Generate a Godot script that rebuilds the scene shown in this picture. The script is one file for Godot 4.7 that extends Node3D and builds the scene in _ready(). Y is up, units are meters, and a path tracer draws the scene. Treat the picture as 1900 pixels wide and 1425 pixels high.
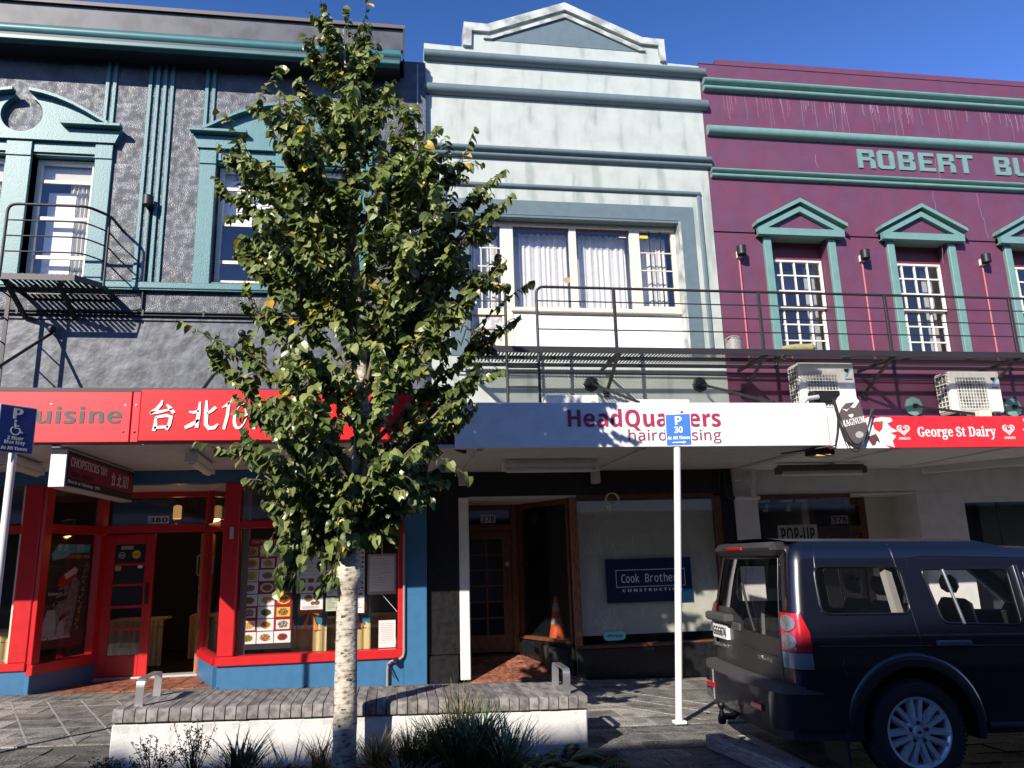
extends Node3D
# A row of shop fronts behind a young street tree. World: x along the street, z = 0 the line of the facades, +z towards the road.
const SLOPE := -0.026           # the street falls gently to the right
const SUN_DIR := Vector3(0.72, -0.69, -1.0)
var M := {}
var tex := {}
var rng := RandomNumberGenerator.new()
var taken := {}

class Mb:
	var v := PackedVector3Array()
	var n := PackedVector3Array()
	var u := PackedVector2Array()
	var c := PackedColorArray()
	var t := Transform3D()
	var col := Color.WHITE
	func tri3(a: Vector3, b: Vector3, d: Vector3, na: Vector3, nb: Vector3, nd: Vector3, ua := Vector2(), ub := Vector2(), ud := Vector2()) -> void:
		var A := t * a
		var B := t * b
		var D := t * d
		var NA := (t.basis * na).normalized()
		var NB := (t.basis * nb).normalized()
		var ND := (t.basis * nd).normalized()
		if (B - A).cross(D - A).dot(NA + NB + ND) > 0.0:
			v.append_array(PackedVector3Array([A, D, B])); n.append_array(PackedVector3Array([NA, ND, NB])); u.append_array(PackedVector2Array([ua, ud, ub]))
		else:
			v.append_array(PackedVector3Array([A, B, D])); n.append_array(PackedVector3Array([NA, NB, ND])); u.append_array(PackedVector2Array([ua, ub, ud]))
		c.append_array(PackedColorArray([col, col, col]))
	func tri(a: Vector3, b: Vector3, d: Vector3, nn: Vector3) -> void:
		tri3(a, b, d, nn, nn, nn)
	func quad(a: Vector3, b: Vector3, d: Vector3, e: Vector3, nn: Vector3) -> void:
		tri3(a, b, d, nn, nn, nn, Vector2(0, 1), Vector2(1, 1), Vector2(1, 0))
		tri3(a, d, e, nn, nn, nn, Vector2(0, 1), Vector2(1, 0), Vector2(0, 0))
	func box(a: Vector3, b: Vector3) -> void:
		cbox(a, b, 0.0)
	func bx(x0: float, x1: float, y0: float, y1: float, z0: float, z1: float, e := 0.0) -> void:
		cbox(Vector3(x0, y0, z0), Vector3(x1, y1, z1), e)
	func cbox(a: Vector3, b: Vector3, e: float) -> void:
		var m := (a + b) / 2.0
		var h := ((b - a) / 2.0).abs()
		e = minf(e, minf(h.x, minf(h.y, h.z)) * 0.95)
		var hi := h - Vector3(e, e, e)
		for i in 3:
			var p := (i + 1) % 3
			var q := (i + 2) % 3
			for s in [-1.0, 1.0]:
				var cs := []
				for k in [[-1, -1], [1, -1], [1, 1], [-1, 1]]:
					var w := Vector3()
					w[i] = s * h[i]; w[p] = k[0] * hi[p]; w[q] = k[1] * hi[q]
					cs.append(m + w)
				var nn := Vector3()
				nn[i] = s
				quad(cs[0], cs[1], cs[2], cs[3], nn)
			if e > 0.0:
				for sp in [-1.0, 1.0]:
					for sq in [-1.0, 1.0]:
						var w := []
						for k in [[-1, 1], [1, 1], [1, 0], [-1, 0]]:
							var r := Vector3()
							r[i] = k[0] * hi[i]
							r[p] = sp * (h[p] if k[1] == 1 else hi[p])
							r[q] = sq * (hi[q] if k[1] == 1 else h[q])
							w.append(m + r)
						var nn := Vector3()
						nn[p] = sp; nn[q] = sq
						quad(w[0], w[1], w[2], w[3], nn.normalized())
		if e > 0.0:
			for k in 8:
				var s := Vector3(1 if k & 1 else -1, 1 if k & 2 else -1, 1 if k & 4 else -1)
				tri(m + Vector3(s.x * h.x, s.y * hi.y, s.z * hi.z), m + Vector3(s.x * hi.x, s.y * h.y, s.z * hi.z), m + Vector3(s.x * hi.x, s.y * hi.y, s.z * h.z), s.normalized())
	func prism(poly: PackedVector2Array, z0: float, z1: float) -> void:
		var ids := Geometry2D.triangulate_polygon(poly)
		for i in range(0, ids.size(), 3):
			var a := poly[ids[i]]
			var b := poly[ids[i + 1]]
			var d := poly[ids[i + 2]]
			tri(Vector3(a.x, a.y, z1), Vector3(b.x, b.y, z1), Vector3(d.x, d.y, z1), Vector3(0, 0, 1))
			tri(Vector3(a.x, a.y, z0), Vector3(b.x, b.y, z0), Vector3(d.x, d.y, z0), Vector3(0, 0, -1))
		var k := poly.size()
		var area := 0.0
		for i in k:
			area += poly[i].cross(poly[(i + 1) % k])
		var en := []
		for i in k:
			var e := (poly[(i + 1) % k] - poly[i]).normalized()
			en.append(Vector2(e.y, -e.x) * signf(area))
		for i in k:
			var a := poly[i]
			var b := poly[(i + 1) % k]
			var e0: Vector2 = en[i]
			var pa: Vector2 = en[(i + k - 1) % k]
			var pb: Vector2 = en[(i + 1) % k]
			var na := (e0 + pa).normalized() if e0.dot(pa) > 0.75 else e0
			var nb := (e0 + pb).normalized() if e0.dot(pb) > 0.75 else e0
			var A := Vector3(na.x, na.y, 0)
			var B := Vector3(nb.x, nb.y, 0)
			tri3(Vector3(a.x, a.y, z0), Vector3(b.x, b.y, z0), Vector3(b.x, b.y, z1), A, B, B)
			tri3(Vector3(a.x, a.y, z0), Vector3(b.x, b.y, z1), Vector3(a.x, a.y, z1), A, B, A)
	func prismx(poly: PackedVector2Array, x0: float, x1: float) -> void:   # profile given as (z, y), drawn out along x
		var keep := t
		t = t * Transform3D(Basis(Vector3(0, 0, 1), Vector3(0, 1, 0), Vector3(1, 0, 0)), Vector3())
		prism(poly, x0, x1)
		t = keep
	func tube(path: PackedVector3Array, r: float, sides := 8, r1 := -1.0) -> void:
		var k := path.size()
		var rings := []
		var up := Vector3.UP
		for i in k:
			var d := (path[mini(i + 1, k - 1)] - path[maxi(i - 1, 0)]).normalized()
			if i == 0 and absf(d.dot(up)) > 0.9:
				up = Vector3.RIGHT
			up = (up - d * up.dot(d))
			up = up.normalized() if up.length() > 0.001 else d.cross(Vector3(0.3, 0.5, 0.8)).normalized()
			var s := d.cross(up)
			var rr := r if r1 < 0.0 else lerpf(r, r1, float(i) / (k - 1))
			var ring := []
			for j in sides:
				var a := TAU * j / sides
				var o := up * cos(a) + s * sin(a)
				ring.append([path[i] + o * rr, o])
			rings.append(ring)
		for i in k - 1:
			for j in sides:
				var a: Array = rings[i][j]
				var b: Array = rings[i][(j + 1) % sides]
				var d: Array = rings[i + 1][(j + 1) % sides]
				var e: Array = rings[i + 1][j]
				var f := float(j) / sides
				var g := float(j + 1) / sides
				tri3(a[0], b[0], d[0], a[1], b[1], d[1], Vector2(f, i), Vector2(g, i), Vector2(g, i + 1))
				tri3(a[0], d[0], e[0], a[1], d[1], e[1], Vector2(f, i), Vector2(g, i + 1), Vector2(f, i + 1))
		for e in [[0, 1], [k - 1, k - 2]]:
			var d := (path[e[0]] - path[e[1]]).normalized()
			for j in range(1, sides - 1):
				tri(rings[e[0]][0][0], rings[e[0]][j][0], rings[e[0]][j + 1][0], d)
	func bar(a: Vector3, b: Vector3, w: float, h: float) -> void:   # a straight bar of section w by h
		var d := (b - a).normalized()
		var s := d.cross(Vector3.UP)
		s = s.normalized() if s.length() > 0.01 else Vector3.RIGHT
		var q := s.cross(d)
		var keep := t
		t = t * Transform3D(Basis(s, q, d), a)
		bx(-w / 2, w / 2, -h / 2, h / 2, 0, a.distance_to(b))
		t = keep
	func lathe(prof: PackedVector2Array, o: Vector3, axis := Vector3.UP, seg := 16) -> void:   # profile (radius, height) turned about an axis
		var s := axis.cross(Vector3(0.13, 0.31, 0.94) if absf(axis.z) < 0.9 else Vector3.UP).normalized()
		var q := s.cross(axis)
		for i in prof.size() - 1:
			var e := (prof[i + 1] - prof[i])
			if e.length() < 1e-6:
				continue
			var pn := Vector2(e.y, -e.x).normalized()
			for j in seg:
				var ds := []
				for f in [float(j), float(j + 1)]:
					ds.append(s * cos(TAU * f / seg) + q * sin(TAU * f / seg))
				var P := func(pt: Vector2, d: Vector3) -> Vector3: return o + d * pt.x + axis * pt.y
				var n0: Vector3 = ds[0] * pn.x + axis * pn.y
				var n1: Vector3 = ds[1] * pn.x + axis * pn.y
				if prof[i].x > 1e-5:
					tri3(P.call(prof[i], ds[0]), P.call(prof[i], ds[1]), P.call(prof[i + 1], ds[1]), n0, n1, n1)
				if prof[i + 1].x > 1e-5:
					tri3(P.call(prof[i], ds[0]), P.call(prof[i + 1], ds[1]), P.call(prof[i + 1], ds[0]), n0, n1, n0)
	func disc(o: Vector3, r: float, nn: Vector3, seg := 20, squash := 1.0) -> void:
		var s := nn.cross(Vector3.UP if absf(nn.y) < 0.9 else Vector3.RIGHT).normalized()
		var q := nn.cross(s)
		for j in seg:
			var a := TAU * j / seg
			var b := TAU * (j + 1) / seg
			tri(o, o + (s * cos(a) + q * sin(a) * squash) * r, o + (s * cos(b) + q * sin(b) * squash) * r, nn)
	func wall(x0: float, x1: float, y0: float, y1: float, z0: float, z1: float, holes: Array) -> void:   # a wall with openings: holes are [x0, x1, y0, y1]
		var xs := [x0, x1]
		var ys := [y0, y1]
		for h in holes:
			for q in 2:
				xs.append(clampf(h[q], x0, x1)); ys.append(clampf(h[2 + q], y0, y1))
		xs.sort(); ys.sort()
		var solid := func(i: int, j: int) -> bool:
			if i < 0 or j < 0 or i >= xs.size() - 1 or j >= ys.size() - 1:
				return false
			var mx: float = (xs[i] + xs[i + 1]) / 2.0
			var my: float = (ys[j] + ys[j + 1]) / 2.0
			for h in holes:
				if mx > h[0] and mx < h[1] and my > h[2] and my < h[3]:
					return false
			return true
		for i in xs.size() - 1:
			for j in ys.size() - 1:
				var a: float = xs[i]
				var b: float = xs[i + 1]
				var p: float = ys[j]
				var q: float = ys[j + 1]
				if b - a < 1e-5 or q - p < 1e-5 or not solid.call(i, j):
					continue
				quad(Vector3(a, p, z1), Vector3(b, p, z1), Vector3(b, q, z1), Vector3(a, q, z1), Vector3(0, 0, 1))
				quad(Vector3(a, p, z0), Vector3(b, p, z0), Vector3(b, q, z0), Vector3(a, q, z0), Vector3(0, 0, -1))
				var l := i - 1
				while l >= 0 and xs[l + 1] - xs[l] < 1e-5: l -= 1
				var r := i + 1
				while r < xs.size() - 1 and xs[r + 1] - xs[r] < 1e-5: r += 1
				var d := j - 1
				while d >= 0 and ys[d + 1] - ys[d] < 1e-5: d -= 1
				var w := j + 1
				while w < ys.size() - 1 and ys[w + 1] - ys[w] < 1e-5: w += 1
				if not solid.call(l, j): quad(Vector3(a, p, z0), Vector3(a, p, z1), Vector3(a, q, z1), Vector3(a, q, z0), Vector3(-1, 0, 0))
				if not solid.call(r, j): quad(Vector3(b, p, z0), Vector3(b, p, z1), Vector3(b, q, z1), Vector3(b, q, z0), Vector3(1, 0, 0))
				if not solid.call(i, d): quad(Vector3(a, p, z0), Vector3(b, p, z0), Vector3(b, p, z1), Vector3(a, p, z1), Vector3(0, -1, 0))
				if not solid.call(i, w): quad(Vector3(a, q, z0), Vector3(b, q, z0), Vector3(b, q, z1), Vector3(a, q, z1), Vector3(0, 1, 0))
	func text(s: String, x0: float, x1: float, y0: float, y1: float, z: float, style := "sans", bold := true, depth := 0.004) -> void:   # lettering that fills the box
		var tm := TextMesh.new()
		var f := SystemFont.new()
		f.font_names = PackedStringArray([{"sans": "Droid Sans", "serif": "Droid Serif", "mono": "Droid Sans Mono"}[style]])
		f.font_weight = 700 if bold else 400
		tm.font = f; tm.font_size = 64; tm.pixel_size = 0.01; tm.depth = 0.02; tm.curve_step = 1.0
		tm.text = s
		var arr := tm.get_mesh_arrays()
		var vs: PackedVector3Array = arr[Mesh.ARRAY_VERTEX]
		if vs.is_empty():
			return
		var ns: PackedVector3Array = arr[Mesh.ARRAY_NORMAL]
		var idx: PackedInt32Array = arr[Mesh.ARRAY_INDEX] if arr[Mesh.ARRAY_INDEX] != null else PackedInt32Array(range(vs.size()))
		var bb := AABB(vs[0], Vector3())
		for p in vs:
			bb = bb.expand(p)
		var sc := Vector3((x1 - x0) / bb.size.x, (y1 - y0) / bb.size.y, depth / 0.02)
		var mv := func(p: Vector3) -> Vector3: return Vector3(x0 + (p.x - bb.position.x) * sc.x, y0 + (p.y - bb.position.y) * sc.y, z + (p.z - bb.position.z) * sc.z)
		for i in range(0, idx.size(), 3):
			tri3(mv.call(vs[idx[i]]), mv.call(vs[idx[i + 1]]), mv.call(vs[idx[i + 2]]), ns[idx[i]], ns[idx[i + 1]], ns[idx[i + 2]])
	func stroke(pts: Array, z0: float, z1: float) -> void:   # a brush stroke: [x, y, width] points
		var l := PackedVector2Array()
		var r := PackedVector2Array()
		for i in pts.size():
			var p := Vector2(pts[i][0], pts[i][1])
			var a := Vector2(pts[maxi(i - 1, 0)][0], pts[maxi(i - 1, 0)][1])
			var b := Vector2(pts[mini(i + 1, pts.size() - 1)][0], pts[mini(i + 1, pts.size() - 1)][1])
			var d := (b - a).normalized()
			var o := Vector2(-d.y, d.x) * float(pts[i][2]) / 2.0
			l.append(p + o); r.append(p - o)
		for i in pts.size() - 1:
			prism(PackedVector2Array([l[i], l[i + 1], r[i + 1], r[i]]), z0, z1)
	func done(off := Vector3(), tangents := false) -> ArrayMesh:
		var arr := []
		arr.resize(Mesh.ARRAY_MAX)
		var w := v.duplicate()
		if off != Vector3():
			for i in w.size():
				w[i] -= off
		arr[Mesh.ARRAY_VERTEX] = w; arr[Mesh.ARRAY_NORMAL] = n; arr[Mesh.ARRAY_TEX_UV] = u; arr[Mesh.ARRAY_COLOR] = c
		var me := ArrayMesh.new()
		me.add_surface_from_arrays(Mesh.PRIMITIVE_TRIANGLES, arr)
		return me

# ---- helpers -------------------------------------------------------------------------------------------------------------------
func numbered(s: String) -> String:
	taken[s] = taken.get(s, -1) + 1
	return s if taken[s] == 0 else "%s_%03d" % [s, taken[s]]

func tag(o: Node3D, label: String, category := "", group := "", kind := "") -> Node3D:
	if label: o.set_meta("label", label)
	if category: o.set_meta("category", category)
	if group: o.set_meta("group", group)
	if kind: o.set_meta("kind", kind)
	return o

func thing(called: String, label: String, category: String, at := Vector3.ZERO, group := "") -> Node3D:
	var o := Node3D.new()
	o.name = numbered(called)
	add_child(o)
	o.position = at
	return tag(o, label, category, group)

func origin_of(o: Node) -> Vector3:
	var p := Vector3()
	while o is Node3D and o != self:
		p += o.position
		o = o.get_parent()
	return p

func part(called: String, mb: Mb, m: Material, parent: Node3D) -> MeshInstance3D:   # mb holds world coordinates; they become the parent's own
	var o := MeshInstance3D.new()
	o.name = called
	o.mesh = mb.done(origin_of(parent))
	o.material_override = m
	parent.add_child(o, true)
	return o

func single(called: String, mb: Mb, m: Material, label: String, category: String, at := Vector3.ZERO, group := "", kind := "") -> MeshInstance3D:   # a thing that is one mesh
	var o := MeshInstance3D.new()
	o.name = numbered(called)
	o.mesh = mb.done(at)
	o.material_override = m
	add_child(o)
	o.position = at
	tag(o, label, category, group, kind)
	return o

func bxm(x0: float, x1: float, y0: float, y1: float, z0: float, z1: float, e := 0.0) -> Mb:
	var b := Mb.new()
	b.bx(x0, x1, y0, y1, z0, z1, e)
	return b

func copy_of(src: Node3D, at: Vector3, label := "", group := "") -> Node3D:
	var o: Node3D = src.duplicate()
	o.name = numbered(String(src.name))
	add_child(o)
	o.position = at
	if label: o.set_meta("label", label)
	if group: o.set_meta("group", group)
	return o

func gy(x: float) -> float:
	return SLOPE * x

func arc(cx: float, cy: float, r: float, a0: float, a1: float, k: int) -> PackedVector2Array:
	var p := PackedVector2Array()
	for i in k + 1:
		var a := deg_to_rad(lerpf(a0, a1, float(i) / k))
		p.append(Vector2(cx + r * cos(a), cy + r * sin(a)))
	return p

func half_round(z0: float, y0: float, y1: float, out: float, k := 8) -> PackedVector2Array:   # moulding profile (z, y)
	var p := PackedVector2Array([Vector2(z0, y0)])
	for i in k + 1:
		var a := -PI / 2 + PI * i / k
		p.append(Vector2(z0 + 0.02 + out * cos(a), (y0 + y1) / 2 + (y1 - y0) / 2 * sin(a)))
	p.append(Vector2(z0, y1))
	return p

# ---- textures and materials ----------------------------------------------------------------------------------------------------
func noise_image(sd: int, freq: float, size: int, oct := 4, kind := FastNoiseLite.TYPE_SIMPLEX_SMOOTH) -> Image:
	var f := FastNoiseLite.new()
	f.seed = sd; f.frequency = freq; f.noise_type = kind; f.fractal_octaves = oct
	return f.get_seamless_image(size, size)

func ramp_tex(key: String, im: Image, stops: Array) -> ImageTexture:   # grey noise through a colour ramp
	if tex.has(key):
		return tex[key]
	var g := Gradient.new()
	g.offsets = PackedFloat32Array(stops.map(func(s): return s[0]))
	g.colors = PackedColorArray(stops.map(func(s): return s[1]))
	var lut := []
	for i in 256:
		lut.append(g.sample(i / 255.0))
	var src := im.duplicate()
	src.convert(Image.FORMAT_L8)
	var data: PackedByteArray = src.get_data()
	var out := PackedByteArray()
	out.resize(data.size() * 3)
	for i in data.size():
		var q: Color = lut[data[i]]
		out[i * 3] = q.r8; out[i * 3 + 1] = q.g8; out[i * 3 + 2] = q.b8
	tex[key] = ImageTexture.create_from_image(Image.create_from_data(im.get_width(), im.get_height(), false, Image.FORMAT_RGB8, out))
	return tex[key]

func grey(x: float) -> Color:
	return Color(x, x, x)

func bump_tex(key: String, im: Image, k: float) -> ImageTexture:
	if tex.has(key):
		return tex[key]
	var b := im.duplicate()
	b.convert(Image.FORMAT_RGBA8)
	b.bump_map_to_normal_map(k)
	tex[key] = ImageTexture.create_from_image(b)
	return tex[key]

func mat(key: String, c: Color, rough := 0.7, o := {}) -> StandardMaterial3D:   # c holds linear base values
	if M.has(key):
		return M[key]
	var m := StandardMaterial3D.new()
	m.resource_name = key
	m.albedo_color = c.linear_to_srgb()
	m.albedo_color.a = c.a
	m.roughness = rough
	m.metallic = o.get("metal", 0.0)
	if o.has("spec"): m.metallic_specular = o.spec
	if o.has("tex"):
		m.albedo_texture = tex[o.tex]
	if o.has("bump"):
		m.normal_enabled = true; m.normal_texture = tex[o.bump]; m.normal_scale = o.get("bump_scale", 1.0)
	if o.has("rough_tex"):
		m.roughness_texture = tex[o.rough_tex]
	if not o.get("uv", false) and (o.has("tex") or o.has("bump")):
		m.uv1_triplanar = true
		m.uv1_world_triplanar = o.get("world", true)
		m.uv1_triplanar_sharpness = 6.0
	var s = o.get("scale", 1.0)
	m.uv1_scale = s if s is Vector3 else Vector3(s, s, s)
	if o.has("detail"):
		m.detail_enabled = true; m.detail_albedo = tex[o.detail]; m.detail_blend_mode = BaseMaterial3D.BLEND_MODE_MUL
		m.detail_uv_layer = BaseMaterial3D.DETAIL_UV_2
		m.uv2_triplanar = true; m.uv2_world_triplanar = true
		var q = o.get("detail_scale", 1.0)
		m.uv2_scale = q if q is Vector3 else Vector3(q, q, q)
	if o.get("coat", 0.0) > 0.0:
		m.clearcoat_enabled = true; m.clearcoat = o.coat; m.clearcoat_roughness = o.get("coat_rough", 0.03)
	if o.get("glass", false):
		m.transparency = BaseMaterial3D.TRANSPARENCY_ALPHA
	if o.has("emit"):
		m.emission_enabled = true; m.emission = Color(o.emit).linear_to_srgb(); m.emission_energy_multiplier = o.get("power", 1.0)
	if o.has("back"):
		m.backlight_enabled = true; m.backlight = Color(o.back).linear_to_srgb()
	m.vertex_color_use_as_albedo = o.get("vc", false)
	if o.get("cull_off", true): m.cull_mode = BaseMaterial3D.CULL_DISABLED
	M[key] = m
	return m

func L(r: float, g: float, b: float, a := 1.0) -> Color:
	return Color(r, g, b, a)

func inst(called: String, me: Mesh, m: Material, parent: Node3D, at: Vector3, rot := Vector3()) -> MeshInstance3D:
	var o := MeshInstance3D.new()
	o.name = called
	o.mesh = me
	o.material_override = m
	parent.add_child(o, true)
	o.position = at
	o.rotation = rot
	return o

func _ready() -> void:
	rng.seed = 20240
	# camera
	var cam := Camera3D.new()
	cam.name = "camera"
	add_child(cam)
	cam.position = Vector3(0, 1.62, 11.2)
	cam.rotation_degrees = Vector3(12.74, -8.9, -1.68)
	cam.fov = 53.06
	cam.near = 0.05
	cam.far = 600.0
	cam.current = true
	# sky
	var env := Environment.new()
	var sm := PanoramaSkyMaterial.new()
	var sun_at := -SUN_DIR.normalized()
	var si := Image.create(256, 128, false, Image.FORMAT_RGBF)
	for j in 128:
		var up := PI / 2 - PI * (j + 0.5) / 128
		for i in 256:
			var az := TAU * (i + 0.5) / 256
			var d := Vector3(sin(az) * cos(up), sin(up), -cos(az) * cos(up))
			var c := Vector3(0.12, 0.115, 0.11)
			if d.y > 0.0:
				c = Vector3(0.004, 0.034, 0.106) + Vector3(0.184, 0.36, 1.15) * pow(1.0 - d.y, 2.2)
				c = c.lerp(Vector3(0.4, 0.55, 0.85), smoothstep(0.42, 0.0, d.y)) * (1.0 + pow(d.dot(sun_at), 2.0))
			si.set_pixel(i, j, Color(c.x, c.y, c.z))
	sm.panorama = ImageTexture.create_from_image(si)
	var sky := Sky.new()
	sky.sky_material = sm
	env.background_mode = Environment.BG_SKY
	env.sky = sky
	env.tonemap_mode = Environment.TONE_MAPPER_LINEAR
	env.tonemap_exposure = 1.75
	env.sdfgi_enabled = true
	env.ssao_enabled = true
	env.ssil_enabled = true
	var we := WorldEnvironment.new()
	we.name = "world_environment"
	we.environment = env
	add_child(we)
	# sun
	var sun := DirectionalLight3D.new()
	sun.name = "sun"
	add_child(sun)
	sun.look_at_from_position(Vector3.ZERO, SUN_DIR, Vector3.UP)
	sun.light_energy = 1.36
	sun.light_color = Color(1.0, 0.965, 0.915)
	sun.light_angular_distance = 0.5
	sun.shadow_enabled = true
	materials()
	ground()
	dark_building()
	pale_building()
	maroon_building()
	canopies()
	restaurant_front()
	middle_front()
	right_front()
	fire_escapes()
	signs()
	air_units()
	bench()
	car()
	tree()
	planting()
	clutter()
	opposite()

func materials() -> void:
	var big := noise_image(1, 0.012, 512, 5)
	var mid := noise_image(2, 0.03, 256, 5)
	var fine := noise_image(3, 0.09, 256, 3)
	var cell := noise_image(4, 0.05, 256, 3, FastNoiseLite.TYPE_VALUE_CUBIC)
	ramp_tex("mottle", big, [[0.25, grey(0.74)], [0.5, grey(0.93)], [0.75, grey(1.0)]])
	ramp_tex("grain", mid, [[0.2, grey(0.72)], [0.5, grey(0.92)], [0.8, grey(1.0)]])
	ramp_tex("speck", fine, [[0.2, grey(0.6)], [0.45, grey(0.9)], [0.8, grey(1.0)]])
	ramp_tex("soft", big, [[0.2, grey(0.955)], [0.6, grey(1.0)]])
	ramp_tex("run", noise_image(9, 0.02, 256, 4), [[0.25, grey(0.9)], [0.42, grey(0.985)], [0.7, grey(1.0)]])
	ramp_tex("stain", noise_image(21, 0.011, 256, 4), [[0.2, Color(0.86, 0.88, 0.87)], [0.36, grey(0.975)], [0.6, grey(1.0)]])
	ramp_tex("fade", noise_image(22, 0.014, 512, 5), [[0.25, Color(1.0, 0.94, 0.93)], [0.5, Color(0.97, 0.97, 0.97)], [0.75, Color(0.94, 1.0, 1.0)]])
	ramp_tex("sheen", big, [[0.3, grey(0.4)], [0.7, grey(0.66)]])
	bump_tex("stucco", noise_image(5, 0.055, 512, 4), 5.0)
	bump_tex("trowel", noise_image(6, 0.025, 256, 4), 3.0)
	bump_tex("stone", fine, 3.0)
	bump_tex("tiny", noise_image(12, 0.2, 256, 2), 2.0)
	ramp_tex("bark", noise_image(7, 0.03, 256, 5), [[0.2, Color(0.5, 0.46, 0.4)], [0.33, Color(0.82, 0.79, 0.73)], [0.6, Color(0.94, 0.92, 0.88)], [0.85, Color(1, 0.99, 0.96)]])
	ramp_tex("wood", noise_image(8, 0.03, 256, 4), [[0.25, grey(0.72)], [0.5, grey(0.9)], [0.75, grey(1.0)]])
	# building paints
	mat("dark_stucco", L(0.053, 0.063, 0.082), 1.0, {"bump": "tiny", "scale": 1.0, "bump_scale": 0.7, "rough_tex": "sheen", "spec": 0.6, "detail": "mottle", "detail_scale": 0.31})
	mat("dark_plaster", L(0.115, 0.125, 0.145), 0.5, {"tex": "grain", "bump": "trowel", "scale": 0.45, "bump_scale": 0.35, "detail": "run", "detail_scale": Vector3(1.1, 0.13, 1.1)})
	mat("fascia_grey", L(0.07, 0.075, 0.085), 0.5, {"tex": "mottle", "scale": 0.4})
	mat("dark_flashing", L(0.02, 0.02, 0.022), 0.5)
	mat("teal", L(0.058, 0.182, 0.19), 0.42, {"tex": "soft", "bump": "stucco", "scale": 1.2, "bump_scale": 0.18})
	mat("teal_gloss", L(0.042, 0.15, 0.155), 0.38, {"tex": "soft", "scale": 0.5})
	mat("pale", L(0.43, 0.468, 0.418), 0.6, {"tex": "soft", "bump": "trowel", "scale": 0.35, "bump_scale": 0.15, "detail": "stain", "detail_scale": Vector3(0.9, 0.17, 0.9)})
	mat("pale_trim", L(0.51, 0.54, 0.49), 0.6, {"tex": "grain", "scale": 0.35})
	mat("slate_paint", L(0.112, 0.158, 0.172), 0.5, {"tex": "soft", "scale": 0.7})
	mat("maroon", L(0.138, 0.043, 0.084), 0.55, {"tex": "soft", "bump": "trowel", "scale": 0.35, "bump_scale": 0.15, "detail": "fade", "detail_scale": Vector3(0.3, 0.17, 0.3)})
	mat("maroon_board", L(0.16, 0.03, 0.042), 0.5, {"tex": "soft"})
	mat("sage", L(0.145, 0.28, 0.25), 0.45, {"tex": "soft", "scale": 0.6})
	mat("white_paint", L(0.74, 0.73, 0.68), 0.5, {"tex": "soft", "scale": 0.7})
	mat("cream_paint", L(0.7, 0.65, 0.5), 0.5, {"tex": "soft", "scale": 1.5})
	mat("soffit", L(0.52, 0.5, 0.47), 0.7, {"tex": "soft", "scale": 0.5})
	mat("shop_white", L(0.7, 0.68, 0.65), 0.6, {"tex": "soft", "scale": 0.5})
	mat("shop_black", L(0.012, 0.012, 0.014), 0.35, {"tex": "mottle", "scale": 1.5, "bump": "trowel", "bump_scale": 0.15})
	mat("shop_blue", L(0.035, 0.14, 0.28), 0.45, {"tex": "soft", "scale": 0.8})
	mat("shop_red", L(0.52, 0.013, 0.017), 0.35, {"tex": "soft"})
	mat("sign_red", L(0.68, 0.026, 0.038), 0.4, {"tex": "soft", "scale": 0.4})
	mat("sign_white", L(0.8, 0.8, 0.79), 0.4, {"tex": "soft", "scale": 0.5})
	mat("print_white", L(0.82, 0.82, 0.8), 0.5)
	mat("print_grey", L(0.055, 0.06, 0.06), 0.5)
	mat("print_black", L(0.015, 0.015, 0.015), 0.5)
	mat("print_maroon", L(0.36, 0.03, 0.085), 0.45)
	mat("print_red", L(0.55, 0.03, 0.035), 0.5)
	mat("print_gold", L(0.5, 0.36, 0.1), 0.5)
	mat("print_yellow", L(0.75, 0.5, 0.03), 0.5)
	mat("road_blue", L(0.0, 0.12, 0.62), 0.35)
	mat("road_blue_shaded", L(0.006, 0.03, 0.18), 0.4)  # the road blue with the shade of grazing sun put into the colour
	mat("navy_print", L(0.003, 0.018, 0.055), 0.3)
	mat("brown_wood", L(0.16, 0.062, 0.026), 0.45, {"tex": "wood", "scale": Vector3(6, 0.7, 6)})
	mat("pine_wood", L(0.4, 0.2, 0.07), 0.5, {"tex": "wood", "scale": Vector3(6, 0.7, 6)})
	mat("black_iron", L(0.012, 0.012, 0.013), 0.5, {"tex": "speck", "scale": 3.0})
	mat("rail_iron", L(0.03, 0.026, 0.026), 0.5, {"tex": "speck", "scale": 4.0})
	mat("steel", L(0.55, 0.55, 0.54), 0.35, {"metal": 0.85})
	mat("galv", L(0.5, 0.5, 0.49), 0.5, {"metal": 0.3})
	mat("pole_white", L(0.74, 0.73, 0.7), 0.45)
	mat("grey_plastic", L(0.18, 0.18, 0.19), 0.5)
	mat("pink_pipe", L(0.42, 0.12, 0.13), 0.5)
	mat("glass", L(0.02, 0.025, 0.025, 0.05), 0.03, {"glass": true})
	mat("glass_dull", L(0.02, 0.025, 0.03, 0.16), 0.04, {"glass": true})
	mat("glass_dark", L(0.012, 0.016, 0.02, 0.62), 0.04, {"glass": true})
	mat("frosted", L(0.5, 0.51, 0.43, 1.0), 0.3, {"tex": "soft", "scale": 0.7, "coat": 0.6})
	mat("curtain", L(0.82, 0.81, 0.75), 0.8, {"back": L(0.3, 0.3, 0.27), "tex": "soft"})
	mat("net", L(0.75, 0.73, 0.62), 0.8, {"back": L(0.3, 0.28, 0.2)})
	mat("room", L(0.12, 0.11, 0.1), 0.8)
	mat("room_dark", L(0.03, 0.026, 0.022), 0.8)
	mat("cloth_cream", L(0.6, 0.47, 0.22), 0.8)
	mat("bow_orange", L(0.7, 0.24, 0.03), 0.6)
	mat("bow_blue", L(0.03, 0.17, 0.3), 0.7)
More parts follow.
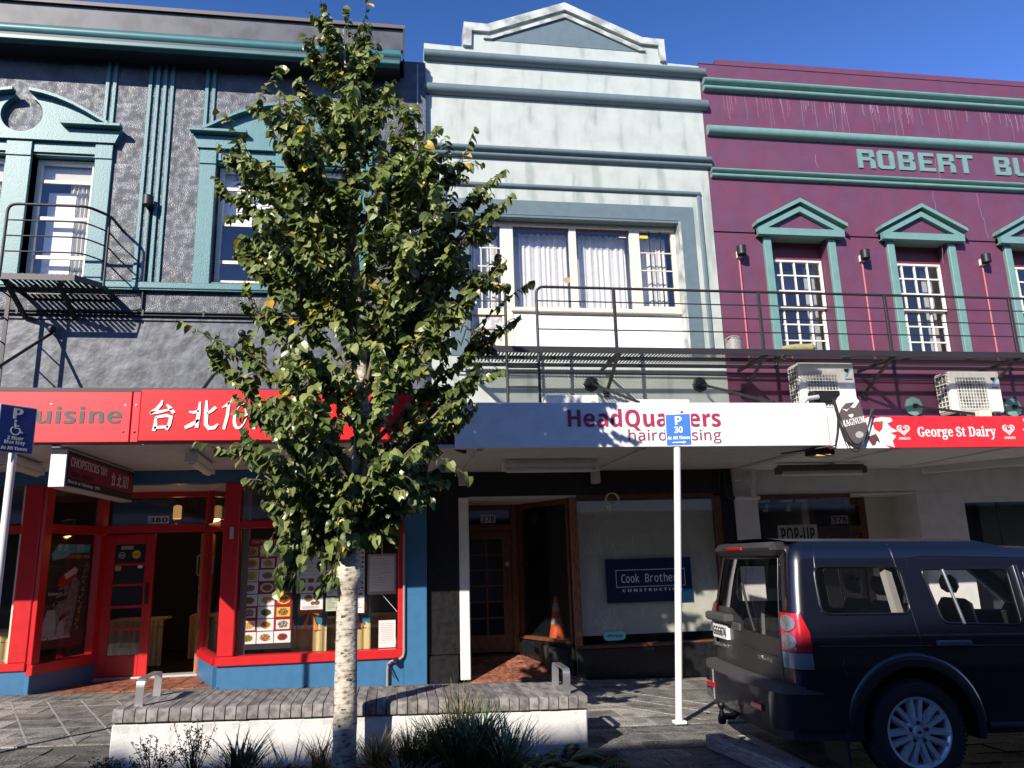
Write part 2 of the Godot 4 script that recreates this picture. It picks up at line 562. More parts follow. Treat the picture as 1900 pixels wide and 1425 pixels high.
	# ground
	for k in 4:
		mat("paver_%d" % k, [L(0.29, 0.265, 0.235), L(0.33, 0.305, 0.27), L(0.245, 0.226, 0.205), L(0.5, 0.46, 0.41)][k], 0.8, {"tex": "speck", "bump": "stone", "scale": 1.6, "bump_scale": 0.5, "detail": "mottle", "detail_scale": 0.5})
		mat("slate_%d" % k, [L(0.19, 0.18, 0.168), L(0.22, 0.21, 0.195), L(0.155, 0.148, 0.14), L(0.26, 0.245, 0.225)][k], 0.75, {"tex": "speck", "bump": "stone", "scale": 1.2, "bump_scale": 0.7, "detail": "mottle", "detail_scale": 0.6})
	for k in 3:
		mat("tile_%d" % k, [L(0.44, 0.17, 0.1), L(0.5, 0.2, 0.12), L(0.37, 0.14, 0.085)][k], 0.5, {"tex": "grain", "scale": 1.7, "detail": "mottle", "detail_scale": 0.9})
		mat("slat_%d" % k, [L(0.25, 0.23, 0.215), L(0.3, 0.275, 0.26), L(0.2, 0.182, 0.172)][k], 0.75, {"tex": "grain", "scale": Vector3(1.5, 1.5, 0.4)})
	mat("joint_strip", L(0.42, 0.4, 0.37), 0.8, {"tex": "speck"})
	mat("mortar", L(0.12, 0.112, 0.1), 0.9, {"tex": "speck", "scale": 2.0})
	mat("asphalt", L(0.05, 0.05, 0.05), 0.9, {"tex": "speck", "bump": "stone", "scale": 1.0})
	mat("concrete", L(0.66, 0.65, 0.625), 0.75, {"tex": "soft", "bump": "tiny", "scale": 0.7, "bump_scale": 0.2, "detail": "run", "detail_scale": Vector3(1.0, 0.5, 1.0)})
	mat("old_timber", L(0.36, 0.33, 0.29), 0.85, {"tex": "wood", "scale": Vector3(8, 8, 0.8), "bump": "tiny"})
	mat("road_paint", L(0.75, 0.74, 0.7), 0.8, {"tex": "speck", "scale": 2.0})
	mat("soil", L(0.05, 0.032, 0.022), 0.95, {"tex": "speck", "bump": "stone", "scale": 1.0})

# ---- ground --------------------------------------------------------------------------------------------------------------------
func ground() -> void:
	var g := Mb.new()
	g.quad(Vector3(-250, gy(-250) - 0.1, 250), Vector3(250, gy(250) - 0.1, 250), Vector3(250, gy(250) - 0.1, -250), Vector3(-250, gy(-250) - 0.1, -250), Vector3.UP)
	single("ground", g, M.asphalt, "dark asphalt ground of the street", "ground", Vector3(), "", "structure")
	var tilt := atan(SLOPE)
	var pv := thing("pavement", "grey granite footpath in front of the shops", "pavement")
	tag(pv, "", "", "", "structure")
	pv.rotation.z = tilt
	part("bedding", bxm(-9, 14, -0.16, -0.012, -0.2, 3.2), M.mortar, pv)
	var me := []
	for k in 3:
		var w: float = [0.497, 0.125, 0.494][k]
		var d: float = [0.405, 0.5, 0.405][k]
		me.append(bxm(-w / 2, w / 2, -0.04, 0.0, -d / 2, d / 2, 0.003).done())
	var zs := [0.62, 1.04, 1.45, 1.87, 2.29, 2.71, 3.12]
	for r in 6:
		for c in 34:
			var x := -6.9 + c * 0.504 + (0.25 if r % 2 else 0.0)
			var z: float = (zs[r] + zs[r + 1]) / 2
			var k := rng.randi() % 3
			var band := fposmod(x - (z - 0.7) * 0.5 + 4.9, 3.1)
			if band < 0.5:
				k = 3
			inst("paver", me[0], M["paver_%d" % k], pv, Vector3(x, rng.randf_range(-0.002, 0.001), z))
	var ed := thing("pavement_edge_course", "narrow stone pavers laid on edge along the shop fronts", "pavement")
	tag(ed, "", "", "", "structure")
	ed.rotation.z = tilt
	for c in 96:
		var x := -6.0 + c * 0.131
		inst("paver", me[1], M["paver_%d" % [0, 1, 2, 1][rng.randi() % 4]], ed, Vector3(x, rng.randf_range(-0.001, 0.001), 0.36))
	var sm := bxm(-0.009, 0.009, -0.02, 0.0025, -1.35, 1.35).done()
	for x in [-3.87, -3.47, -3.09, -2.7, -2.3, 2.45, 2.95, 3.45]:
		inst("joint_strip", sm, M.joint_strip, pv, Vector3(x, 0.0, 1.9), Vector3(0, 0.463 if x < 0 else 0.62, 0))
	var vg := thing("parking_verge", "dark slate paving of the parking bays beside the planter", "pavement")
	tag(vg, "", "", "", "structure")
	vg.rotation.z = tilt
	part("bedding", bxm(-9, 14, -0.16, -0.014, 3.21, 7.2), M.mortar, vg)
	var vm := bxm(-0.296, 0.296, -0.04, 0.0, -0.145, 0.145, 0.005).done()
	var vn := bxm(-0.145, 0.145, -0.04, 0.0, -0.296, 0.296, 0.005).done()
	for r in 11:
		for c in 12:
			var x := 1.95 + c * 0.6 + (0.3 if r % 2 else 0.0)
			inst("paver", vm, M["slate_%d" % (rng.randi() % 4)], vg, Vector3(x, rng.randf_range(-0.004, 0.003), 3.37 + r * 0.3))
	for r in 5:
		for c in 14:
			inst("paver", vn, M["slate_%d" % (rng.randi() % 4)], vg, Vector3(-2.55 - c * 0.3, rng.randf_range(-0.005, 0.003), 3.52 + r * 0.6 + (0.3 if c % 2 else 0.0)))
	var wl := bxm(3.24, 3.36, -0.01, 0.004, 3.75, 6.6)
	var o := single("parking_line", wl, M.road_paint, "worn white parking line beside the timber wheel stop", "road marking", Vector3(), "", "structure")
	o.rotation.z = tilt
	var bed := single("planter_soil", bxm(-2.5, 1.9, -0.12, 0.0, 4.23, 7.0), M.soil, "bark covered soil of the street planter", "soil", Vector3(), "", "structure")
	bed.rotation.z = tilt
	# bark chips
	var ch := MultiMesh.new()
	ch.transform_format = MultiMesh.TRANSFORM_3D
	ch.mesh = bxm(-0.02, 0.02, -0.004, 0.004, -0.009, 0.009).done()
	ch.instance_count = 5000
	for i in 5000:
		var x := rng.randf_range(-2.4, 1.85)
		ch.set_instance_transform(i, Transform3D(Basis.from_euler(Vector3(rng.randf_range(-0.5, 0.5), rng.randf() * TAU, rng.randf_range(-0.5, 0.5))).scaled_local(Vector3.ONE * rng.randf_range(0.6, 1.8)), Vector3(x, gy(x) + 0.008, rng.randf_range(4.26, 6.4))))
	var mi := MultiMeshInstance3D.new()
	mi.name = "bark_mulch"
	mi.multimesh = ch
	mi.material_override = mat("bark_chip", L(0.085, 0.045, 0.028), 0.9)
	add_child(mi)
	tag(mi, "brown bark mulch spread over the planter soil", "mulch", "", "stuff")

# ---- buildings -----------------------------------------------------------------------------------------------------------------
func shell(o: Node3D, x0: float, x1: float, top: float, front: float, m: Material) -> void:   # sides, back, roof and floors behind a front wall
	part("side_wall", bxm(x0, x0 + 0.15, -0.4, top, -8, front), m, o)
	part("side_wall", bxm(x1 - 0.15, x1, -0.4, top, -8, front), m, o)
	part("back_wall", bxm(x0 + 0.15, x1 - 0.15, -0.4, top, -8, -7.85), m, o)
	part("roof", bxm(x0 + 0.15, x1 - 0.15, top - 0.45, top - 0.3, -7.85, front), M.dark_flashing, o)
	part("upper_floor", bxm(x0 + 0.15, x1 - 0.15, 3.2, 3.4, -7.85, front), M.room, o)

func sash(o: Node3D, x0: float, x1: float, y0: float, y1: float, z: float, cols: Array, rows: Array, m: Material, glass: Material, fr := 0.05, bar := 0.025) -> MeshInstance3D:   # a glazed window: frame, bars, one pane per light
	var f := Mb.new()
	f.bx(x0, x1, y0, y0 + fr, z - 0.03, z + 0.03, 0.006)
	f.bx(x0, x1, y1 - fr, y1, z - 0.03, z + 0.03, 0.006)
	f.bx(x0, x0 + fr, y0 + fr, y1 - fr, z - 0.03, z + 0.03, 0.006)
	f.bx(x1 - fr, x1, y0 + fr, y1 - fr, z - 0.03, z + 0.03, 0.006)
	var w := part("window", f, m, o)
	var xs := [x0 + fr] + cols + [x1 - fr]
	var ys := [y0 + fr] + rows + [y1 - fr]
	for x in cols:
		part("glazing_bar", bxm(x - bar / 2, x + bar / 2, y0 + fr, y1 - fr, z - 0.018, z + 0.02), m, w)
	for y in rows:
		part("glazing_bar", bxm(x0 + fr, x1 - fr, y - bar / 2, y + bar / 2, z - 0.016, z + 0.017), m, w)
	for i in xs.size() - 1:
		for j in ys.size() - 1:
			part("pane", bxm(xs[i], xs[i + 1], ys[j], ys[j + 1], z - 0.003, z + 0.003), glass, w)
	return w

func pleats(x0: float, x1: float, y0: float, y1: float, z: float, wave := 0.07, amp := 0.025, sway := 0.0) -> Mb:   # a hanging curtain
	var b := Mb.new()
	var k := int((x1 - x0) / wave * 8)
	var pts := []
	var ph := rng.randf() * 6.0
	for i in k + 1:
		var x := lerpf(x0, x1, float(i) / k)
		var a := TAU * (x - x0) / wave + ph + 1.9 * sin(5.3 * (x - x0) + ph) + 1.1 * sin(17.0 * (x - x0) + 2.0 * ph)
		pts.append(Vector2(x, z + amp * sin(a) + 0.4 * amp * sin(2.3 * a + 1.0)))
	for i in k:
		for j in 6:
			var qa := []
			for cc in [[i, j], [i + 1, j], [i + 1, j + 1], [i, j + 1]]:
				var f := float(cc[1]) / 6.0
				var p: Vector2 = pts[cc[0]]
				var e: Vector2 = pts[mini(cc[0] + 1, k)] - pts[maxi(cc[0] - 1, 0)]
				qa.append([Vector3(p.x + sway * (1.0 - f) * (p.x - x0), lerpf(y0, y1, f) + (0.012 * sin(p.x * 60.0) if j == 5 else 0.0), p.y), Vector3(-e.y, 0, e.x).normalized()])
			b.tri3(qa[0][0], qa[1][0], qa[2][0], qa[0][1], qa[1][1], qa[2][1])
			b.tri3(qa[0][0], qa[2][0], qa[3][0], qa[0][1], qa[2][1], qa[3][1])
	return b

func wall_lamp(x: float, y: float, z: float, label: String, m_pipe: Material, low: float) -> void:
	var o := thing("wall_lamp", label, "wall lamp", Vector3(x, y, z), "round black lamps on the upper walls")
	var b := Mb.new()
	b.lathe(PackedVector2Array([Vector2(0, -0.075), Vector2(0.072, -0.075), Vector2(0.075, -0.068), Vector2(0.075, 0.07), Vector2(0.068, 0.078), Vector2(0, 0.08)]), Vector3(x, y, z + 0.14), Vector3.UP, 20)
	part("lamp_head", b, M.black_iron, o)
	part("mounting_box", bxm(x - 0.035, x + 0.035, y - 0.09, y + 0.03, z, z + 0.075, 0.006), M.black_iron if m_pipe == M.black_iron else M.white_paint, o)
	var p := Mb.new()
	p.tube(PackedVector3Array([Vector3(x, y - 0.09, z + 0.03), Vector3(x, low, z + 0.03)]), 0.016, 8)
	part("conduit", p, m_pipe, o)

func dark_building() -> void:
	var W := 0.12
	var o := thing("dark_building", "dark grey two-storey building with turquoise pediments above the red restaurant", "building", Vector3(-3.2, 0, 0))
	var wins := [[-6.42, -5.56], [-5.22, -4.36], [-2.66, -1.80], [-1.46, -0.60]]
	var b := Mb.new()
	var holes := []
	for w in wins:
		holes.append([w[0], w[1], 5.65, 7.58])
	b.wall(-9.0, 0.47, 5.07, 9.5, -0.2, W, holes)
	part("wall", b, M.dark_stucco, o)
	part("wall", bxm(-9.0, 0.47, 2.9, 5.07, -0.2, W - 0.012), M.dark_plaster, o)
	part("ledge", bxm(-9.0, 0.47, 5.052, 5.075, W - 0.012, W + 0.015), M.dark_plaster, o)
	shell(o, -9.0, 0.46, 9.5, -0.2, M.room)
	# roof edge: soffit, fillet, round moulding, fascia sheet, capping
	b = Mb.new()
	b.prismx(PackedVector2Array([Vector2(-0.15, 9.12), Vector2(0.58, 9.12), Vector2(0.58, 9.30), Vector2(0.5, 9.32), Vector2(0.46, 9.72), Vector2(-0.15, 9.9)]), -9.0, 0.06)
	part("cornice_box", b, M.dark_flashing, o)
	b = Mb.new()
	b.prismx(PackedVector2Array([Vector2(0.5, 9.09), Vector2(0.61, 9.09), Vector2(0.62, 9.10), Vector2(0.62, 9.15), Vector2(0.59, 9.165), Vector2(0.5, 9.165)]), -9.0, 0.05)
	part("fillet", b, M.teal_gloss, o)
	b = Mb.new()
	b.prismx(half_round(0.5, 9.2, 9.38, 0.1, 12), -9.0, 0.07)
	part("cornice", b, M.teal_gloss, o)
	b = Mb.new()
	b.prismx(PackedVector2Array([Vector2(0.47, 9.38), Vector2(0.56, 9.38), Vector2(0.6, 9.73), Vector2(0.5, 9.73)]), -9.0, 0.1)
	part("fascia_sheet", b, M.fascia_grey, o)
	b = Mb.new()
	b.prismx(PackedVector2Array([Vector2(-0.2, 9.95), Vector2(0.62, 9.74), Vector2(0.63, 9.70), Vector2(0.645, 9.70), Vector2(0.64, 9.765), Vector2(-0.2, 9.98)]), -9.0, 0.13)
	part("roof_capping", b, mat("capping", L(0.1, 0.085, 0.08), 0.5), o)
	b = Mb.new()
	b.prismx(PackedVector2Array([Vector2(0.12, 9.2), Vector2(0.62, 9.18), Vector2(0.64, 9.74), Vector2(0.12, 9.86)]), 0.1, 0.125)
	part("end_board", b, M.dark_flashing, o)
	for x in [-4.29, -4.19, -2.865, -2.765, -0.53, -0.43]:
		part("pilaster_strip", bxm(x - 0.028, x + 0.028, 8.0, 9.45, W, W + 0.035, 0.006), M.teal, o)
	for x in [-3.685, -3.58, -3.475, -3.37]:
		part("pilaster_strip", bxm(x - 0.028, x + 0.028, 5.6, 9.45, W, W + 0.035, 0.006), M.teal, o)
	part("sill_band", bxm(-9.0, 0.3, 5.5, 5.6, W - 0.01, W + 0.1, 0.012), M.teal, o)
	part("sill_shelf", bxm(-9.0, 0.3, 5.485, 5.5, W - 0.01, W + 0.08), M.teal, o)
	for cx in [-5.39, -1.63]:
		var half := PackedVector2Array()
		half.append_array(PackedVector2Array([Vector2(0, 7.74), Vector2(1.3, 7.74), Vector2(1.37, 7.93), Vector2(1.37, 7.99), Vector2(1.16, 8.0), Vector2(1.08, 8.06), Vector2(0.92, 8.17), Vector2(0.72, 8.28), Vector2(0.5, 8.37), Vector2(0.3, 8.43), Vector2(0.12, 8.46)]))
		half.append_array(arc(0, 8.14, 0.285, 62, -90, 14))
		for s in [1.0, -1.0]:
			var pl := PackedVector2Array()
			for p in half:
				pl.append(Vector2(cx + s * p.x, p.y))
			b = Mb.new()
			b.prism(pl, W, W + 0.1)
			var pd := part("pediment", b, M.teal, o)
			b = Mb.new()
			var top := [Vector2(1.22, 8.02), Vector2(1.08, 8.1), Vector2(0.92, 8.2), Vector2(0.72, 8.31), Vector2(0.5, 8.405), Vector2(0.3, 8.465), Vector2(0.11, 8.5)]
			var low := []
			for p in top: low.append(p - Vector2(0.0, 0.045))
			low.reverse()
			pl = PackedVector2Array()
			for p in top + low: pl.append(Vector2(cx + s * p.x, p.y))
			b.prism(pl, W + 0.1, W + 0.22)
			part("swan_neck_moulding", b, M.teal, pd)
			part("shelf_moulding", bxm(cx + (0.58 if s > 0 else -1.4), cx + (1.4 if s > 0 else -0.58), 7.95, 8.0, W + 0.1, W + 0.22, 0.008), M.teal, pd)
		part("window_head", bxm(cx - 1.24, cx + 1.24, 7.58, 7.74, W, W + 0.03), M.teal, o)
		for s in [[-0.17, 0.17], [1.03, 1.27], [-1.27, -1.03]]:
			var jb := part("window_jamb", bxm(cx + s[0], cx + s[1], 5.6, 7.58, W - 0.3, W + 0.045, 0.008), M.teal, o)
			part("capital_block", bxm(cx + s[0] - 0.002, cx + s[1] + 0.002, 7.5, 7.75, W + 0.03, W + 0.065, 0.006), M.teal, jb)
	for w in wins:
		part("reveal_head", bxm(w[0], w[1], 7.55, 7.58, -0.2, W - 0.005), M.teal, o)
	var k := 0
	for w in wins:
		var ws := sash(o, w[0] + 0.02, w[1] - 0.02, 5.66, 7.54, -0.04, [], [6.02, 6.62, 7.2], M.cream_paint, M.glass, 0.07, 0.05)
		if k < 2:
			part("net_curtain", pleats(w[0] + 0.42, w[1], 5.66, 7.5, -0.22, 0.06, 0.02), M.net, ws)
			part("inner_blind", bxm(w[0] + 0.14, w[0] + 0.52, 5.7, 7.1, -0.2, -0.19), M.print_white, ws)
			part("top_blind", bxm(w[0] + 0.05, w[1] - 0.05, 7.24, 7.47, -0.14, -0.13), M.net, ws)
		else:
			part("blind", bxm(w[0] + 0.05, w[1] - 0.05, 6.66, 7.5, -0.2, -0.19), M.print_white, ws)
		k += 1
	for y in [5.17, 5.125]:
		b = Mb.new()
		b.tube(PackedVector3Array([Vector3(-9.0, y, W + 0.03), Vector3(0.4, y - 0.01, W + 0.03)]), 0.014, 8)
		var cd := part("conduit", b, M.black_iron, o)
		for i in 8:
			part("pipe_clip", bxm(-6.0 + i * 0.82, -5.975 + i * 0.82, y - 0.02, y + 0.025, W, W + 0.05), M.dark_flashing, cd)
	part("downpipe", bxm(0.2, 0.24, 5.8, 8.0, W, W + 0.05, 0.01), M.white_paint, o)
	part("edge_strip", bxm(0.33, 0.35, 7.6, 9.45, W, W + 0.012), mat("edge_paint", L(0.3, 0.31, 0.33), 0.6), o)
	wall_lamp(-3.55, 6.82, W, "round black wall lamp on the dark grey wall with turquoise strips", M.black_iron, 5.2)

func pale_building() -> void:
	var o := thing("pale_building", "pale blue-green narrow building with a stepped gable parapet", "building", Vector3(2.85, 0, 0))
	var b := Mb.new()
	b.wall(0.47, 5.2, 2.9, 9.4, -0.3, 0.0, [[1.1, 4.64, 4.7, 6.95]])
	part("wall", b, M.pale, o)
	shell(o, 0.48, 5.19, 9.3, -0.3, M.room)
	b = Mb.new()
	b.prism(PackedVector2Array([Vector2(0.45, 9.4), Vector2(5.22, 9.4), Vector2(5.22, 9.88), Vector2(4.58, 9.9), Vector2(4.57, 10.3), Vector2(4.2, 10.31), Vector2(2.85, 10.88), Vector2(1.5, 10.34), Vector2(1.12, 10.35), Vector2(1.1, 9.93), Vector2(0.45, 9.95)]), -0.3, 0.0)
	part("parapet", b, M.pale, o)
	b = Mb.new()
	b.prism(PackedVector2Array([Vector2(1.09, 9.93), Vector2(1.11, 10.37), Vector2(1.5, 10.36), Vector2(2.85, 10.9), Vector2(4.2, 10.33), Vector2(4.59, 10.32), Vector2(4.6, 9.9), Vector2(4.5, 9.9), Vector2(4.48, 10.2), Vector2(4.16, 10.21), Vector2(2.85, 10.76), Vector2(1.53, 10.22), Vector2(1.24, 10.22), Vector2(1.23, 9.93)]), -0.28, 0.06)
	part("gable_coping", b, M.pale_trim, o)
	b = Mb.new()
	b.prism(PackedVector2Array([Vector2(1.44, 10.1), Vector2(2.85, 10.69), Vector2(4.26, 10.08), Vector2(4.12, 10.08), Vector2(2.85, 10.62), Vector2(1.58, 10.1)]), 0.0, 0.045)
	part("gable_moulding", b, M.pale_trim, o)
	b = Mb.new()
	b.prism(PackedVector2Array([Vector2(1.58, 10.09), Vector2(4.12, 10.07), Vector2(2.85, 10.615)]), 0.0, 0.008)
	part("gable_panel", b, M.slate_paint, o)
	var bands := [[9.62, 9.8, 0.12], [9.0, 9.19, 0.11]]
	for q in bands:
		b = Mb.new()
		b.prismx(half_round(0.0, q[0], q[1], q[2], 10), 0.45, 5.27)
		part("cornice", b, M.slate_paint, o)
	for q in [[8.01, 8.12, 0.085], [7.91, 7.995, 0.065]]:
		b = Mb.new()
		b.prismx(half_round(0.0, q[0], q[1], q[2], 8), 0.45, 5.25)
		part("string_moulding", b, M.slate_paint, o)
	# raised bead round the window field and the flat painted surround
	b = Mb.new()
	b.prismx(half_round(0.0, 7.41, 7.48, 0.03, 6), 0.72, 5.02)
	part("bead", b, M.slate_paint, o)
	for x in [0.72, 4.95]:
		part("bead", bxm(x, x + 0.07, 4.62, 7.41, 0, 0.045, 0.015), M.slate_paint, o)
	part("surround", bxm(0.84, 4.87, 6.95, 7.2, 0.0, 0.012), M.slate_paint, o)
	part("surround", bxm(4.64, 4.87, 4.62, 6.95, 0.0, 0.012), M.slate_paint, o)
	part("surround", bxm(0.84, 1.1, 4.62, 6.95, 0.0, 0.012), M.slate_paint, o)
	part("opening_lining", bxm(4.6, 4.645, 4.66, 6.95, -0.32, 0.004), M.pale_trim, o)
	part("opening_lining", bxm(1.1, 1.14, 4.66, 6.95, -0.32, 0.004), M.slate_paint, o)
	part("opening_lining", bxm(1.14, 4.6, 6.91, 6.955, -0.32, 0.004), M.slate_paint, o)
	# the wide first floor window
	var z := -0.22
	b = Mb.new()
	for q in [[1.66, 1.87], [2.79, 2.91], [3.81, 3.98], [4.53, 4.6], [1.14, 1.2]]:
		b.bx(q[0], q[1], 5.46 if q[0] > 1.6 else 4.7, 6.86, z - 0.04, z + 0.04, 0.008)
	b.bx(1.14, 4.6, 6.84, 6.91, z - 0.045, z + 0.045, 0.008)
	b.bx(1.8, 4.62, 5.39, 5.46, z - 0.05, z + 0.08, 0.01)
	b.bx(1.66, 1.84, 4.7, 5.46, z - 0.04, z + 0.035, 0.008)
	b.bx(1.2, 1.66, 5.32, 5.44, z - 0.04, z + 0.03, 0.008)
	var w := part("window", b, M.cream_paint, o)
	for q in [[1.87, 2.79, 6.78], [2.91, 3.81, 6.78]]:
		part("header_board", bxm(q[0], q[1], 6.79, 6.84, z - 0.02, z + 0.01), M.brown_wood, w)
		part("pane", bxm(q[0], q[1], 5.46, 6.79, z - 0.004, z + 0.002), M.glass, w)
	part("pane", bxm(3.98, 4.53, 5.46, 6.84, z - 0.004, z + 0.002), M.glass, w)
	part("pane", bxm(1.2, 1.66, 5.44, 6.84, z - 0.004, z + 0.002), M.glass, w)
	for x in [4.16, 4.345]:
		part("lead_bar", bxm(x - 0.008, x + 0.008, 5.5, 6.84, z - 0.01, z + 0.01), M.rail_iron, w)
	part("casement_frame", bxm(3.98, 4.53, 5.46, 5.53, z - 0.02, z + 0.03, 0.006), M.cream_paint, w)
	for y in [5.85, 6.15, 6.46]:
		part("lead_bar", bxm(3.98, 4.53, y - 0.008, y + 0.008, z - 0.008, z + 0.012), M.cream_paint, w)
		part("lead_bar", bxm(1.2, 1.66, y - 0.01, y + 0.01, z - 0.008, z + 0.012), M.cream_paint, w)
	for x in [1.35, 1.5]:
		part("lead_bar", bxm(x - 0.009, x + 0.009, 5.44, 6.84, z - 0.01, z + 0.01), M.cream_paint, w)
	part("spandrel_panel", bxm(1.84, 4.6, 4.66, 5.39, z - 0.05, z + 0.02), M.sign_white, w)
	part("door_panel", bxm(1.2, 1.66, 4.7, 5.32, z - 0.03, z), mat("rust_panel", L(0.62, 0.6, 0.56), 0.6, {"tex": "mottle"}), w)
	b = Mb.new()
	b.prism(PackedVector2Array([Vector2(1.4, 4.95), Vector2(1.62, 4.8), Vector2(1.6, 4.76), Vector2(1.36, 4.86), Vector2(1.33, 5.1), Vector2(1.38, 5.12)]), z, z + 0.004)
	part("rust_stain", b, mat("rust", L(0.55, 0.2, 0.04), 0.8), w)
	b = Mb.new()
	b.bx(3.62, 3.78, 6.69, 6.75, z + 0.003, z + 0.008)
	part("shop_sticker", b, M.print_black, w)
	part("sticker_stripe", bxm(3.64, 3.76, 6.715, 6.725, z + 0.008, z + 0.01), M.print_white, w)
	part("orange_sticker", bxm(3.97, 4.13, 6.71, 6.76, z + 0.013, z + 0.018), M.print_yellow, w)
	part("shade_sheet", pleats(1.2, 4.58, 5.4, 6.86, -0.62, 0.16, 0.012), mat("shade_grey", L(0.5, 0.52, 0.54), 0.8), w)  # added grey sheet that stands in for the shaded curtain tops
	for q in [[2.0, 2.8, "white pleated curtain behind the left wide pane, nearer the tree", 0.0], [3.0, 3.8, "white pleated curtain behind the right wide pane, beside the leaded casement", 0.0], [4.02, 4.5, "narrow white curtain behind the leaded casement window", 0.0], [1.25, 1.64, "narrow white curtain half hidden by the tree", 0.0]]:
		single("curtain", pleats(q[0], q[1], 5.4, 6.82, -0.44, 0.1, 0.013, q[3]), M.curtain, q[2], "curtain", Vector3(q[0], 5.4, -0.44), "white curtains of the pale building")
	part("room_back", bxm(0.7, 5.0, 3.4, 9.0, -1.6, -1.5), mat("room_mid", L(0.2, 0.22, 0.25), 0.8), o)
	b = Mb.new()
	b.disc(Vector3(2.74, 5.96, -0.24), 0.055, Vector3(0, 0, 1), 20)
	part("round_sticker", b, mat("tan", L(0.5, 0.35, 0.16), 0.6), w)

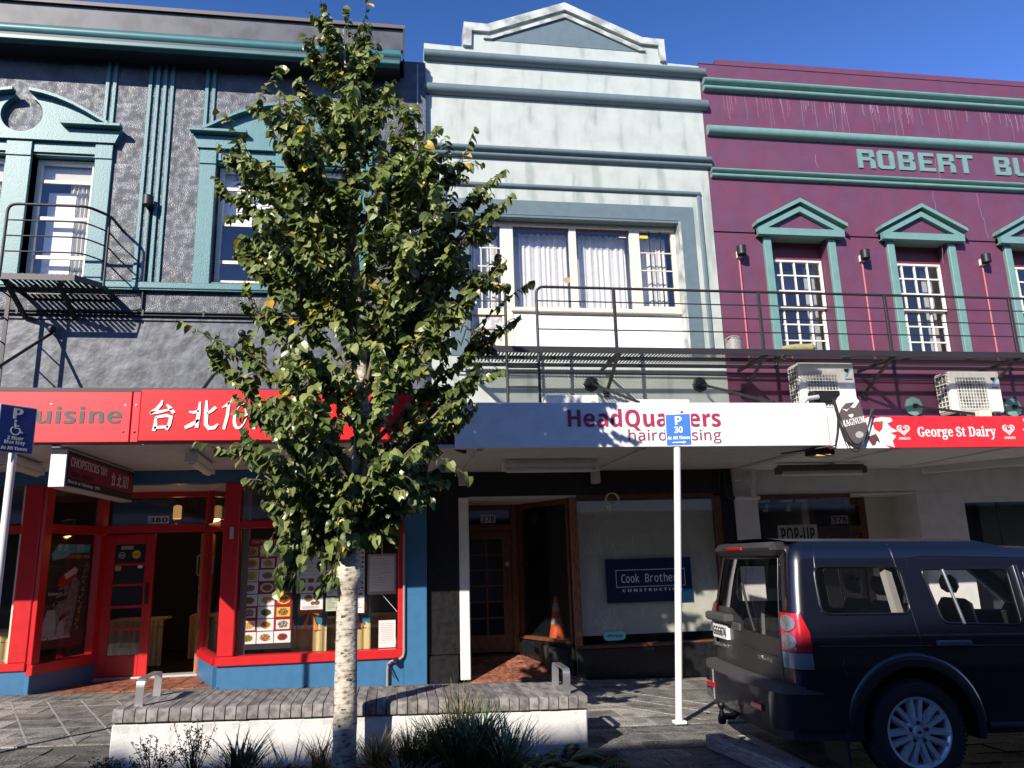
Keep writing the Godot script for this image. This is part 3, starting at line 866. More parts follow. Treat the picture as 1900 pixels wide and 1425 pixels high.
func maroon_building() -> void:
	var o := thing("maroon_building", "maroon two-storey building with sage green mouldings and window pediments", "building", Vector3(8.5, 0, 0))
	var wx := [6.7, 8.945, 11.19]
	var holes := []
	for x in wx:
		holes.append([x - 0.51, x + 0.51, 4.7, 6.75])
	var b := Mb.new()
	b.wall(5.2, 18.0, 6.8, 9.93, -0.35, 0.0, [])
	part("wall", b, M.maroon, o)
	b = Mb.new()
	b.wall(5.2, 18.0, 2.9, 6.795, -0.35, -0.025, holes)
	part("wall", b, M.maroon, o)
	shell(o, 5.21, 18.0, 9.8, -0.35, M.room)
	part("rear_parapet", bxm(5.72, 18.0, 9.8, 10.34, -0.75, -0.4), M.maroon, o)
	part("parapet_cap", bxm(5.2, 18.0, 9.93, 9.945, -0.36, 0.012), M.maroon, o)
	for q in [[9.5, 9.62, 0.12], [9.38, 9.48, 0.09], [8.54, 8.72, 0.11], [7.84, 7.92, 0.09], [7.75, 7.83, 0.065]]:
		b = Mb.new()
		b.prismx(half_round(0.0, q[0], q[1], q[2], 8), 5.24, 18.0)
		part("string_moulding", b, M.sage, o)
	# lime runs under the cornice, cracks
	var st := Mb.new()
	var r2 := RandomNumberGenerator.new()
	r2.seed = 5
	for i in 120:
		var x := 5.45 + r2.randf() * 7.5
		var y := 9.36
		var ln := r2.randf_range(0.12, 0.6) * (1.0 if r2.randf() < 0.4 else 0.6)
		var w := r2.randf_range(0.0012, 0.003) * (2.0 if r2.randf() < 0.12 else 1.0)
		var px := x
		while y > 9.36 - ln and y > 8.76:
			var nx := px + r2.randf_range(-0.006, 0.008)
			st.quad(Vector3(px - w, y, 0.002), Vector3(px + w, y, 0.002), Vector3(nx + w, y - 0.06, 0.002), Vector3(nx - w, y - 0.06, 0.002), Vector3(0, 0, 1))
			px = nx; y -= 0.06; w = maxf(w * 0.97, 0.0015)
	for q in [[9.35, 7.7, 0.7], [9.5, 8.35, 0.5], [10.2, 7.7, 0.8], [7.2, 8.3, 0.25], [9.36, 6.7, 0.3]]:
		var px: float = q[0]
		var y: float = q[1]
		while y > q[1] - q[2]:
			var nx := px + r2.randf_range(-0.02, 0.03)
			st.quad(Vector3(px - 0.003, y, 0.002), Vector3(px + 0.003, y, 0.002), Vector3(nx + 0.003, y - 0.05, 0.002), Vector3(nx - 0.003, y - 0.05, 0.002), Vector3(0, 0, 1))
			px = nx; y -= 0.05
	part("lime_streaks", st, mat("lime", L(0.33, 0.22, 0.27), 0.8), o).set_meta("kind", "stuff")
	for x in wx:
		for s in [-1.0, 1.0]:
			part("window_jamb", bxm(x + s * 0.515 - (0.0 if s > 0 else 0.13), x + s * 0.515 + (0.13 if s > 0 else 0.0), 4.66, 6.72, -0.3, 0.035, 0.006), M.sage, o)
		part("reveal_head", bxm(x - 0.51, x + 0.51, 6.74, 6.76, -0.3, -0.02), M.sage, o)
		b = Mb.new()
		b.prism(PackedVector2Array([Vector2(x - 0.77, 6.74), Vector2(x + 0.77, 6.74), Vector2(x + 0.77, 6.93), Vector2(x, 7.32), Vector2(x - 0.77, 6.93)]), 0.0, 0.05)
		b.prism(PackedVector2Array([Vector2(x - 0.77, 6.72), Vector2(x + 0.77, 6.72), Vector2(x + 0.77, 6.84), Vector2(x - 0.77, 6.84)]), 0.0, 0.13)
		b.prism(PackedVector2Array([Vector2(x - 0.77, 6.84), Vector2(x - 0.6, 6.84), Vector2(x, 7.15), Vector2(x + 0.6, 6.84), Vector2(x + 0.77, 6.84), Vector2(x, 7.25)]), 0.05, 0.13)
		var pd := part("pediment", b, M.sage, o)
		b = Mb.new()
		b.prism(PackedVector2Array([Vector2(x - 0.81, 6.88), Vector2(x, 7.3), Vector2(x + 0.81, 6.88), Vector2(x + 0.81, 6.94), Vector2(x, 7.37), Vector2(x - 0.81, 6.94)]), 0.0, 0.19)
		part("pediment_coping", b, M.sage, pd)
		b = Mb.new()
		b.prism(PackedVector2Array([Vector2(x - 0.56, 6.85), Vector2(x + 0.56, 6.85), Vector2(x, 7.14)]), 0.05, 0.055)
		part("pediment_panel", b, M.maroon, pd)
		part("head_board", bxm(x - 0.5, x + 0.5, 6.58, 6.74, -0.3, -0.245), M.maroon_board, o)
		part("head_board", bxm(x - 0.5, x + 0.5, 6.43, 6.578, -0.3, -0.24), M.maroon_board, o)
		var cols := [x - 0.24, x, x + 0.24]
		sash(o, x - 0.5, x + 0.5, 5.56, 6.42, -0.25, cols, [5.87, 6.145], M.white_paint, M.glass, 0.04, 0.024)
		var w := sash(o, x - 0.5, x + 0.5, 4.68, 5.6, -0.31, cols, [5.02, 5.3], M.white_paint, M.glass, 0.045, 0.024)
		part("jamb_strip", bxm(x + 0.3, x + 0.49, 4.75, 6.4, -0.5, -0.49), mat("jamb_grey", L(0.4, 0.4, 0.37), 0.7), w)  # plain grey strip standing in for the jamb visible inside
		part("blind", bxm(x - 0.48, x + 0.48, 6.0, 6.4, -0.7, -0.69), mat("blind_grey", L(0.2, 0.21, 0.22), 0.7), w)
	var names := ["round black wall lamp on the maroon wall, nearest the pale building", "round black wall lamp between the first two maroon building windows", "round black wall lamp left of the third green pediment"]
	for i in 3:
		wall_lamp([5.6, 7.8, 10.07][i], 6.42, -0.025, names[i], M.pink_pipe, 4.62)
	# raised block lettering
	# raised block lettering, built of butted bars with clipped corners
	var lets := part("lettering", bxm(7.985, 8.07, 8.09, 8.11, 0.0, 0.012), M.sage, o)
	var glyph := {
		"R": [[0, 0, 1, 0, 1, 10, 0, 10], [1, 8, 2.7, 8, 3.4, 10, 1, 10], [2.7, 5.9, 3.7, 6.2, 3.7, 9.2, 3.4, 10, 2.7, 8], [1, 4.1, 2.9, 4.1, 3.3, 5, 2.7, 5.9, 1, 5.9], [2.75, 0, 3.8, 0, 3.8, 3.7, 3.3, 5, 2.9, 4.1, 2.75, 4.1]],
		"O": [[0, 1, 0.5, 0, 1.05, 1.8, 1.05, 8.2, 0.5, 10, 0, 9], [0.5, 0, 3.2, 0, 2.65, 1.8, 1.05, 1.8], [3.2, 0, 3.7, 1, 3.7, 9, 3.2, 10, 2.65, 8.2, 2.65, 1.8], [0.5, 10, 1.05, 8.2, 2.65, 8.2, 3.2, 10]],
		"B": [[0, 0, 1, 0, 1, 10, 0, 10], [1, 8.2, 2.5, 8.2, 3.2, 10, 1, 10], [2.5, 5.9, 3.1, 5.3, 3.6, 6.2, 3.6, 9.2, 3.2, 10, 2.5, 8.2], [1, 4.2, 2.6, 4.2, 3.1, 5.3, 2.5, 5.9, 1, 5.9], [2.6, 1.8, 3.3, 0, 3.7, 0.9, 3.7, 4.2, 3.1, 5.3, 2.6, 4.2], [1, 0, 3.3, 0, 2.6, 1.8, 1, 1.8]],
		"E": [[0, 0, 1, 0, 1, 10, 0, 10], [1, 8.2, 3.5, 8.2, 3.5, 10, 1, 10], [1, 4.2, 2.9, 4.2, 2.9, 5.9, 1, 5.9], [1, 0, 3.6, 0, 3.6, 1.8, 1, 1.8]],
		"T": [[1.35, 0, 2.4, 0, 2.4, 8.2, 1.35, 8.2], [0, 8.2, 3.75, 8.2, 3.75, 10, 0, 10]],
		"U": [[0, 1, 0.5, 0, 1.05, 1.8, 1.05, 10, 0, 10], [0.5, 0, 3.2, 0, 2.65, 1.8, 1.05, 1.8], [3.2, 0, 3.7, 1, 3.7, 10, 2.65, 10, 2.65, 1.8]],
		"N": [[0, 0, 1, 0, 1, 10, 0, 10], [1, 10, 1, 6.5, 2.7, 0, 2.7, 3.5], [2.7, 0, 3.7, 0, 3.7, 10, 2.7, 10]],
		"S": [[0, 0.9, 0.5, 0, 3.2, 0, 3.2, 1.8, 0, 1.8], [2.65, 1.8, 3.2, 0, 3.7, 0.9, 3.7, 5, 3.2, 5.9, 2.65, 4.2], [0.5, 4.2, 2.65, 4.2, 3.2, 5.9, 0.5, 5.9], [0, 5, 0.5, 4.2, 0.5, 5.9, 1.05, 5.9, 1.05, 8.2, 0.5, 10, 0, 9.1], [0.5, 10, 1.05, 8.2, 3.6, 8.2, 3.2, 10]],
	}
	var word := [["R", 7.985], ["O", 8.365], ["B", 8.765], ["E", 9.165], ["R", 9.54], ["T", 9.915], ["B", 10.665], ["U", 11.06], ["R", 11.47], ["N", 11.88], ["S", 12.29]]
	for w in word:
		var g := Mb.new()
		for poly in glyph[w[0]]:
			var pl := PackedVector2Array()
			for k in poly.size() / 2:
				pl.append(Vector2(w[1] + poly[2 * k] * 0.085, 8.08 + poly[2 * k + 1] * 0.0355))
			g.prism(pl, 0.0, 0.022)
		part("letter", g, M.sage, lets)

# ---- canopies ------------------------------------------------------------------------------------------------------------------
func batten(x0: float, z0: float, x1: float, z1: float, y: float, w: float, label: String, m: Material) -> void:
	var c := Vector3((x0 + x1) / 2, y, (z0 + z1) / 2)
	var o := thing("batten_lamp", label, "ceiling lamp", c, "unlit tube lamps under the shop canopies")
	var a := Vector3(x0, y, z0)
	var b := Vector3(x1, y, z1)
	var g := Mb.new()
	g.bar(a, b, w, 0.05)
	g.bar(a + Vector3(0, 0.03, 0), b + Vector3(0, 0.03, 0), w * 0.6, 0.06)
	part("lamp_housing", g, m, o)
	g = Mb.new()
	var d := (b - a).normalized() * 0.03
	g.tube(PackedVector3Array([a + d + Vector3(0, -0.05, 0), b - d + Vector3(0, -0.05, 0)]), w * 0.36, 10)
	part("diffuser", g, mat("diffuser", L(0.6, 0.58, 0.54), 0.3), o)
	for e in [a, b]:
		g = Mb.new()
		g.bar(e - d * 0.7 + Vector3(0, -0.02, 0), e + d * 0.7 + Vector3(0, -0.02, 0), w * 1.1, 0.1)
		part("end_cap", g, m, o)

func canopies() -> void:
	var o := thing("restaurant_canopy", "flat canopy over the footpath in front of the red restaurant", "canopy", Vector3(-3.2, 2.95, 1.2))
	part("soffit", bxm(-9, 0.46, 2.92, 2.97, 0.12, 2.5), M.soffit, o)
	part("roof_sheet", bxm(-9, 0.46, 3.36, 3.4, 0.13, 2.5), M.dark_flashing, o)
	part("front_beam", bxm(-9, 0.46, 2.97, 3.5, 2.42, 2.5), M.dark_flashing, o)
	part("gutter", bxm(-9, 0.46, 3.5, 3.54, 2.3, 2.52), M.dark_flashing, o)
	part("cover_strip", bxm(-0.05, 0.0, 2.9, 2.92, 0.15, 2.45), M.soffit, o)
	o = thing("pale_building_canopy", "flat canopy over the footpath in front of the empty shop", "canopy", Vector3(2.9, 2.88, 1.2))
	part("soffit", bxm(0.47, 5.25, 2.86, 2.9, 0.0, 2.5), M.soffit, o)
	part("roof_sheet", bxm(0.47, 5.25, 3.26, 3.3, 0.0, 2.5), M.galv, o)
	part("front_beam", bxm(0.68, 5.25, 2.9, 3.33, 2.44, 2.51), M.dark_flashing, o)
	for x in [0.98, 2.95, 5.16]:
		part("bracket_block", bxm(x - 0.06, x + 0.06, 2.66, 2.86, 0.02, 0.16, 0.01), M.soffit, o)
		part("cover_strip", bxm(x - 0.03, x + 0.03, 2.835, 2.86, 0.16, 2.4), M.soffit, o)
	o = thing("dairy_canopy", "flat canopy in front of the white painted shops of the maroon building", "canopy", Vector3(8.5, 2.85, 1.2))
	part("soffit", bxm(5.26, 18.0, 2.84, 2.88, -0.02, 2.5), M.shop_white, o)
	part("roof_sheet", bxm(5.26, 18.0, 3.1, 3.14, -0.02, 2.5), M.galv, o)
	part("front_beam", bxm(5.26, 18.0, 2.88, 3.15, 2.44, 2.51), M.dark_flashing, o)
	var b := Mb.new()
	b.bar(Vector3(8.3, 2.79, 0.1), Vector3(9.9, 2.79, 2.4), 0.14, 0.1)
	part("diagonal_beam", b, M.shop_white, o)
	for x in [6.3, 7.9]:
		part("cover_strip", bxm(x - 0.03, x + 0.03, 2.82, 2.84, 0.1, 2.4), M.shop_white, o)
	batten(-2.25, 2.15, -2.33, 0.95, 2.84, 0.13, "white tube lamp under the restaurant canopy, pointing to the red door", M.white_paint)
	batten(-4.2, 2.2, -4.3, 1.05, 2.84, 0.13, "white tube lamp under the canopy behind the accessible parking sign", M.white_paint)
	batten(1.4, 1.42, 2.62, 1.4, 2.78, 0.12, "long white tube lamp in front of the shop numbered 378", M.white_paint)
	batten(5.45, 0.85, 6.75, 0.88, 2.75, 0.14, "dirty rust stained tube lamp under the canopy beside the white pillar", mat("dirty_lamp", L(0.17, 0.13, 0.09), 0.6, {"tex": "speck", "scale": 2.0}))

func num_plate(o: Node3D, s: String, x0: float, x1: float, y0: float, y1: float, z: float) -> void:
	var p := part("number_plate", bxm(x0, x1, y0, y1, z, z + 0.004), mat("plate_grey", L(0.72, 0.72, 0.72), 0.4), o)
	var b := Mb.new()
	b.text(s, x0 + 0.015, x1 - 0.015, y0 + 0.02, y1 - 0.02, z + 0.006, "sans", true, 0.003)
	part("numerals", b, M.print_black, p)

func pendant(x: float, y: float, z: float, label: String) -> void:
	var o := thing("pendant_lamp", label, "pendant lamp", Vector3(x, y, z), "amber pendant lamps in the restaurant")
	var b := Mb.new()
	b.lathe(PackedVector2Array([Vector2(0.06, -0.1), Vector2(0.065, -0.09), Vector2(0.065, 0.1), Vector2(0.03, 0.12), Vector2(0, 0.12)]), Vector3(x, y, z), Vector3.UP, 14)
	part("lamp_shade", b, mat("lamp_shade", L(0.5, 0.27, 0.1), 0.5, {"emit": L(0.9, 0.5, 0.18), "power": 0.35}), o)
	b = Mb.new()
	b.tube(PackedVector3Array([Vector3(x, y + 0.12, z), Vector3(x, 2.88, z)]), 0.006, 6)
	part("cord", b, M.print_black, o)
	var l := OmniLight3D.new()
	l.name = "lamp_glow"
	o.add_child(l)
	l.position = Vector3(0, -0.14, 0.0)
	l.light_color = Color(1.0, 0.72, 0.4)
	l.light_energy = 0.06
	l.light_size = 0.05
	l.omni_range = 8.0
	l.omni_attenuation = 2.0
	l.shadow_enabled = true

func framed(o: Node3D, called: String, b: Mb, m: Material, glass_mb: Mb, glass: Material) -> MeshInstance3D:
	var w := part(called, b, m, o)
	part("pane", glass_mb, glass, w)
	return w

func restaurant_front() -> void:
	var o := thing("restaurant_shopfront", "red framed restaurant shop front on a blue base under the dark building", "shop front", Vector3(-2.4, 0.05, 0))
	var R = M.shop_red
	var B = M.shop_blue
	# lintel beam and piers
	part("lintel_beam", bxm(-9, 0.45, 2.74, 2.92, -0.1, 0.1), B, o)
	part("pillar", bxm(0.15, 0.46, -0.05, 2.74, -0.2, 0.12, 0.01), B, o)
	# the bay left of the entrance
	part("stall_riser", bxm(-9, -4.6, -0.05, 0.4, -0.1, 0.1), B, o)
	part("sill", bxm(-9, -4.6, 0.4, 0.5, -0.12, 0.13, 0.01), R, o)
	part("post", bxm(-4.82, -4.6, 0.5, 2.74, -0.08, 0.12, 0.01), R, o)
	part("transom", bxm(-9, -4.82, 2.12, 2.22, -0.05, 0.09), R, o)
	part("pane", bxm(-9, -4.86, 0.5, 2.12, 0.0, 0.006), M.glass, o)
	part("pane", bxm(-9, -4.86, 2.22, 2.74, 0.0, 0.006), M.glass, o)
	part("timber_bead", bxm(-4.87, -4.82, 0.5, 2.74, -0.03, 0.04), M.cream_paint, o)
	# splayed side window with the poster
	var a := Vector3(-4.6, 0, 0.1)
	var e := Vector3(-4.24, 0, -1.12)
	var d := (e - a)
	var ln := d.length()
	var ang := atan2(-d.z, d.x)
	var T := Transform3D(Basis(Vector3.UP, ang), a)
	var pieces := [["stall_riser", 0.0, ln, -0.05, 0.34, -0.06, 0.06, B], ["sill", 0.0, ln, 0.34, 0.47, -0.07, 0.09, R], ["post", 0.0, 0.14, 0.47, 2.74, -0.05, 0.07, R], ["post", ln - 0.12, ln, 0.47, 2.74, -0.05, 0.07, R], ["transom", 0.14, ln - 0.12, 2.12, 2.24, -0.04, 0.05, R]]
	for q in pieces:
		var b := Mb.new()
		b.t = T
		b.bx(q[1], q[2], q[3], q[4], q[5], q[6], 0.006)
		part(q[0], b, q[7], o)
	for q in [[0.47, 2.12], [2.24, 2.74]]:
		var b := Mb.new()
		b.t = T
		b.bx(0.14, ln - 0.12, q[0], q[1], 0.0, 0.006)
		part("pane", b, M.glass, o)
	penguin_poster(T, ln)
	# the doors
	var z := -1.12
	var top := 2.14
	part("door_head", bxm(-4.24, -2.72, 2.14, 2.25, z - 0.05, z + 0.06, 0.006), R, o)
	part("door_post", bxm(-4.3, -4.2, 0.1, 2.74, z - 0.06, z + 0.06, 0.006), R, o)
	part("door_post", bxm(-2.8, -2.72, 0.1, 2.74, z - 0.06, z + 0.06, 0.006), R, o)
	part("transom_frame", bxm(-4.2, -2.8, 2.66, 2.74, z - 0.04, z + 0.04), R, o)
	part("fanlight", bxm(-4.2, -2.8, 2.25, 2.66, z - 0.003, z + 0.003), M.glass_dull, o)
	num_plate(o, "380", -3.62, -3.33, 2.27, 2.38, z + 0.01)
	var dm := Mb.new()
	for q in [[-4.2, -4.05, 0.13, 2.12], [-3.62, -3.49, 0.13, 2.12]]:
		dm.bx(q[0], q[1], q[2], q[3], z - 0.025, z + 0.025, 0.006)
	dm.bx(-4.05, -3.62, 1.98, 2.12, z - 0.025, z + 0.025, 0.006)
	dm.bx(-4.05, -3.62, 0.13, 0.42, z - 0.025, z + 0.025, 0.006)
	for y in [0.78, 1.09, 1.4, 1.69]:
		dm.bx(-4.05, -3.62, y - 0.018, y + 0.018, z - 0.02, z + 0.022, 0.004)
	var door := part("door", dm, R, o)
	for q in [[0.42, 0.762], [0.798, 1.072], [1.108, 1.382], [1.418, 1.672], [1.708, 1.98]]:
		part("pane", bxm(-4.05, -3.62, q[0], q[1], z - 0.003, z + 0.003), M.glass_dull, door)
	part("pull_handle", bxm(-3.58, -3.54, 1.12, 1.42, z + 0.025, z + 0.06, 0.01), M.print_black, door)
	for y in [0.42, 1.82]:
		part("hinge", bxm(-4.23, -4.19, y, y + 0.2, z + 0.02, z + 0.05, 0.006), M.print_black, door)
	var b := Mb.new()
	b.disc(Vector3(-3.75, 1.83, z + 0.006), 0.06, Vector3(0, 0, 1), 24)
	part("yellow_sticker", b, M.print_yellow, door)
	b = Mb.new()
	b.bx(-3.8, -3.7, 1.822, 1.832, z + 0.007, z + 0.009)
	part("sticker_print", b, M.print_black, door)
	b = Mb.new()
	for k in 24:
		var q0 := TAU * k / 24
		var q1 := TAU * (k + 1) / 24
		b.bar(Vector3(-3.95 + 0.042 * cos(q0), 1.82 + 0.042 * sin(q0), z + 0.006), Vector3(-3.95 + 0.042 * cos(q1), 1.82 + 0.042 * sin(q1), z + 0.006), 0.005, 0.005)
	b.bx(-3.975, -3.925, 1.825, 1.832, z + 0.005, z + 0.007)
	b.bx(-3.975, -3.925, 1.808, 1.815, z + 0.005, z + 0.007)
	part("ring_sticker", b, M.print_white, door)
	part("sticker", bxm(-3.97, -3.8, 1.905, 1.955, z + 0.004, z + 0.008, 0.001), mat("sticker_grey", L(0.4, 0.38, 0.34), 0.6), door)
	part("sticker", bxm(-4.03, -3.95, 1.6, 1.67, z + 0.004, z + 0.008), mat("sticker_tan", L(0.5, 0.4, 0.22), 0.6), door)
	part("sticker", bxm(-3.72, -3.65, 1.63, 1.67, z + 0.004, z + 0.008), M.print_white, door)
	# inner leaf standing open
	var im := Mb.new()
	im.bx(-2.86, -2.81, 0.12, 2.12, z - 0.12, z - 0.02, 0.006)
	im.bx(-2.86, -2.81, 0.12, 2.12, z - 0.75, z - 0.65, 0.006)
	im.bx(-2.86, -2.81, 0.12, 0.4, z - 0.65, z - 0.12)
	im.bx(-2.86, -2.81, 2.0, 2.12, z - 0.65, z - 0.12)
	for y in [0.78, 1.09, 1.4, 1.69]:
		im.bx(-2.855, -2.815, y - 0.018, y + 0.018, z - 0.65, z - 0.12)
	var leaf := part("open_door", im, M.pine_wood, o)
	part("pane", bxm(-2.838, -2.832, 0.4, 2.0, z - 0.65, z - 0.12), M.glass_dull, leaf)
	b = Mb.new()
	b.tube(PackedVector3Array([Vector3(-2.87, 1.5, z - 0.1), Vector3(-2.91, 1.52, z - 0.1), Vector3(-2.91, 1.78, z - 0.1), Vector3(-2.87, 1.8, z - 0.1)]), 0.01, 8)
	part("pull_handle", b, M.steel, leaf)
	# right splay and the big window
	a = Vector3(-2.74, 0, -1.1)
	e = Vector3(-2.28, 0, 0.1)
	d = e - a
	ln = d.length()
	T = Transform3D(Basis(Vector3.UP, atan2(-d.z, d.x)), a)
	for q in [["stall_riser", 0.0, ln, -0.05, 0.36, -0.06, 0.06, B], ["sill", 0.0, ln, 0.36, 0.46, -0.06, 0.08, R], ["transom", 0.0, ln, 2.12, 2.24, -0.04, 0.05, R], ["post", 0.0, 0.08, 0.46, 2.74, -0.05, 0.05, R]]:
		b = Mb.new()
		b.t = T
		b.bx(q[1], q[2], q[3], q[4], q[5], q[6], 0.006)
		part(q[0], b, q[7], o)
	for q in [[0.46, 2.12], [2.24, 2.74]]:
		b = Mb.new()
		b.t = T
		b.bx(0.08, ln, q[0], q[1], 0.0, 0.006)
		part("pane", b, M.glass_dull, o)
	part("post", bxm(-2.29, -2.08, 0.46, 2.74, -0.08, 0.12, 0.012), R, o)
	part("stall_riser", bxm(-2.3, 0.15, -0.08, 0.34, -0.1, 0.1, 0.008), B, o)
	part("sill", bxm(-2.3, 0.15, 0.34, 0.46, -0.12, 0.14, 0.012), R, o)
	part("transom", bxm(-2.08, 0.06, 2.12, 2.22, -0.04, 0.1, 0.006), R, o)
	part("post", bxm(0.06, 0.15, 0.46, 2.74, -0.06, 0.11, 0.008), R, o)
	part("head_rail", bxm(-2.08, 0.06, 2.68, 2.74, -0.04, 0.09), R, o)
	part("pane", bxm(-2.08, 0.06, 0.46, 2.12, 0.02, 0.027), M.glass, o)
	part("pane", bxm(-2.08, 0.06, 2.22, 2.68, 0.02, 0.027), M.glass, o)
	part("inner_post", bxm(-2.06, -1.97, 0.46, 2.68, -0.1, -0.04), mat("inner_grey", L(0.2, 0.19, 0.17), 0.7), o)
	part("switch_plate", bxm(-2.2, -2.15, 1.98, 2.14, 0.12, 0.135, 0.004), M.galv, o)
	# red characters on the upper light, mostly hidden by the tree
	b = Mb.new()
	for cx in [-1.7, -0.35]:
		for q in taibei(cx, 2.28, 0.33): b.stroke(q, 0.03, 0.033)
	part("window_lettering", b, M.print_red, o)
	# the floor and the room
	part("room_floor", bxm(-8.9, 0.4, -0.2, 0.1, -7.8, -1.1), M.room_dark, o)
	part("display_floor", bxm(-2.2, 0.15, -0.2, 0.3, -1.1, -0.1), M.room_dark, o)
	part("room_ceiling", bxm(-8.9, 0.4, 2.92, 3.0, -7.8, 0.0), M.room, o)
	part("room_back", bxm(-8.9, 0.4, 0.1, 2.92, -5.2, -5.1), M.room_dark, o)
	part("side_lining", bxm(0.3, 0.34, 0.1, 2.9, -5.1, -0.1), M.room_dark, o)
	part("entrance_ceiling", bxm(-4.7, -2.2, 2.74, 2.78, -1.1, 0.0), M.soffit, o)
	part("threshold", bxm(-4.2, -2.75, -0.1, 0.125, -1.3, -1.06), M.galv, o)
	var tl := thing("entrance_tiles", "terracotta tiles of the restaurant entrance", "tiled floor", Vector3(-3.4, 0.1, -0.4))
	tag(tl, "", "", "", "structure")
	part("tile_bed", bxm(-4.64, -2.25, -0.2, 0.086, -1.06, 0.11), M.mortar, tl)
	var me := bxm(-0.145, 0.145, -0.03, 0.0, -0.145, 0.145, 0.003).done()
	for i in 8:
		for j in 4:
			var x := -4.5 + i * 0.3 - (0.0 if j < 3 else 0.0)
			var zz := -0.05 - j * 0.3
			var f := clampf((0.1 - zz) / 1.2, 0.0, 1.0)
			if x - 0.14 < lerpf(-4.6, -4.25, f) - 0.02 or x + 0.14 > lerpf(-2.28, -2.7, f) + 0.1:
				continue
			inst("tile", me, M["tile_%d" % (rng.randi() % 3)], tl, Vector3(x, 0.1, zz) - tl.position)
	# pendant lamps
	pendant(-4.55, 2.42, -1.9, "amber pendant lamp behind the poster window of the restaurant")
	pendant(-3.5, 2.5, -2.2, "amber pendant lamp above the number 380 fanlight")
	pendant(-2.6, 2.33, -1.75, "amber pendant lamp beside the open restaurant door")
	pendant(-1.42, 2.3, -1.6, "amber pendant lamp over the menus, behind the tree, upper of two")
	pendant(-1.3, 2.18, -1.75, "amber pendant lamp over the menus, behind the tree, lower of two")
	# tables
	for q in [[-1.05, -0.95, "cream skirted table with an orange bow in the restaurant window"], [0.0, -1.3, "cream skirted table at the right end of the restaurant window"], [-5.5, -0.9, "cream skirted table in the far left restaurant window"], [-4.05, -2.6, "cream skirted table behind the restaurant poster"], [-3.0, -3.4, "cream skirted table seen through the open restaurant door"]]:
		var t := thing("restaurant_table", q[2], "table", Vector3(q[0], 0.1, q[1]), "cream skirted tables in the restaurant")
		part("table_top", bxm(q[0] - 0.4, q[0] + 0.4, 0.8, 0.84, q[1] - 0.3, q[1] + 0.3, 0.01), M.cloth_cream, t)
		part("table_skirt", pleats(q[0] - 0.42, q[0] + 0.42, 0.12, 0.82, q[1] + 0.3, 0.11, 0.022), M.cloth_cream, t)
		part("table_leg", bxm(q[0] - 0.04, q[0] + 0.04, 0.1, 0.8, q[1] - 0.04, q[1] + 0.04), M.brown_wood, t)
	for q in [[-1.16, -0.42, "banquet chair with an orange bow tied on its blue back, left of the trunk"], [-0.55, -0.5, "banquet chair with an orange bow behind the tree trunk"]]:
		var c := thing("banquet_chair", q[2], "chair", Vector3(q[0], 0.3, q[1]), "banquet chairs with orange bows")
		var s := Mb.new()
		s.prism(PackedVector2Array([Vector2(q[0] - 0.24, 0.95), Vector2(q[0] - 0.2, 1.12), Vector2(q[0] - 0.12, 1.17), Vector2(q[0] + 0.12, 1.17), Vector2(q[0] + 0.2, 1.12), Vector2(q[0] + 0.24, 0.95), Vector2(q[0] + 0.21, 0.75), Vector2(q[0] - 0.21, 0.75)]), q[1] - 0.05, q[1])
		part("backrest", s, M.bow_blue, c)
		part("chair_cover", pleats(q[0] - 0.23, q[0] + 0.23, 0.3, 0.78, q[1] + 0.015, 0.13, 0.018), M.cloth_cream, c)
		part("seat", bxm(q[0] - 0.22, q[0] + 0.22, 0.7, 0.76, q[1] - 0.45, q[1] - 0.05, 0.02), M.cloth_cream, c)
		s = Mb.new()
		for sg in [-1.0, 1.0]:
			s.prism(PackedVector2Array([Vector2(q[0], 0.985), Vector2(q[0] + sg * 0.07, 1.06), Vector2(q[0] + sg * 0.16, 1.08), Vector2(q[0] + sg * 0.18, 0.98), Vector2(q[0] + sg * 0.15, 0.9), Vector2(q[0] + sg * 0.06, 0.93)]), q[1] + 0.01, q[1] + 0.06)
			s.prism(PackedVector2Array([Vector2(q[0], 0.97), Vector2(q[0] + sg * 0.02, 0.97), Vector2(q[0] + sg * 0.12, 0.72), Vector2(q[0] + sg * 0.05, 0.7)]), q[1] + 0.01, q[1] + 0.025)
		s.cbox(Vector3(q[0] - 0.04, 0.94, q[1]), Vector3(q[0] + 0.04, 1.03, q[1] + 0.08), 0.02)
		part("bow", s, M.bow_orange, c)
	menus()

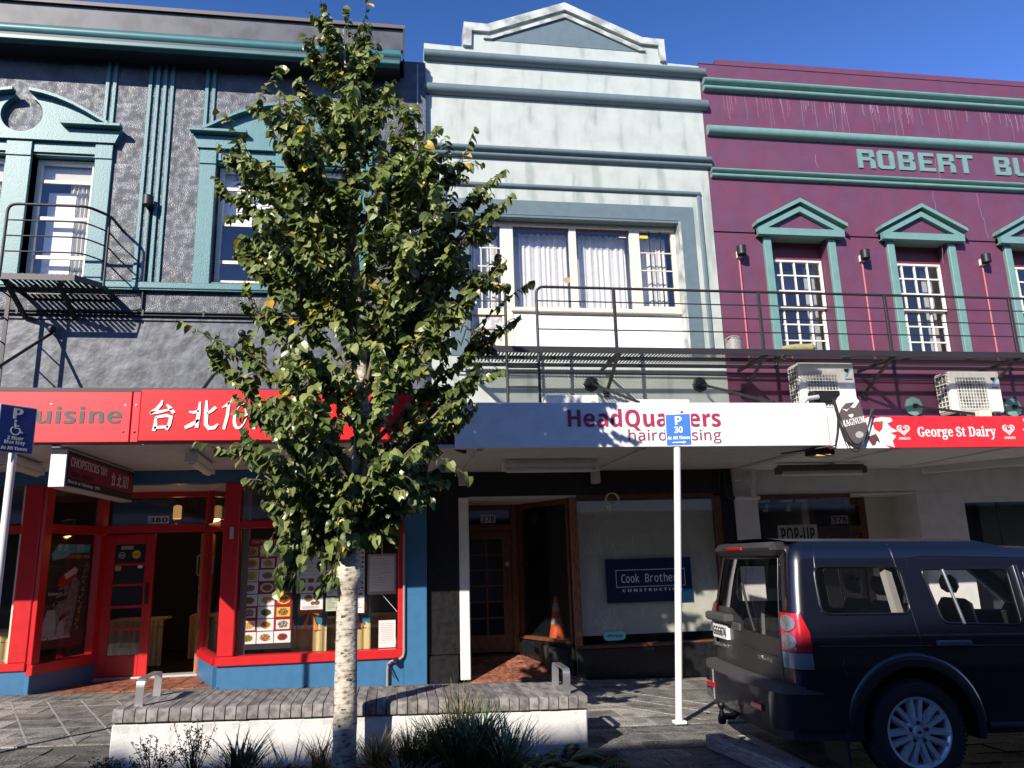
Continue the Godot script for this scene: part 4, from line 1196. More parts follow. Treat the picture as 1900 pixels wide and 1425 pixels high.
func taibei(x: float, y: float, s: float) -> Array:   # the two characters as brush strokes in a box 2.15 s wide and s high
	var q := []
	var P := [
		[[0.36, 1.0, 0.05], [0.33, 0.88, 0.1], [0.2, 0.7, 0.11], [0.02, 0.58, 0.09]], [[0.02, 0.58, 0.1], [0.3, 0.62, 0.09], [0.7, 0.72, 0.05]], [[0.5, 0.86, 0.05], [0.62, 0.74, 0.11], [0.74, 0.58, 0.1]],
		[[0.2, 0.46, 0.06], [0.2, 0.2, 0.12], [0.16, 0.0, 0.1]], [[0.2, 0.44, 0.08], [0.5, 0.5, 0.1], [0.66, 0.46, 0.12], [0.62, 0.2, 0.11], [0.54, 0.04, 0.1]], [[0.16, 0.1, 0.07], [0.36, 0.12, 0.1], [0.6, 0.14, 0.07]],
		[[1.2, 0.62, 0.05], [1.35, 0.6, 0.09], [1.5, 0.66, 0.08]], [[1.52, 0.95, 0.05], [1.5, 0.6, 0.12], [1.46, 0.1, 0.11]], [[1.1, 0.1, 0.1], [1.3, 0.2, 0.13], [1.52, 0.36, 0.07]],
		[[1.72, 1.0, 0.06], [1.73, 0.6, 0.13], [1.74, 0.2, 0.12], [1.84, 0.08, 0.13], [2.0, 0.1, 0.12], [2.12, 0.22, 0.05]], [[2.02, 0.78, 0.1], [1.9, 0.66, 0.1], [1.76, 0.56, 0.05]],
	]
	for st in P:
		var r := []
		for p in st:
			r.append([x + p[0] * s, y + p[1] * s, p[2] * s])
		q.append(r)
	return q

func one_o_one(x: float, y: float, s: float) -> Array:   # a brushed 101
	var q := []
	for dx in [0.0, 1.05]:
		q.append([[x + dx * s, y + 0.8 * s, 0.03 * s], [x + (dx + 0.14) * s, y + 0.88 * s, 0.08 * s], [x + (dx + 0.26) * s, y + 1.0 * s, 0.1 * s]])
		q.append([[x + (dx + 0.24) * s, y + 1.0 * s, 0.1 * s], [x + (dx + 0.2) * s, y + 0.5 * s, 0.11 * s], [x + (dx + 0.1) * s, y, 0.1 * s]])
	var r := []
	for k in 17:
		var a := TAU * k / 16 + 0.5
		r.append([x + (0.66 + 0.2 * cos(a) + 0.06 * sin(a)) * s, y + (0.5 + 0.46 * sin(a)) * s, (0.09 + 0.03 * sin(a * 2.0)) * s])
	q.append(r)
	return q

func penguin_poster(T: Transform3D, ln: float) -> void:
	var u0 := 0.2
	var o := thing("penguin_poster", "tall dark poster with penguins and a red bus in the splayed restaurant window", "poster", T * Vector3(ln / 2, 0.6, -0.02))
	var w := ln - 0.42
	var X := func(f: float) -> float: return u0 + f * w
	var Y := func(f: float) -> float: return 0.62 + f * 1.36
	var put := func(polys: Array, called: String, z: float, m: Material) -> void:
		var b := Mb.new()
		b.t = T
		for pl in polys:
			var q := PackedVector2Array()
			for p in pl:
				q.append(Vector2(X.call(p[0]), Y.call(p[1])))
			b.prism(q, z, z + 0.0015)
		part(called, b, m, o)
	put.call([[[0, 0], [1, 0], [1, 0.99], [0, 0.99]]], "sheet", -0.012, mat("poster_dark", L(0.06, 0.05, 0.045), 0.6, {"tex": "mottle", "scale": 3.0}))
	put.call([[[0.1, 0.1], [0.66, 0.1], [0.8, 0.62], [0.62, 0.7], [0.3, 0.55]]], "road_print", -0.009, mat("poster_road", L(0.3, 0.26, 0.24), 0.6, {"tex": "mottle", "scale": 2.0}))
	put.call([[[0.08, 0.9], [0.22, 1.0], [0.98, 1.0], [0.96, 0.92], [0.5, 0.91], [0.36, 0.86], [0.12, 0.84]]], "banner_print", -0.008, mat("poster_cyan", L(0.08, 0.5, 0.6), 0.5))
	put.call([[[0.28, 0.6], [0.36, 0.57], [0.46, 0.58], [0.7, 0.69], [0.7, 0.74], [0.62, 0.77], [0.5, 0.74], [0.3, 0.66]]], "bus_print", -0.0065, M.print_red)
	put.call([[[0.4, 0.7], [0.64, 0.77], [0.72, 0.75], [0.68, 0.715], [0.46, 0.655]]], "bus_roof_print", -0.005, mat("poster_cream", L(0.75, 0.66, 0.55), 0.5))
	put.call([[[0.52, 0.59], [0.55, 0.575], [0.58, 0.595], [0.56, 0.62], [0.52, 0.615]], [[0.72, 0.695], [0.745, 0.69], [0.755, 0.715], [0.73, 0.73]]], "wheel_print", -0.004, M.print_black)
	put.call([[[0.02, 0.12], [0.3, 0.12], [0.32, 0.22], [0.28, 0.34], [0.2, 0.39], [0.1, 0.36], [0.04, 0.26]], [[0.34, 0.12], [0.52, 0.12], [0.5, 0.22], [0.45, 0.27], [0.38, 0.24]]], "penguin_print", -0.0065, mat("penguin_grey", L(0.42, 0.42, 0.42), 0.6))
	put.call([[[0.14, 0.36], [0.22, 0.37], [0.34, 0.43], [0.3, 0.45], [0.22, 0.46], [0.16, 0.43]], [[0.38, 0.24], [0.46, 0.27], [0.58, 0.31], [0.44, 0.315], [0.38, 0.29]]], "penguin_head_print", -0.005, M.print_black)
	put.call([[[0.2, 0.4], [0.25, 0.39], [0.24, 0.43], [0.21, 0.44]], [[0.25, 0.445], [0.36, 0.44], [0.27, 0.455]]], "penguin_patch_print", -0.0035, mat("poster_orange", L(0.5, 0.14, 0.03), 0.6))
	put.call([[[0.06, 0.49], [0.44, 0.52], [0.44, 0.56], [0.06, 0.53]], [[0.2, 0.43], [0.52, 0.46], [0.52, 0.5], [0.2, 0.47]]], "sign_print", -0.004, M.print_black)
	put.call([[[0.0, 0.0], [0.98, 0.0], [0.98, 0.08], [0.0, 0.11]]], "footer_print", -0.008, mat("poster_footer", L(0.1, 0.02, 0.02), 0.6))
	var b := Mb.new()
	b.t = T
	for q in taibei(X.call(0.2), Y.call(0.93), 0.1): b.stroke(q, -0.003, -0.0015)
	for q in one_o_one(X.call(0.64), Y.call(0.93), 0.1): b.stroke(q, -0.003, -0.0015)
	b.text("New Zealand Dunedin", X.call(0.02), X.call(0.66), Y.call(0.085), Y.call(0.12), -0.002, "serif", true, 0.001)
	b.text("Baldwin St", X.call(0.08), X.call(0.38), Y.call(0.505), Y.call(0.535), -0.0015, "sans", false, 0.001)
	part("white_lettering", b, mat("poster_white", L(0.85, 0.82, 0.8), 0.6), o)
	b = Mb.new()
	b.t = T
	b.text("CHOPSTICKS 101", X.call(0.12), X.call(0.96), Y.call(0.862), Y.call(0.895), -0.002, "serif", true, 0.001)
	part("pink_lettering", b, mat("poster_pink", L(0.85, 0.32, 0.3), 0.6), o)
	b = Mb.new()
	b.t = T
	var r := RandomNumberGenerator.new()
	r.seed = 3
	for k in 11:
		var cy: float = Y.call(0.8 - k * 0.061)
		var cx: float = X.call(0.9 - k * 0.012)
		for j in 6:
			var p := Vector3(cx + r.randf_range(-0.035, 0.035), cy + r.randf_range(-0.03, 0.03), -0.002)
			var h := r.randf_range(0.02, 0.04)
			b.bar(p, p + (Vector3(h, h * 0.1, 0) if j % 2 else Vector3(h * 0.1, -h, 0)), 0.006, 0.006)
	part("gold_characters", b, M.print_gold, o)

func food_tex(k: int) -> StandardMaterial3D:
	var key := "dish_%d" % k
	if M.has(key):
		return M[key]
	var S := 72
	var im := Image.create(S, S * 3 / 4, false, Image.FORMAT_RGB8)
	var r := RandomNumberGenerator.new()
	r.seed = 100 + k
	var red := k % 3 == 0
	im.fill(Color(0.72, 0.06, 0.14) if red else Color(0.9, 0.9, 0.89))
	var n := FastNoiseLite.new()
	n.seed = k; n.frequency = 0.16; n.fractal_octaves = 2
	var sauce: Color = [Color(0.42, 0.12, 0.06), Color(0.72, 0.36, 0.1), Color(0.3, 0.14, 0.08), Color(0.62, 0.5, 0.16), Color(0.5, 0.2, 0.1), Color(0.8, 0.55, 0.2), Color(0.24, 0.2, 0.16)][k % 7]
	var second: Color = [Color(0.85, 0.75, 0.5), Color(0.3, 0.42, 0.12), Color(0.9, 0.85, 0.75), Color(0.6, 0.15, 0.08)][k % 4]
	var cx := S * 0.5
	var cy := S * 0.375
	for y in S * 3 / 4:
		for x in S:
			var d := Vector2((x - cx) / (S * 0.42), (y - cy) / (S * 0.31))
			var q := n.get_noise_2d(x, y)
			var e := d.length() if k % 2 else maxf(absf(d.x), absf(d.y))
			if e < 0.98:
				im.set_pixel(x, y, Color(0.93, 0.92, 0.9) if k % 5 else Color(0.9, 0.78, 0.25))
			if d.length() + q * 0.25 < 0.72:
				im.set_pixel(x, y, sauce.lerp(second, smoothstep(-0.15, 0.35, q)) * (0.8 + 0.5 * absf(q)))
	var m := StandardMaterial3D.new()
	m.resource_name = key
	m.albedo_texture = ImageTexture.create_from_image(im)
	m.roughness = 0.4
	m.cull_mode = BaseMaterial3D.CULL_DISABLED
	M[key] = m
	return m

func menus() -> void:
	var z := -0.05
	var o := thing("dish_board", "black board of dish photographs at the left of the restaurant window", "menu board", Vector3(-1.7, 0.52, z))
	part("board", bxm(-2.06, -1.36, 0.52, 1.98, z - 0.02, z), M.print_black, o)
	part("heading", bxm(-1.95, -1.45, 1.9, 1.975, z + 0.001, z + 0.005), M.print_red, o)
	var b := Mb.new()
	b.text("Top Selling Dishes", -1.92, -1.48, 1.91, 1.962, z + 0.006, "sans", false, 0.001)
	part("lettering", b, M.print_white, o)
	for i in 8:
		for j in 3:
			var x := -2.045 + j * 0.226
			var y := 1.735 - i * 0.163
			b = Mb.new()
			b.quad(Vector3(x, y, z + 0.004), Vector3(x + 0.216, y, z + 0.004), Vector3(x + 0.216, y + 0.152, z + 0.004), Vector3(x, y + 0.152, z + 0.004), Vector3(0, 0, 1))
			part("dish_photo", b, food_tex((i * 5 + j * 7 + i / 3) % 20), o)
	var sheets := [[-1.32, -0.93, 1.23, 1.79, "large white menu sheet with price columns left of the trunk", 3], [-0.91, -0.76, 1.6, 1.79, "small menu photo sheet behind the trunk, upper left of it", 4], [-0.91, -0.76, 1.38, 1.59, "middle white menu sheet hidden by the trunk", 2], [-0.91, -0.76, 1.18, 1.37, "third white menu sheet down behind the trunk", 2], [-1.26, -0.96, 1.01, 1.22, "white sheet with four bowls under the large menu", 5], [-0.92, -0.76, 0.98, 1.16, "pale green notice left of the trunk knot", 1], [-0.61, -0.4, 1.52, 1.81, "upper sheet of small dish pictures right of the trunk", 4], [-0.61, -0.4, 1.24, 1.51, "lower sheet of small dish pictures right of the trunk", 4], [-0.61, -0.4, 0.94, 1.23, "white notice with a maroon heading right of the trunk", 1]]
	sheets = sheets.map(func(s): return s)
	for s in sheets:
		var p := thing("menu_sheet", s[4], "menu", Vector3(s[0], s[2], z), "paper menus in the restaurant window")
		part("paper", bxm(s[0], s[1], s[2], s[3], z - 0.002, z), M.print_white if s[5] != 1 or s[1] > -0.5 else mat("pale_green_paper", L(0.55, 0.6, 0.42), 0.7), p)
		var g := Mb.new()
		var f := Mb.new()
		var ww: float = s[1] - s[0]
		var hh: float = s[3] - s[2]
		if s[5] in [1, 2, 3]:
			for k in 9:
				var y: float = s[3] - hh * (0.12 + 0.09 * k)
				g.bx(s[0] + ww * 0.1, s[0] + ww * rng.randf_range(0.4, 0.9), y, y + 0.005, z + 0.001, z + 0.002)
		if s[5] == 3:
			for k in 6:
				f.disc(Vector3(s[0] + ww * (0.2 + 0.3 * (k % 3)), s[2] + hh * (0.1 + 0.2 * (k / 3)), z + 0.002), 0.045, Vector3(0, 0, 1), 14, 0.7)
		if s[5] == 4:
			for k in 16:
				f.disc(Vector3(s[0] + ww * (0.16 + 0.23 * (k % 4)), s[2] + hh * (0.14 + 0.22 * (k / 4)), z + 0.002), ww * 0.09, Vector3(0, 0, 1), 12, 0.8)
		if s[5] == 5:
			for k in 4:
				f.disc(Vector3(s[0] + ww * [0.35, 0.72, 0.74, 0.55][k], s[2] + hh * [0.72, 0.75, 0.42, 0.4][k], z + 0.002), [0.055, 0.042, 0.036, 0.03][k], Vector3(0, 0, 1), 16, 0.85)
			for k in 3:
				g.bx(s[0] + ww * 0.1, s[0] + ww * 0.8, s[2] + hh * (0.08 + 0.06 * k), s[2] + hh * (0.08 + 0.06 * k) + 0.004, z + 0.001, z + 0.002)
		if s[5] == 1 and s[1] > -0.5:
			f.bx(s[0] + 0.02, s[1] - 0.02, s[3] - 0.05, s[3] - 0.02, z + 0.001, z + 0.002)
		if g.v.size(): part("print_lines", g, mat("print_faint", L(0.2, 0.2, 0.2), 0.6), p)
		if f.v.size(): part("print_pictures", f, mat("print_food", L(0.24, 0.09, 0.04), 0.6), p)
	# framed notice hung on a cord
	o = thing("framed_notice", "grey framed notice hung at the right of the restaurant window", "notice", Vector3(-0.1, 1.15, z))
	part("frame", bxm(-0.36, 0.04, 1.18, 1.73, z - 0.015, z + 0.005, 0.004), mat("notice_frame", L(0.42, 0.42, 0.41), 0.5), o)
	part("paper", bxm(-0.33, 0.01, 1.22, 1.7, z + 0.006, z + 0.008), M.print_white, o)
	b = Mb.new()
	for k in 12:
		b.bx(-0.3, rng.randf_range(-0.2, -0.03), 1.66 - k * 0.032, 1.664 - k * 0.032, z + 0.009, z + 0.01)
	part("print_lines", b, mat("print_faint", L(0.2, 0.2, 0.2), 0.6), o)
	b = Mb.new()
	b.tube(PackedVector3Array([Vector3(-0.16, 1.73, z), Vector3(-0.16, 1.88, z)]), 0.006, 6)
	b.tube(PackedVector3Array([Vector3(-0.16, 1.18, z), Vector3(0.05, 0.94, z)]), 0.004, 6)
	part("cord", b, M.print_white, o)
	o = thing("notice_stack", "white notice with lines of print in the bottom right corner of the restaurant window", "notice", Vector3(-0.05, 0.48, z))
	part("paper", bxm(-0.2, 0.03, 0.47, 0.83, z - 0.004, z), M.print_white, o)
	b = Mb.new()
	for k in 10:
		b.bx(-0.17, 0.0, 0.78 - k * 0.024, 0.783 - k * 0.024, z + 0.001, z + 0.002)
	part("print_lines", b, mat("print_faint", L(0.2, 0.2, 0.2), 0.6), o)
	# gas riser on the blue pillar
	o = thing("grey_riser_pipe", "weathered grey pipe with a stop valve on the blue pillar beside the restaurant window", "pipe", Vector3(0.05, 0, 0.14))
	b = Mb.new()
	b.tube(PackedVector3Array([Vector3(0.145, 2.0, 0.15), Vector3(0.145, 0.42, 0.15), Vector3(0.13, 0.36, 0.15), Vector3(0.08, 0.33, 0.15), Vector3(-0.03, 0.31, 0.15), Vector3(-0.065, 0.28, 0.15), Vector3(-0.075, 0.2, 0.15), Vector3(-0.075, 0.0, 0.15)]), 0.018, 10)
	part("pipe", b, mat("old_grey", L(0.32, 0.31, 0.3), 0.6, {"tex": "speck", "scale": 4.0}), o)
	b = Mb.new()
	b.cbox(Vector3(0.0, 0.27, 0.14), Vector3(0.07, 0.36, 0.22), 0.02)
	part("valve", b, M.black_iron, o)
	b = Mb.new()
	b.bar(Vector3(-0.07, 0.28, 0.17), Vector3(0.02, 0.1, 0.17), 0.03, 0.012)
	part("valve_lever", b, M.black_iron, o)

func middle_front() -> void:
	var o := thing("empty_shopfront", "black painted empty shop front numbered 378 with brown timber frames", "shop front", Vector3(2.9, 0, 0))
	var K = M.shop_black
	var Wd = M.brown_wood
	part("lintel_beam", bxm(0.46, 5.12, 2.5, 2.86, -0.1, 0.0), K, o)
	part("pier", bxm(0.47, 0.92, 0.34, 2.5, -0.2, 0.02, 0.012), K, o)
	part("pier_base", bxm(0.47, 0.89, -0.1, 0.34, -0.2, 0.055, 0.02), K, o)
	part("white_jamb", bxm(0.92, 1.06, 0.0, 2.49, -0.16, 0.015, 0.008), M.white_paint, o)
	part("recess_side", bxm(0.92, 1.08, 0.0, 2.49, -1.35, -0.16), M.white_paint, o)
	part("recess_ceiling", bxm(1.06, 2.66, 2.46, 2.5, -1.35, 0.0), M.soffit, o)
	# door and fanlight
	var z := -1.3
	var f := Mb.new()
	f.bx(1.08, 1.16, 0.18, 2.46, z - 0.04, z + 0.04, 0.006)
	f.bx(1.86, 1.98, 0.18, 2.46, z - 0.04, z + 0.06, 0.006)
	f.bx(1.16, 1.86, 2.38, 2.46, z - 0.04, z + 0.04, 0.006)
	f.bx(1.16, 1.86, 2.06, 2.16, z - 0.04, z + 0.05, 0.006)
	var fr := part("door_frame", f, Wd, o)
	part("pane", bxm(1.16, 1.86, 2.16, 2.38, z - 0.004, z + 0.002), M.glass_dull, fr)
	num_plate(o, "378", 1.38, 1.62, 2.18, 2.31, z + 0.01)
	f = Mb.new()
	f.bx(1.16, 1.2, 0.2, 2.05, z - 0.02, z + 0.02)
	f.bx(1.72, 1.86, 0.2, 2.05, z - 0.02, z + 0.02)
	f.bx(1.2, 1.72, 0.2, 0.46, z - 0.02, z + 0.02)
	f.bx(1.2, 1.72, 1.92, 2.05, z - 0.02, z + 0.02)
	f.bx(1.45, 1.475, 0.46, 1.92, z - 0.015, z + 0.015)
	var ys := [0.46, 0.71, 0.955, 1.2, 1.44, 1.68, 1.92]
	for i in range(1, 6):
		f.bx(1.2, 1.72, ys[i] - 0.012, ys[i] + 0.012, z - 0.013, z + 0.013)
	var door := part("door", f, Wd, o)
	for i in 6:
		for q in [[1.2, 1.45], [1.475, 1.72]]:
			part("pane", bxm(q[0], q[1], ys[i] + 0.012, ys[i + 1] - 0.012, z - 0.004, z + 0.001), M.glass_dull, door)
	var b := Mb.new()
	b.lathe(PackedVector2Array([Vector2(0, 0.03), Vector2(0.03, 0.028), Vector2(0.042, 0.012), Vector2(0.042, 0.0)]), Vector3(1.79, 1.53, z + 0.02), Vector3(0, 0, 1), 16)
	part("door_lock", b, M.steel, door)
	b = Mb.new()
	b.tube(PackedVector3Array([Vector3(1.8, 1.34, z + 0.02), Vector3(1.8, 1.32, z + 0.06), Vector3(1.8, 1.1, z + 0.06), Vector3(1.8, 1.08, z + 0.02)]), 0.011, 8)
	part("pull_handle", b, Wd, door)
	# splayed side window
	var a := Vector3(1.98, 0, -1.3)
	var e := Vector3(2.56, 0, -0.02)
	var d := e - a
	var ln := d.length()
	var T := Transform3D(Basis(Vector3.UP, atan2(-d.z, d.x)), a)
	for q in [["stall_riser", 0.0, ln, -0.1, 0.4, -0.05, 0.05, K], ["sill", 0.0, ln, 0.4, 0.45, -0.06, 0.075, Wd], ["side_frame", 0.0, 0.13, 0.45, 2.46, -0.04, 0.05, Wd], ["side_frame", ln - 0.05, ln, 0.45, 2.46, -0.04, 0.05, Wd], ["head_frame", 0.13, ln - 0.05, 2.38, 2.46, -0.04, 0.05, Wd]]:
		b = Mb.new()
		b.t = T
		b.bx(q[1], q[2], q[3], q[4], q[5], q[6], 0.005)
		part(q[0], b, q[7], o)
	b = Mb.new()
	b.t = T
	b.bx(0.13, ln - 0.05, 0.45, 2.38, -0.003, 0.003)
	part("pane", b, M.glass_dull, o)
	# front window
	part("corner_post", bxm(2.55, 2.66, 0.36, 2.46, -0.06, 0.03, 0.008), mat("post_wood", L(0.3, 0.12, 0.045), 0.4, {"tex": "wood", "scale": Vector3(6, 0.7, 6)}), o)
	part("stall_riser", bxm(2.56, 4.92, -0.2, 0.33, -0.1, 0.03, 0.01), K, o)
	part("plinth_block", bxm(4.02, 5.12, -0.2, 0.36, -0.1, 0.09, 0.02), K, o)
	part("sill", bxm(2.55, 4.9, 0.33, 0.38, -0.1, 0.06, 0.008), Wd, o)
	part("head_frame", bxm(2.66, 4.8, 2.44, 2.5, -0.06, 0.015), Wd, o)
	part("side_frame", bxm(4.79, 4.9, 0.38, 2.46, -0.06, 0.03, 0.008), Wd, o)
	part("pane", bxm(2.66, 4.8, 0.38, 2.44, -0.004, 0.002), M.glass, o)
	var film := part("window_film", bxm(2.68, 4.78, 0.5, 2.41, -0.05, -0.045), M.frosted, o)
	# scratches left on the film
	b = Mb.new()
	var r := RandomNumberGenerator.new()
	r.seed = 11
	for i in 90:
		var c := [Vector2(2.95, 2.0), Vector2(3.0, 0.75), Vector2(3.05, 1.4), Vector2(4.5, 1.2), Vector2(3.6, 0.9)][r.randi() % 5] as Vector2
		var p := Vector3(c.x + r.randfn(0, 0.16), c.y + r.randfn(0, 0.2), -0.043)
		p = p.clamp(Vector3(2.72, 0.55, -1), Vector3(4.74, 2.36, 1))
		var an := r.randf_range(0.4, 1.6)
		var pts := []
		var l := r.randf_range(0.05, 0.24)
		for k in 5:
			var s := float(k) / 4
			pts.append([clampf(p.x + cos(an + s * 0.5) * l * s, 2.7, 4.76), clampf(p.y + sin(an + s * 0.5) * l * s, 0.52, 2.39), 0.002 + 0.0035 * sin(PI * s)])
		b.stroke(pts, -0.0445, -0.0435)
	part("scratches", b, mat("scratch", L(0.75, 0.77, 0.74), 0.4), film).set_meta("kind", "stuff")
	part("pier", bxm(4.9, 5.12, 0.36, 2.86, -0.2, 0.02, 0.012), K, o)
	# inside
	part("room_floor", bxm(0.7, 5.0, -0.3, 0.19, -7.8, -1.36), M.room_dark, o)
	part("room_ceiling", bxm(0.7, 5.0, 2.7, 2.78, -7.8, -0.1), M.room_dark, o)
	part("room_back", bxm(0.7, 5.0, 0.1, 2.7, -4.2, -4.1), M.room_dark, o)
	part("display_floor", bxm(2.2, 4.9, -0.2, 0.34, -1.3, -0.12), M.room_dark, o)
	var tl := thing("shop_entry_tiles", "terracotta tiled ramp up to the door numbered 378", "tiled floor", Vector3(1.7, 0, -0.6))
	tag(tl, "", "", "", "structure")
	var ramp := atan2(0.2, 1.3)
	b = Mb.new()
	b.prismx(PackedVector2Array([Vector2(0.05, -0.2), Vector2(0.05, -0.052), Vector2(-1.36, 0.168), Vector2(-1.36, -0.2)]), 1.06, 2.62)
	part("tile_bed", b, M.mortar, tl)
	var me := bxm(-0.146, 0.146, -0.02, 0.0, -0.146, 0.146, 0.003).done()
	for i in 6:
		for j in 5:
			var x := 1.2 + i * 0.3
			var zz := -0.12 - j * 0.3
			if zz < -1.36 or x - 0.14 > lerpf(2.56, 1.98, clampf(-zz / 1.3, 0, 1)) - 0.05 or zz < -1.25:
				continue
			inst("tile", me, M["tile_%d" % (rng.randi() % 3)], tl, Vector3(x, -0.035 + (0.05 - zz) * 0.155, zz) - tl.position, Vector3(ramp, 0, 0))
	# builder's sign in the window
	o = thing("builders_sign", "navy builder's sign with white lettering inside the empty shop window", "sign", Vector3(3.7, 1.25, 0.01))
	part("panel", bxm(3.05, 4.35, 0.94, 1.56, 0.004, 0.008), M.navy_print, o)
	b = Mb.new()
	for q in [[3.2, 4.25, 1.395, 1.402], [3.2, 4.25, 1.158, 1.165], [3.2, 3.206, 1.165, 1.395], [4.244, 4.25, 1.165, 1.395]]:
		b.bx(q[0], q[1], q[2], q[3], 0.009, 0.011)
	part("border_print", b, M.print_white, o)
	b = Mb.new()
	b.text("Cook", 3.28, 3.55, 1.22, 1.345, 0.009, "mono", false, 0.002)
	b.text("Brothers", 3.64, 4.19, 1.22, 1.345, 0.009, "mono", false, 0.002)
	b.text("C O N S T R U C T I O N", 3.29, 4.19, 1.09, 1.13, 0.009, "sans", true, 0.002)
	part("lettering", b, M.print_white, o)
	o = thing("payment_sticker", "turquoise oval payment sticker at the bottom of the empty shop window", "sticker", Vector3(3.12, 0.48, 0.005))
	b = Mb.new()
	b.prism(arc(3.24, 0.49, 0.06, -90, 90, 10) + arc(3.03, 0.49, 0.06, 90, 270, 10), 0.004, 0.007)
	part("panel", b, mat("mint", L(0.2, 0.62, 0.52), 0.5), o)
	b = Mb.new()
	b.text("afterpay", 3.02, 3.25, 0.465, 0.515, 0.008, "sans", true, 0.001)
	part("lettering", b, M.print_black, o)
	# loop of cable
	b = Mb.new()
	var ps := PackedVector3Array()
	for k in 34:
		var t := float(k) / 14 * TAU
		ps.append(Vector3(3.2 + 0.1 * sin(t) + 0.015 * sin(t * 0.3), 2.43 + 0.09 * cos(t), 0.03 + 0.006 * (k % 3)))
	b.tube(ps, 0.006, 6)
	b.bx(3.1, 3.17, 2.27, 2.34, 0.03, 0.07, 0.008)
	single("cable_coil", b, M.cream_paint, "coiled pale cable with a plug hanging at the top of the empty shop window", "cable", Vector3(3.2, 2.4, 0.03))
	# traffic cone
	o = thing("traffic_cone", "orange traffic cone with white bands standing in the side window of the empty shop", "traffic cone", Vector3(2.42, 0.34, -0.62))
	var c0 := Vector3(2.42, 0.34, -0.62)
	var cone := [[0.0, 0.12, 0.13, 0.112, "o"], [0.12, 0.3, 0.112, 0.085, "o"], [0.3, 0.38, 0.085, 0.073, "w"], [0.38, 0.48, 0.073, 0.058, "o"], [0.48, 0.6, 0.058, 0.04, "w"], [0.6, 0.7, 0.04, 0.025, "o"]]
	for q in cone:
		b = Mb.new()
		b.lathe(PackedVector2Array([Vector2(q[2], q[0]), Vector2(q[3], q[1])]), c0, Vector3.UP, 18)
		part("reflective_band" if q[4] == "w" else "cone_body", b, mat("cone_white", L(0.62, 0.62, 0.6), 0.4) if q[4] == "w" else mat("cone_orange", L(0.85, 0.13, 0.02), 0.45), o)
	part("cone_base", bxm(2.25, 2.59, 0.34, 0.37, -0.79, -0.45, 0.01), M.print_black, o)

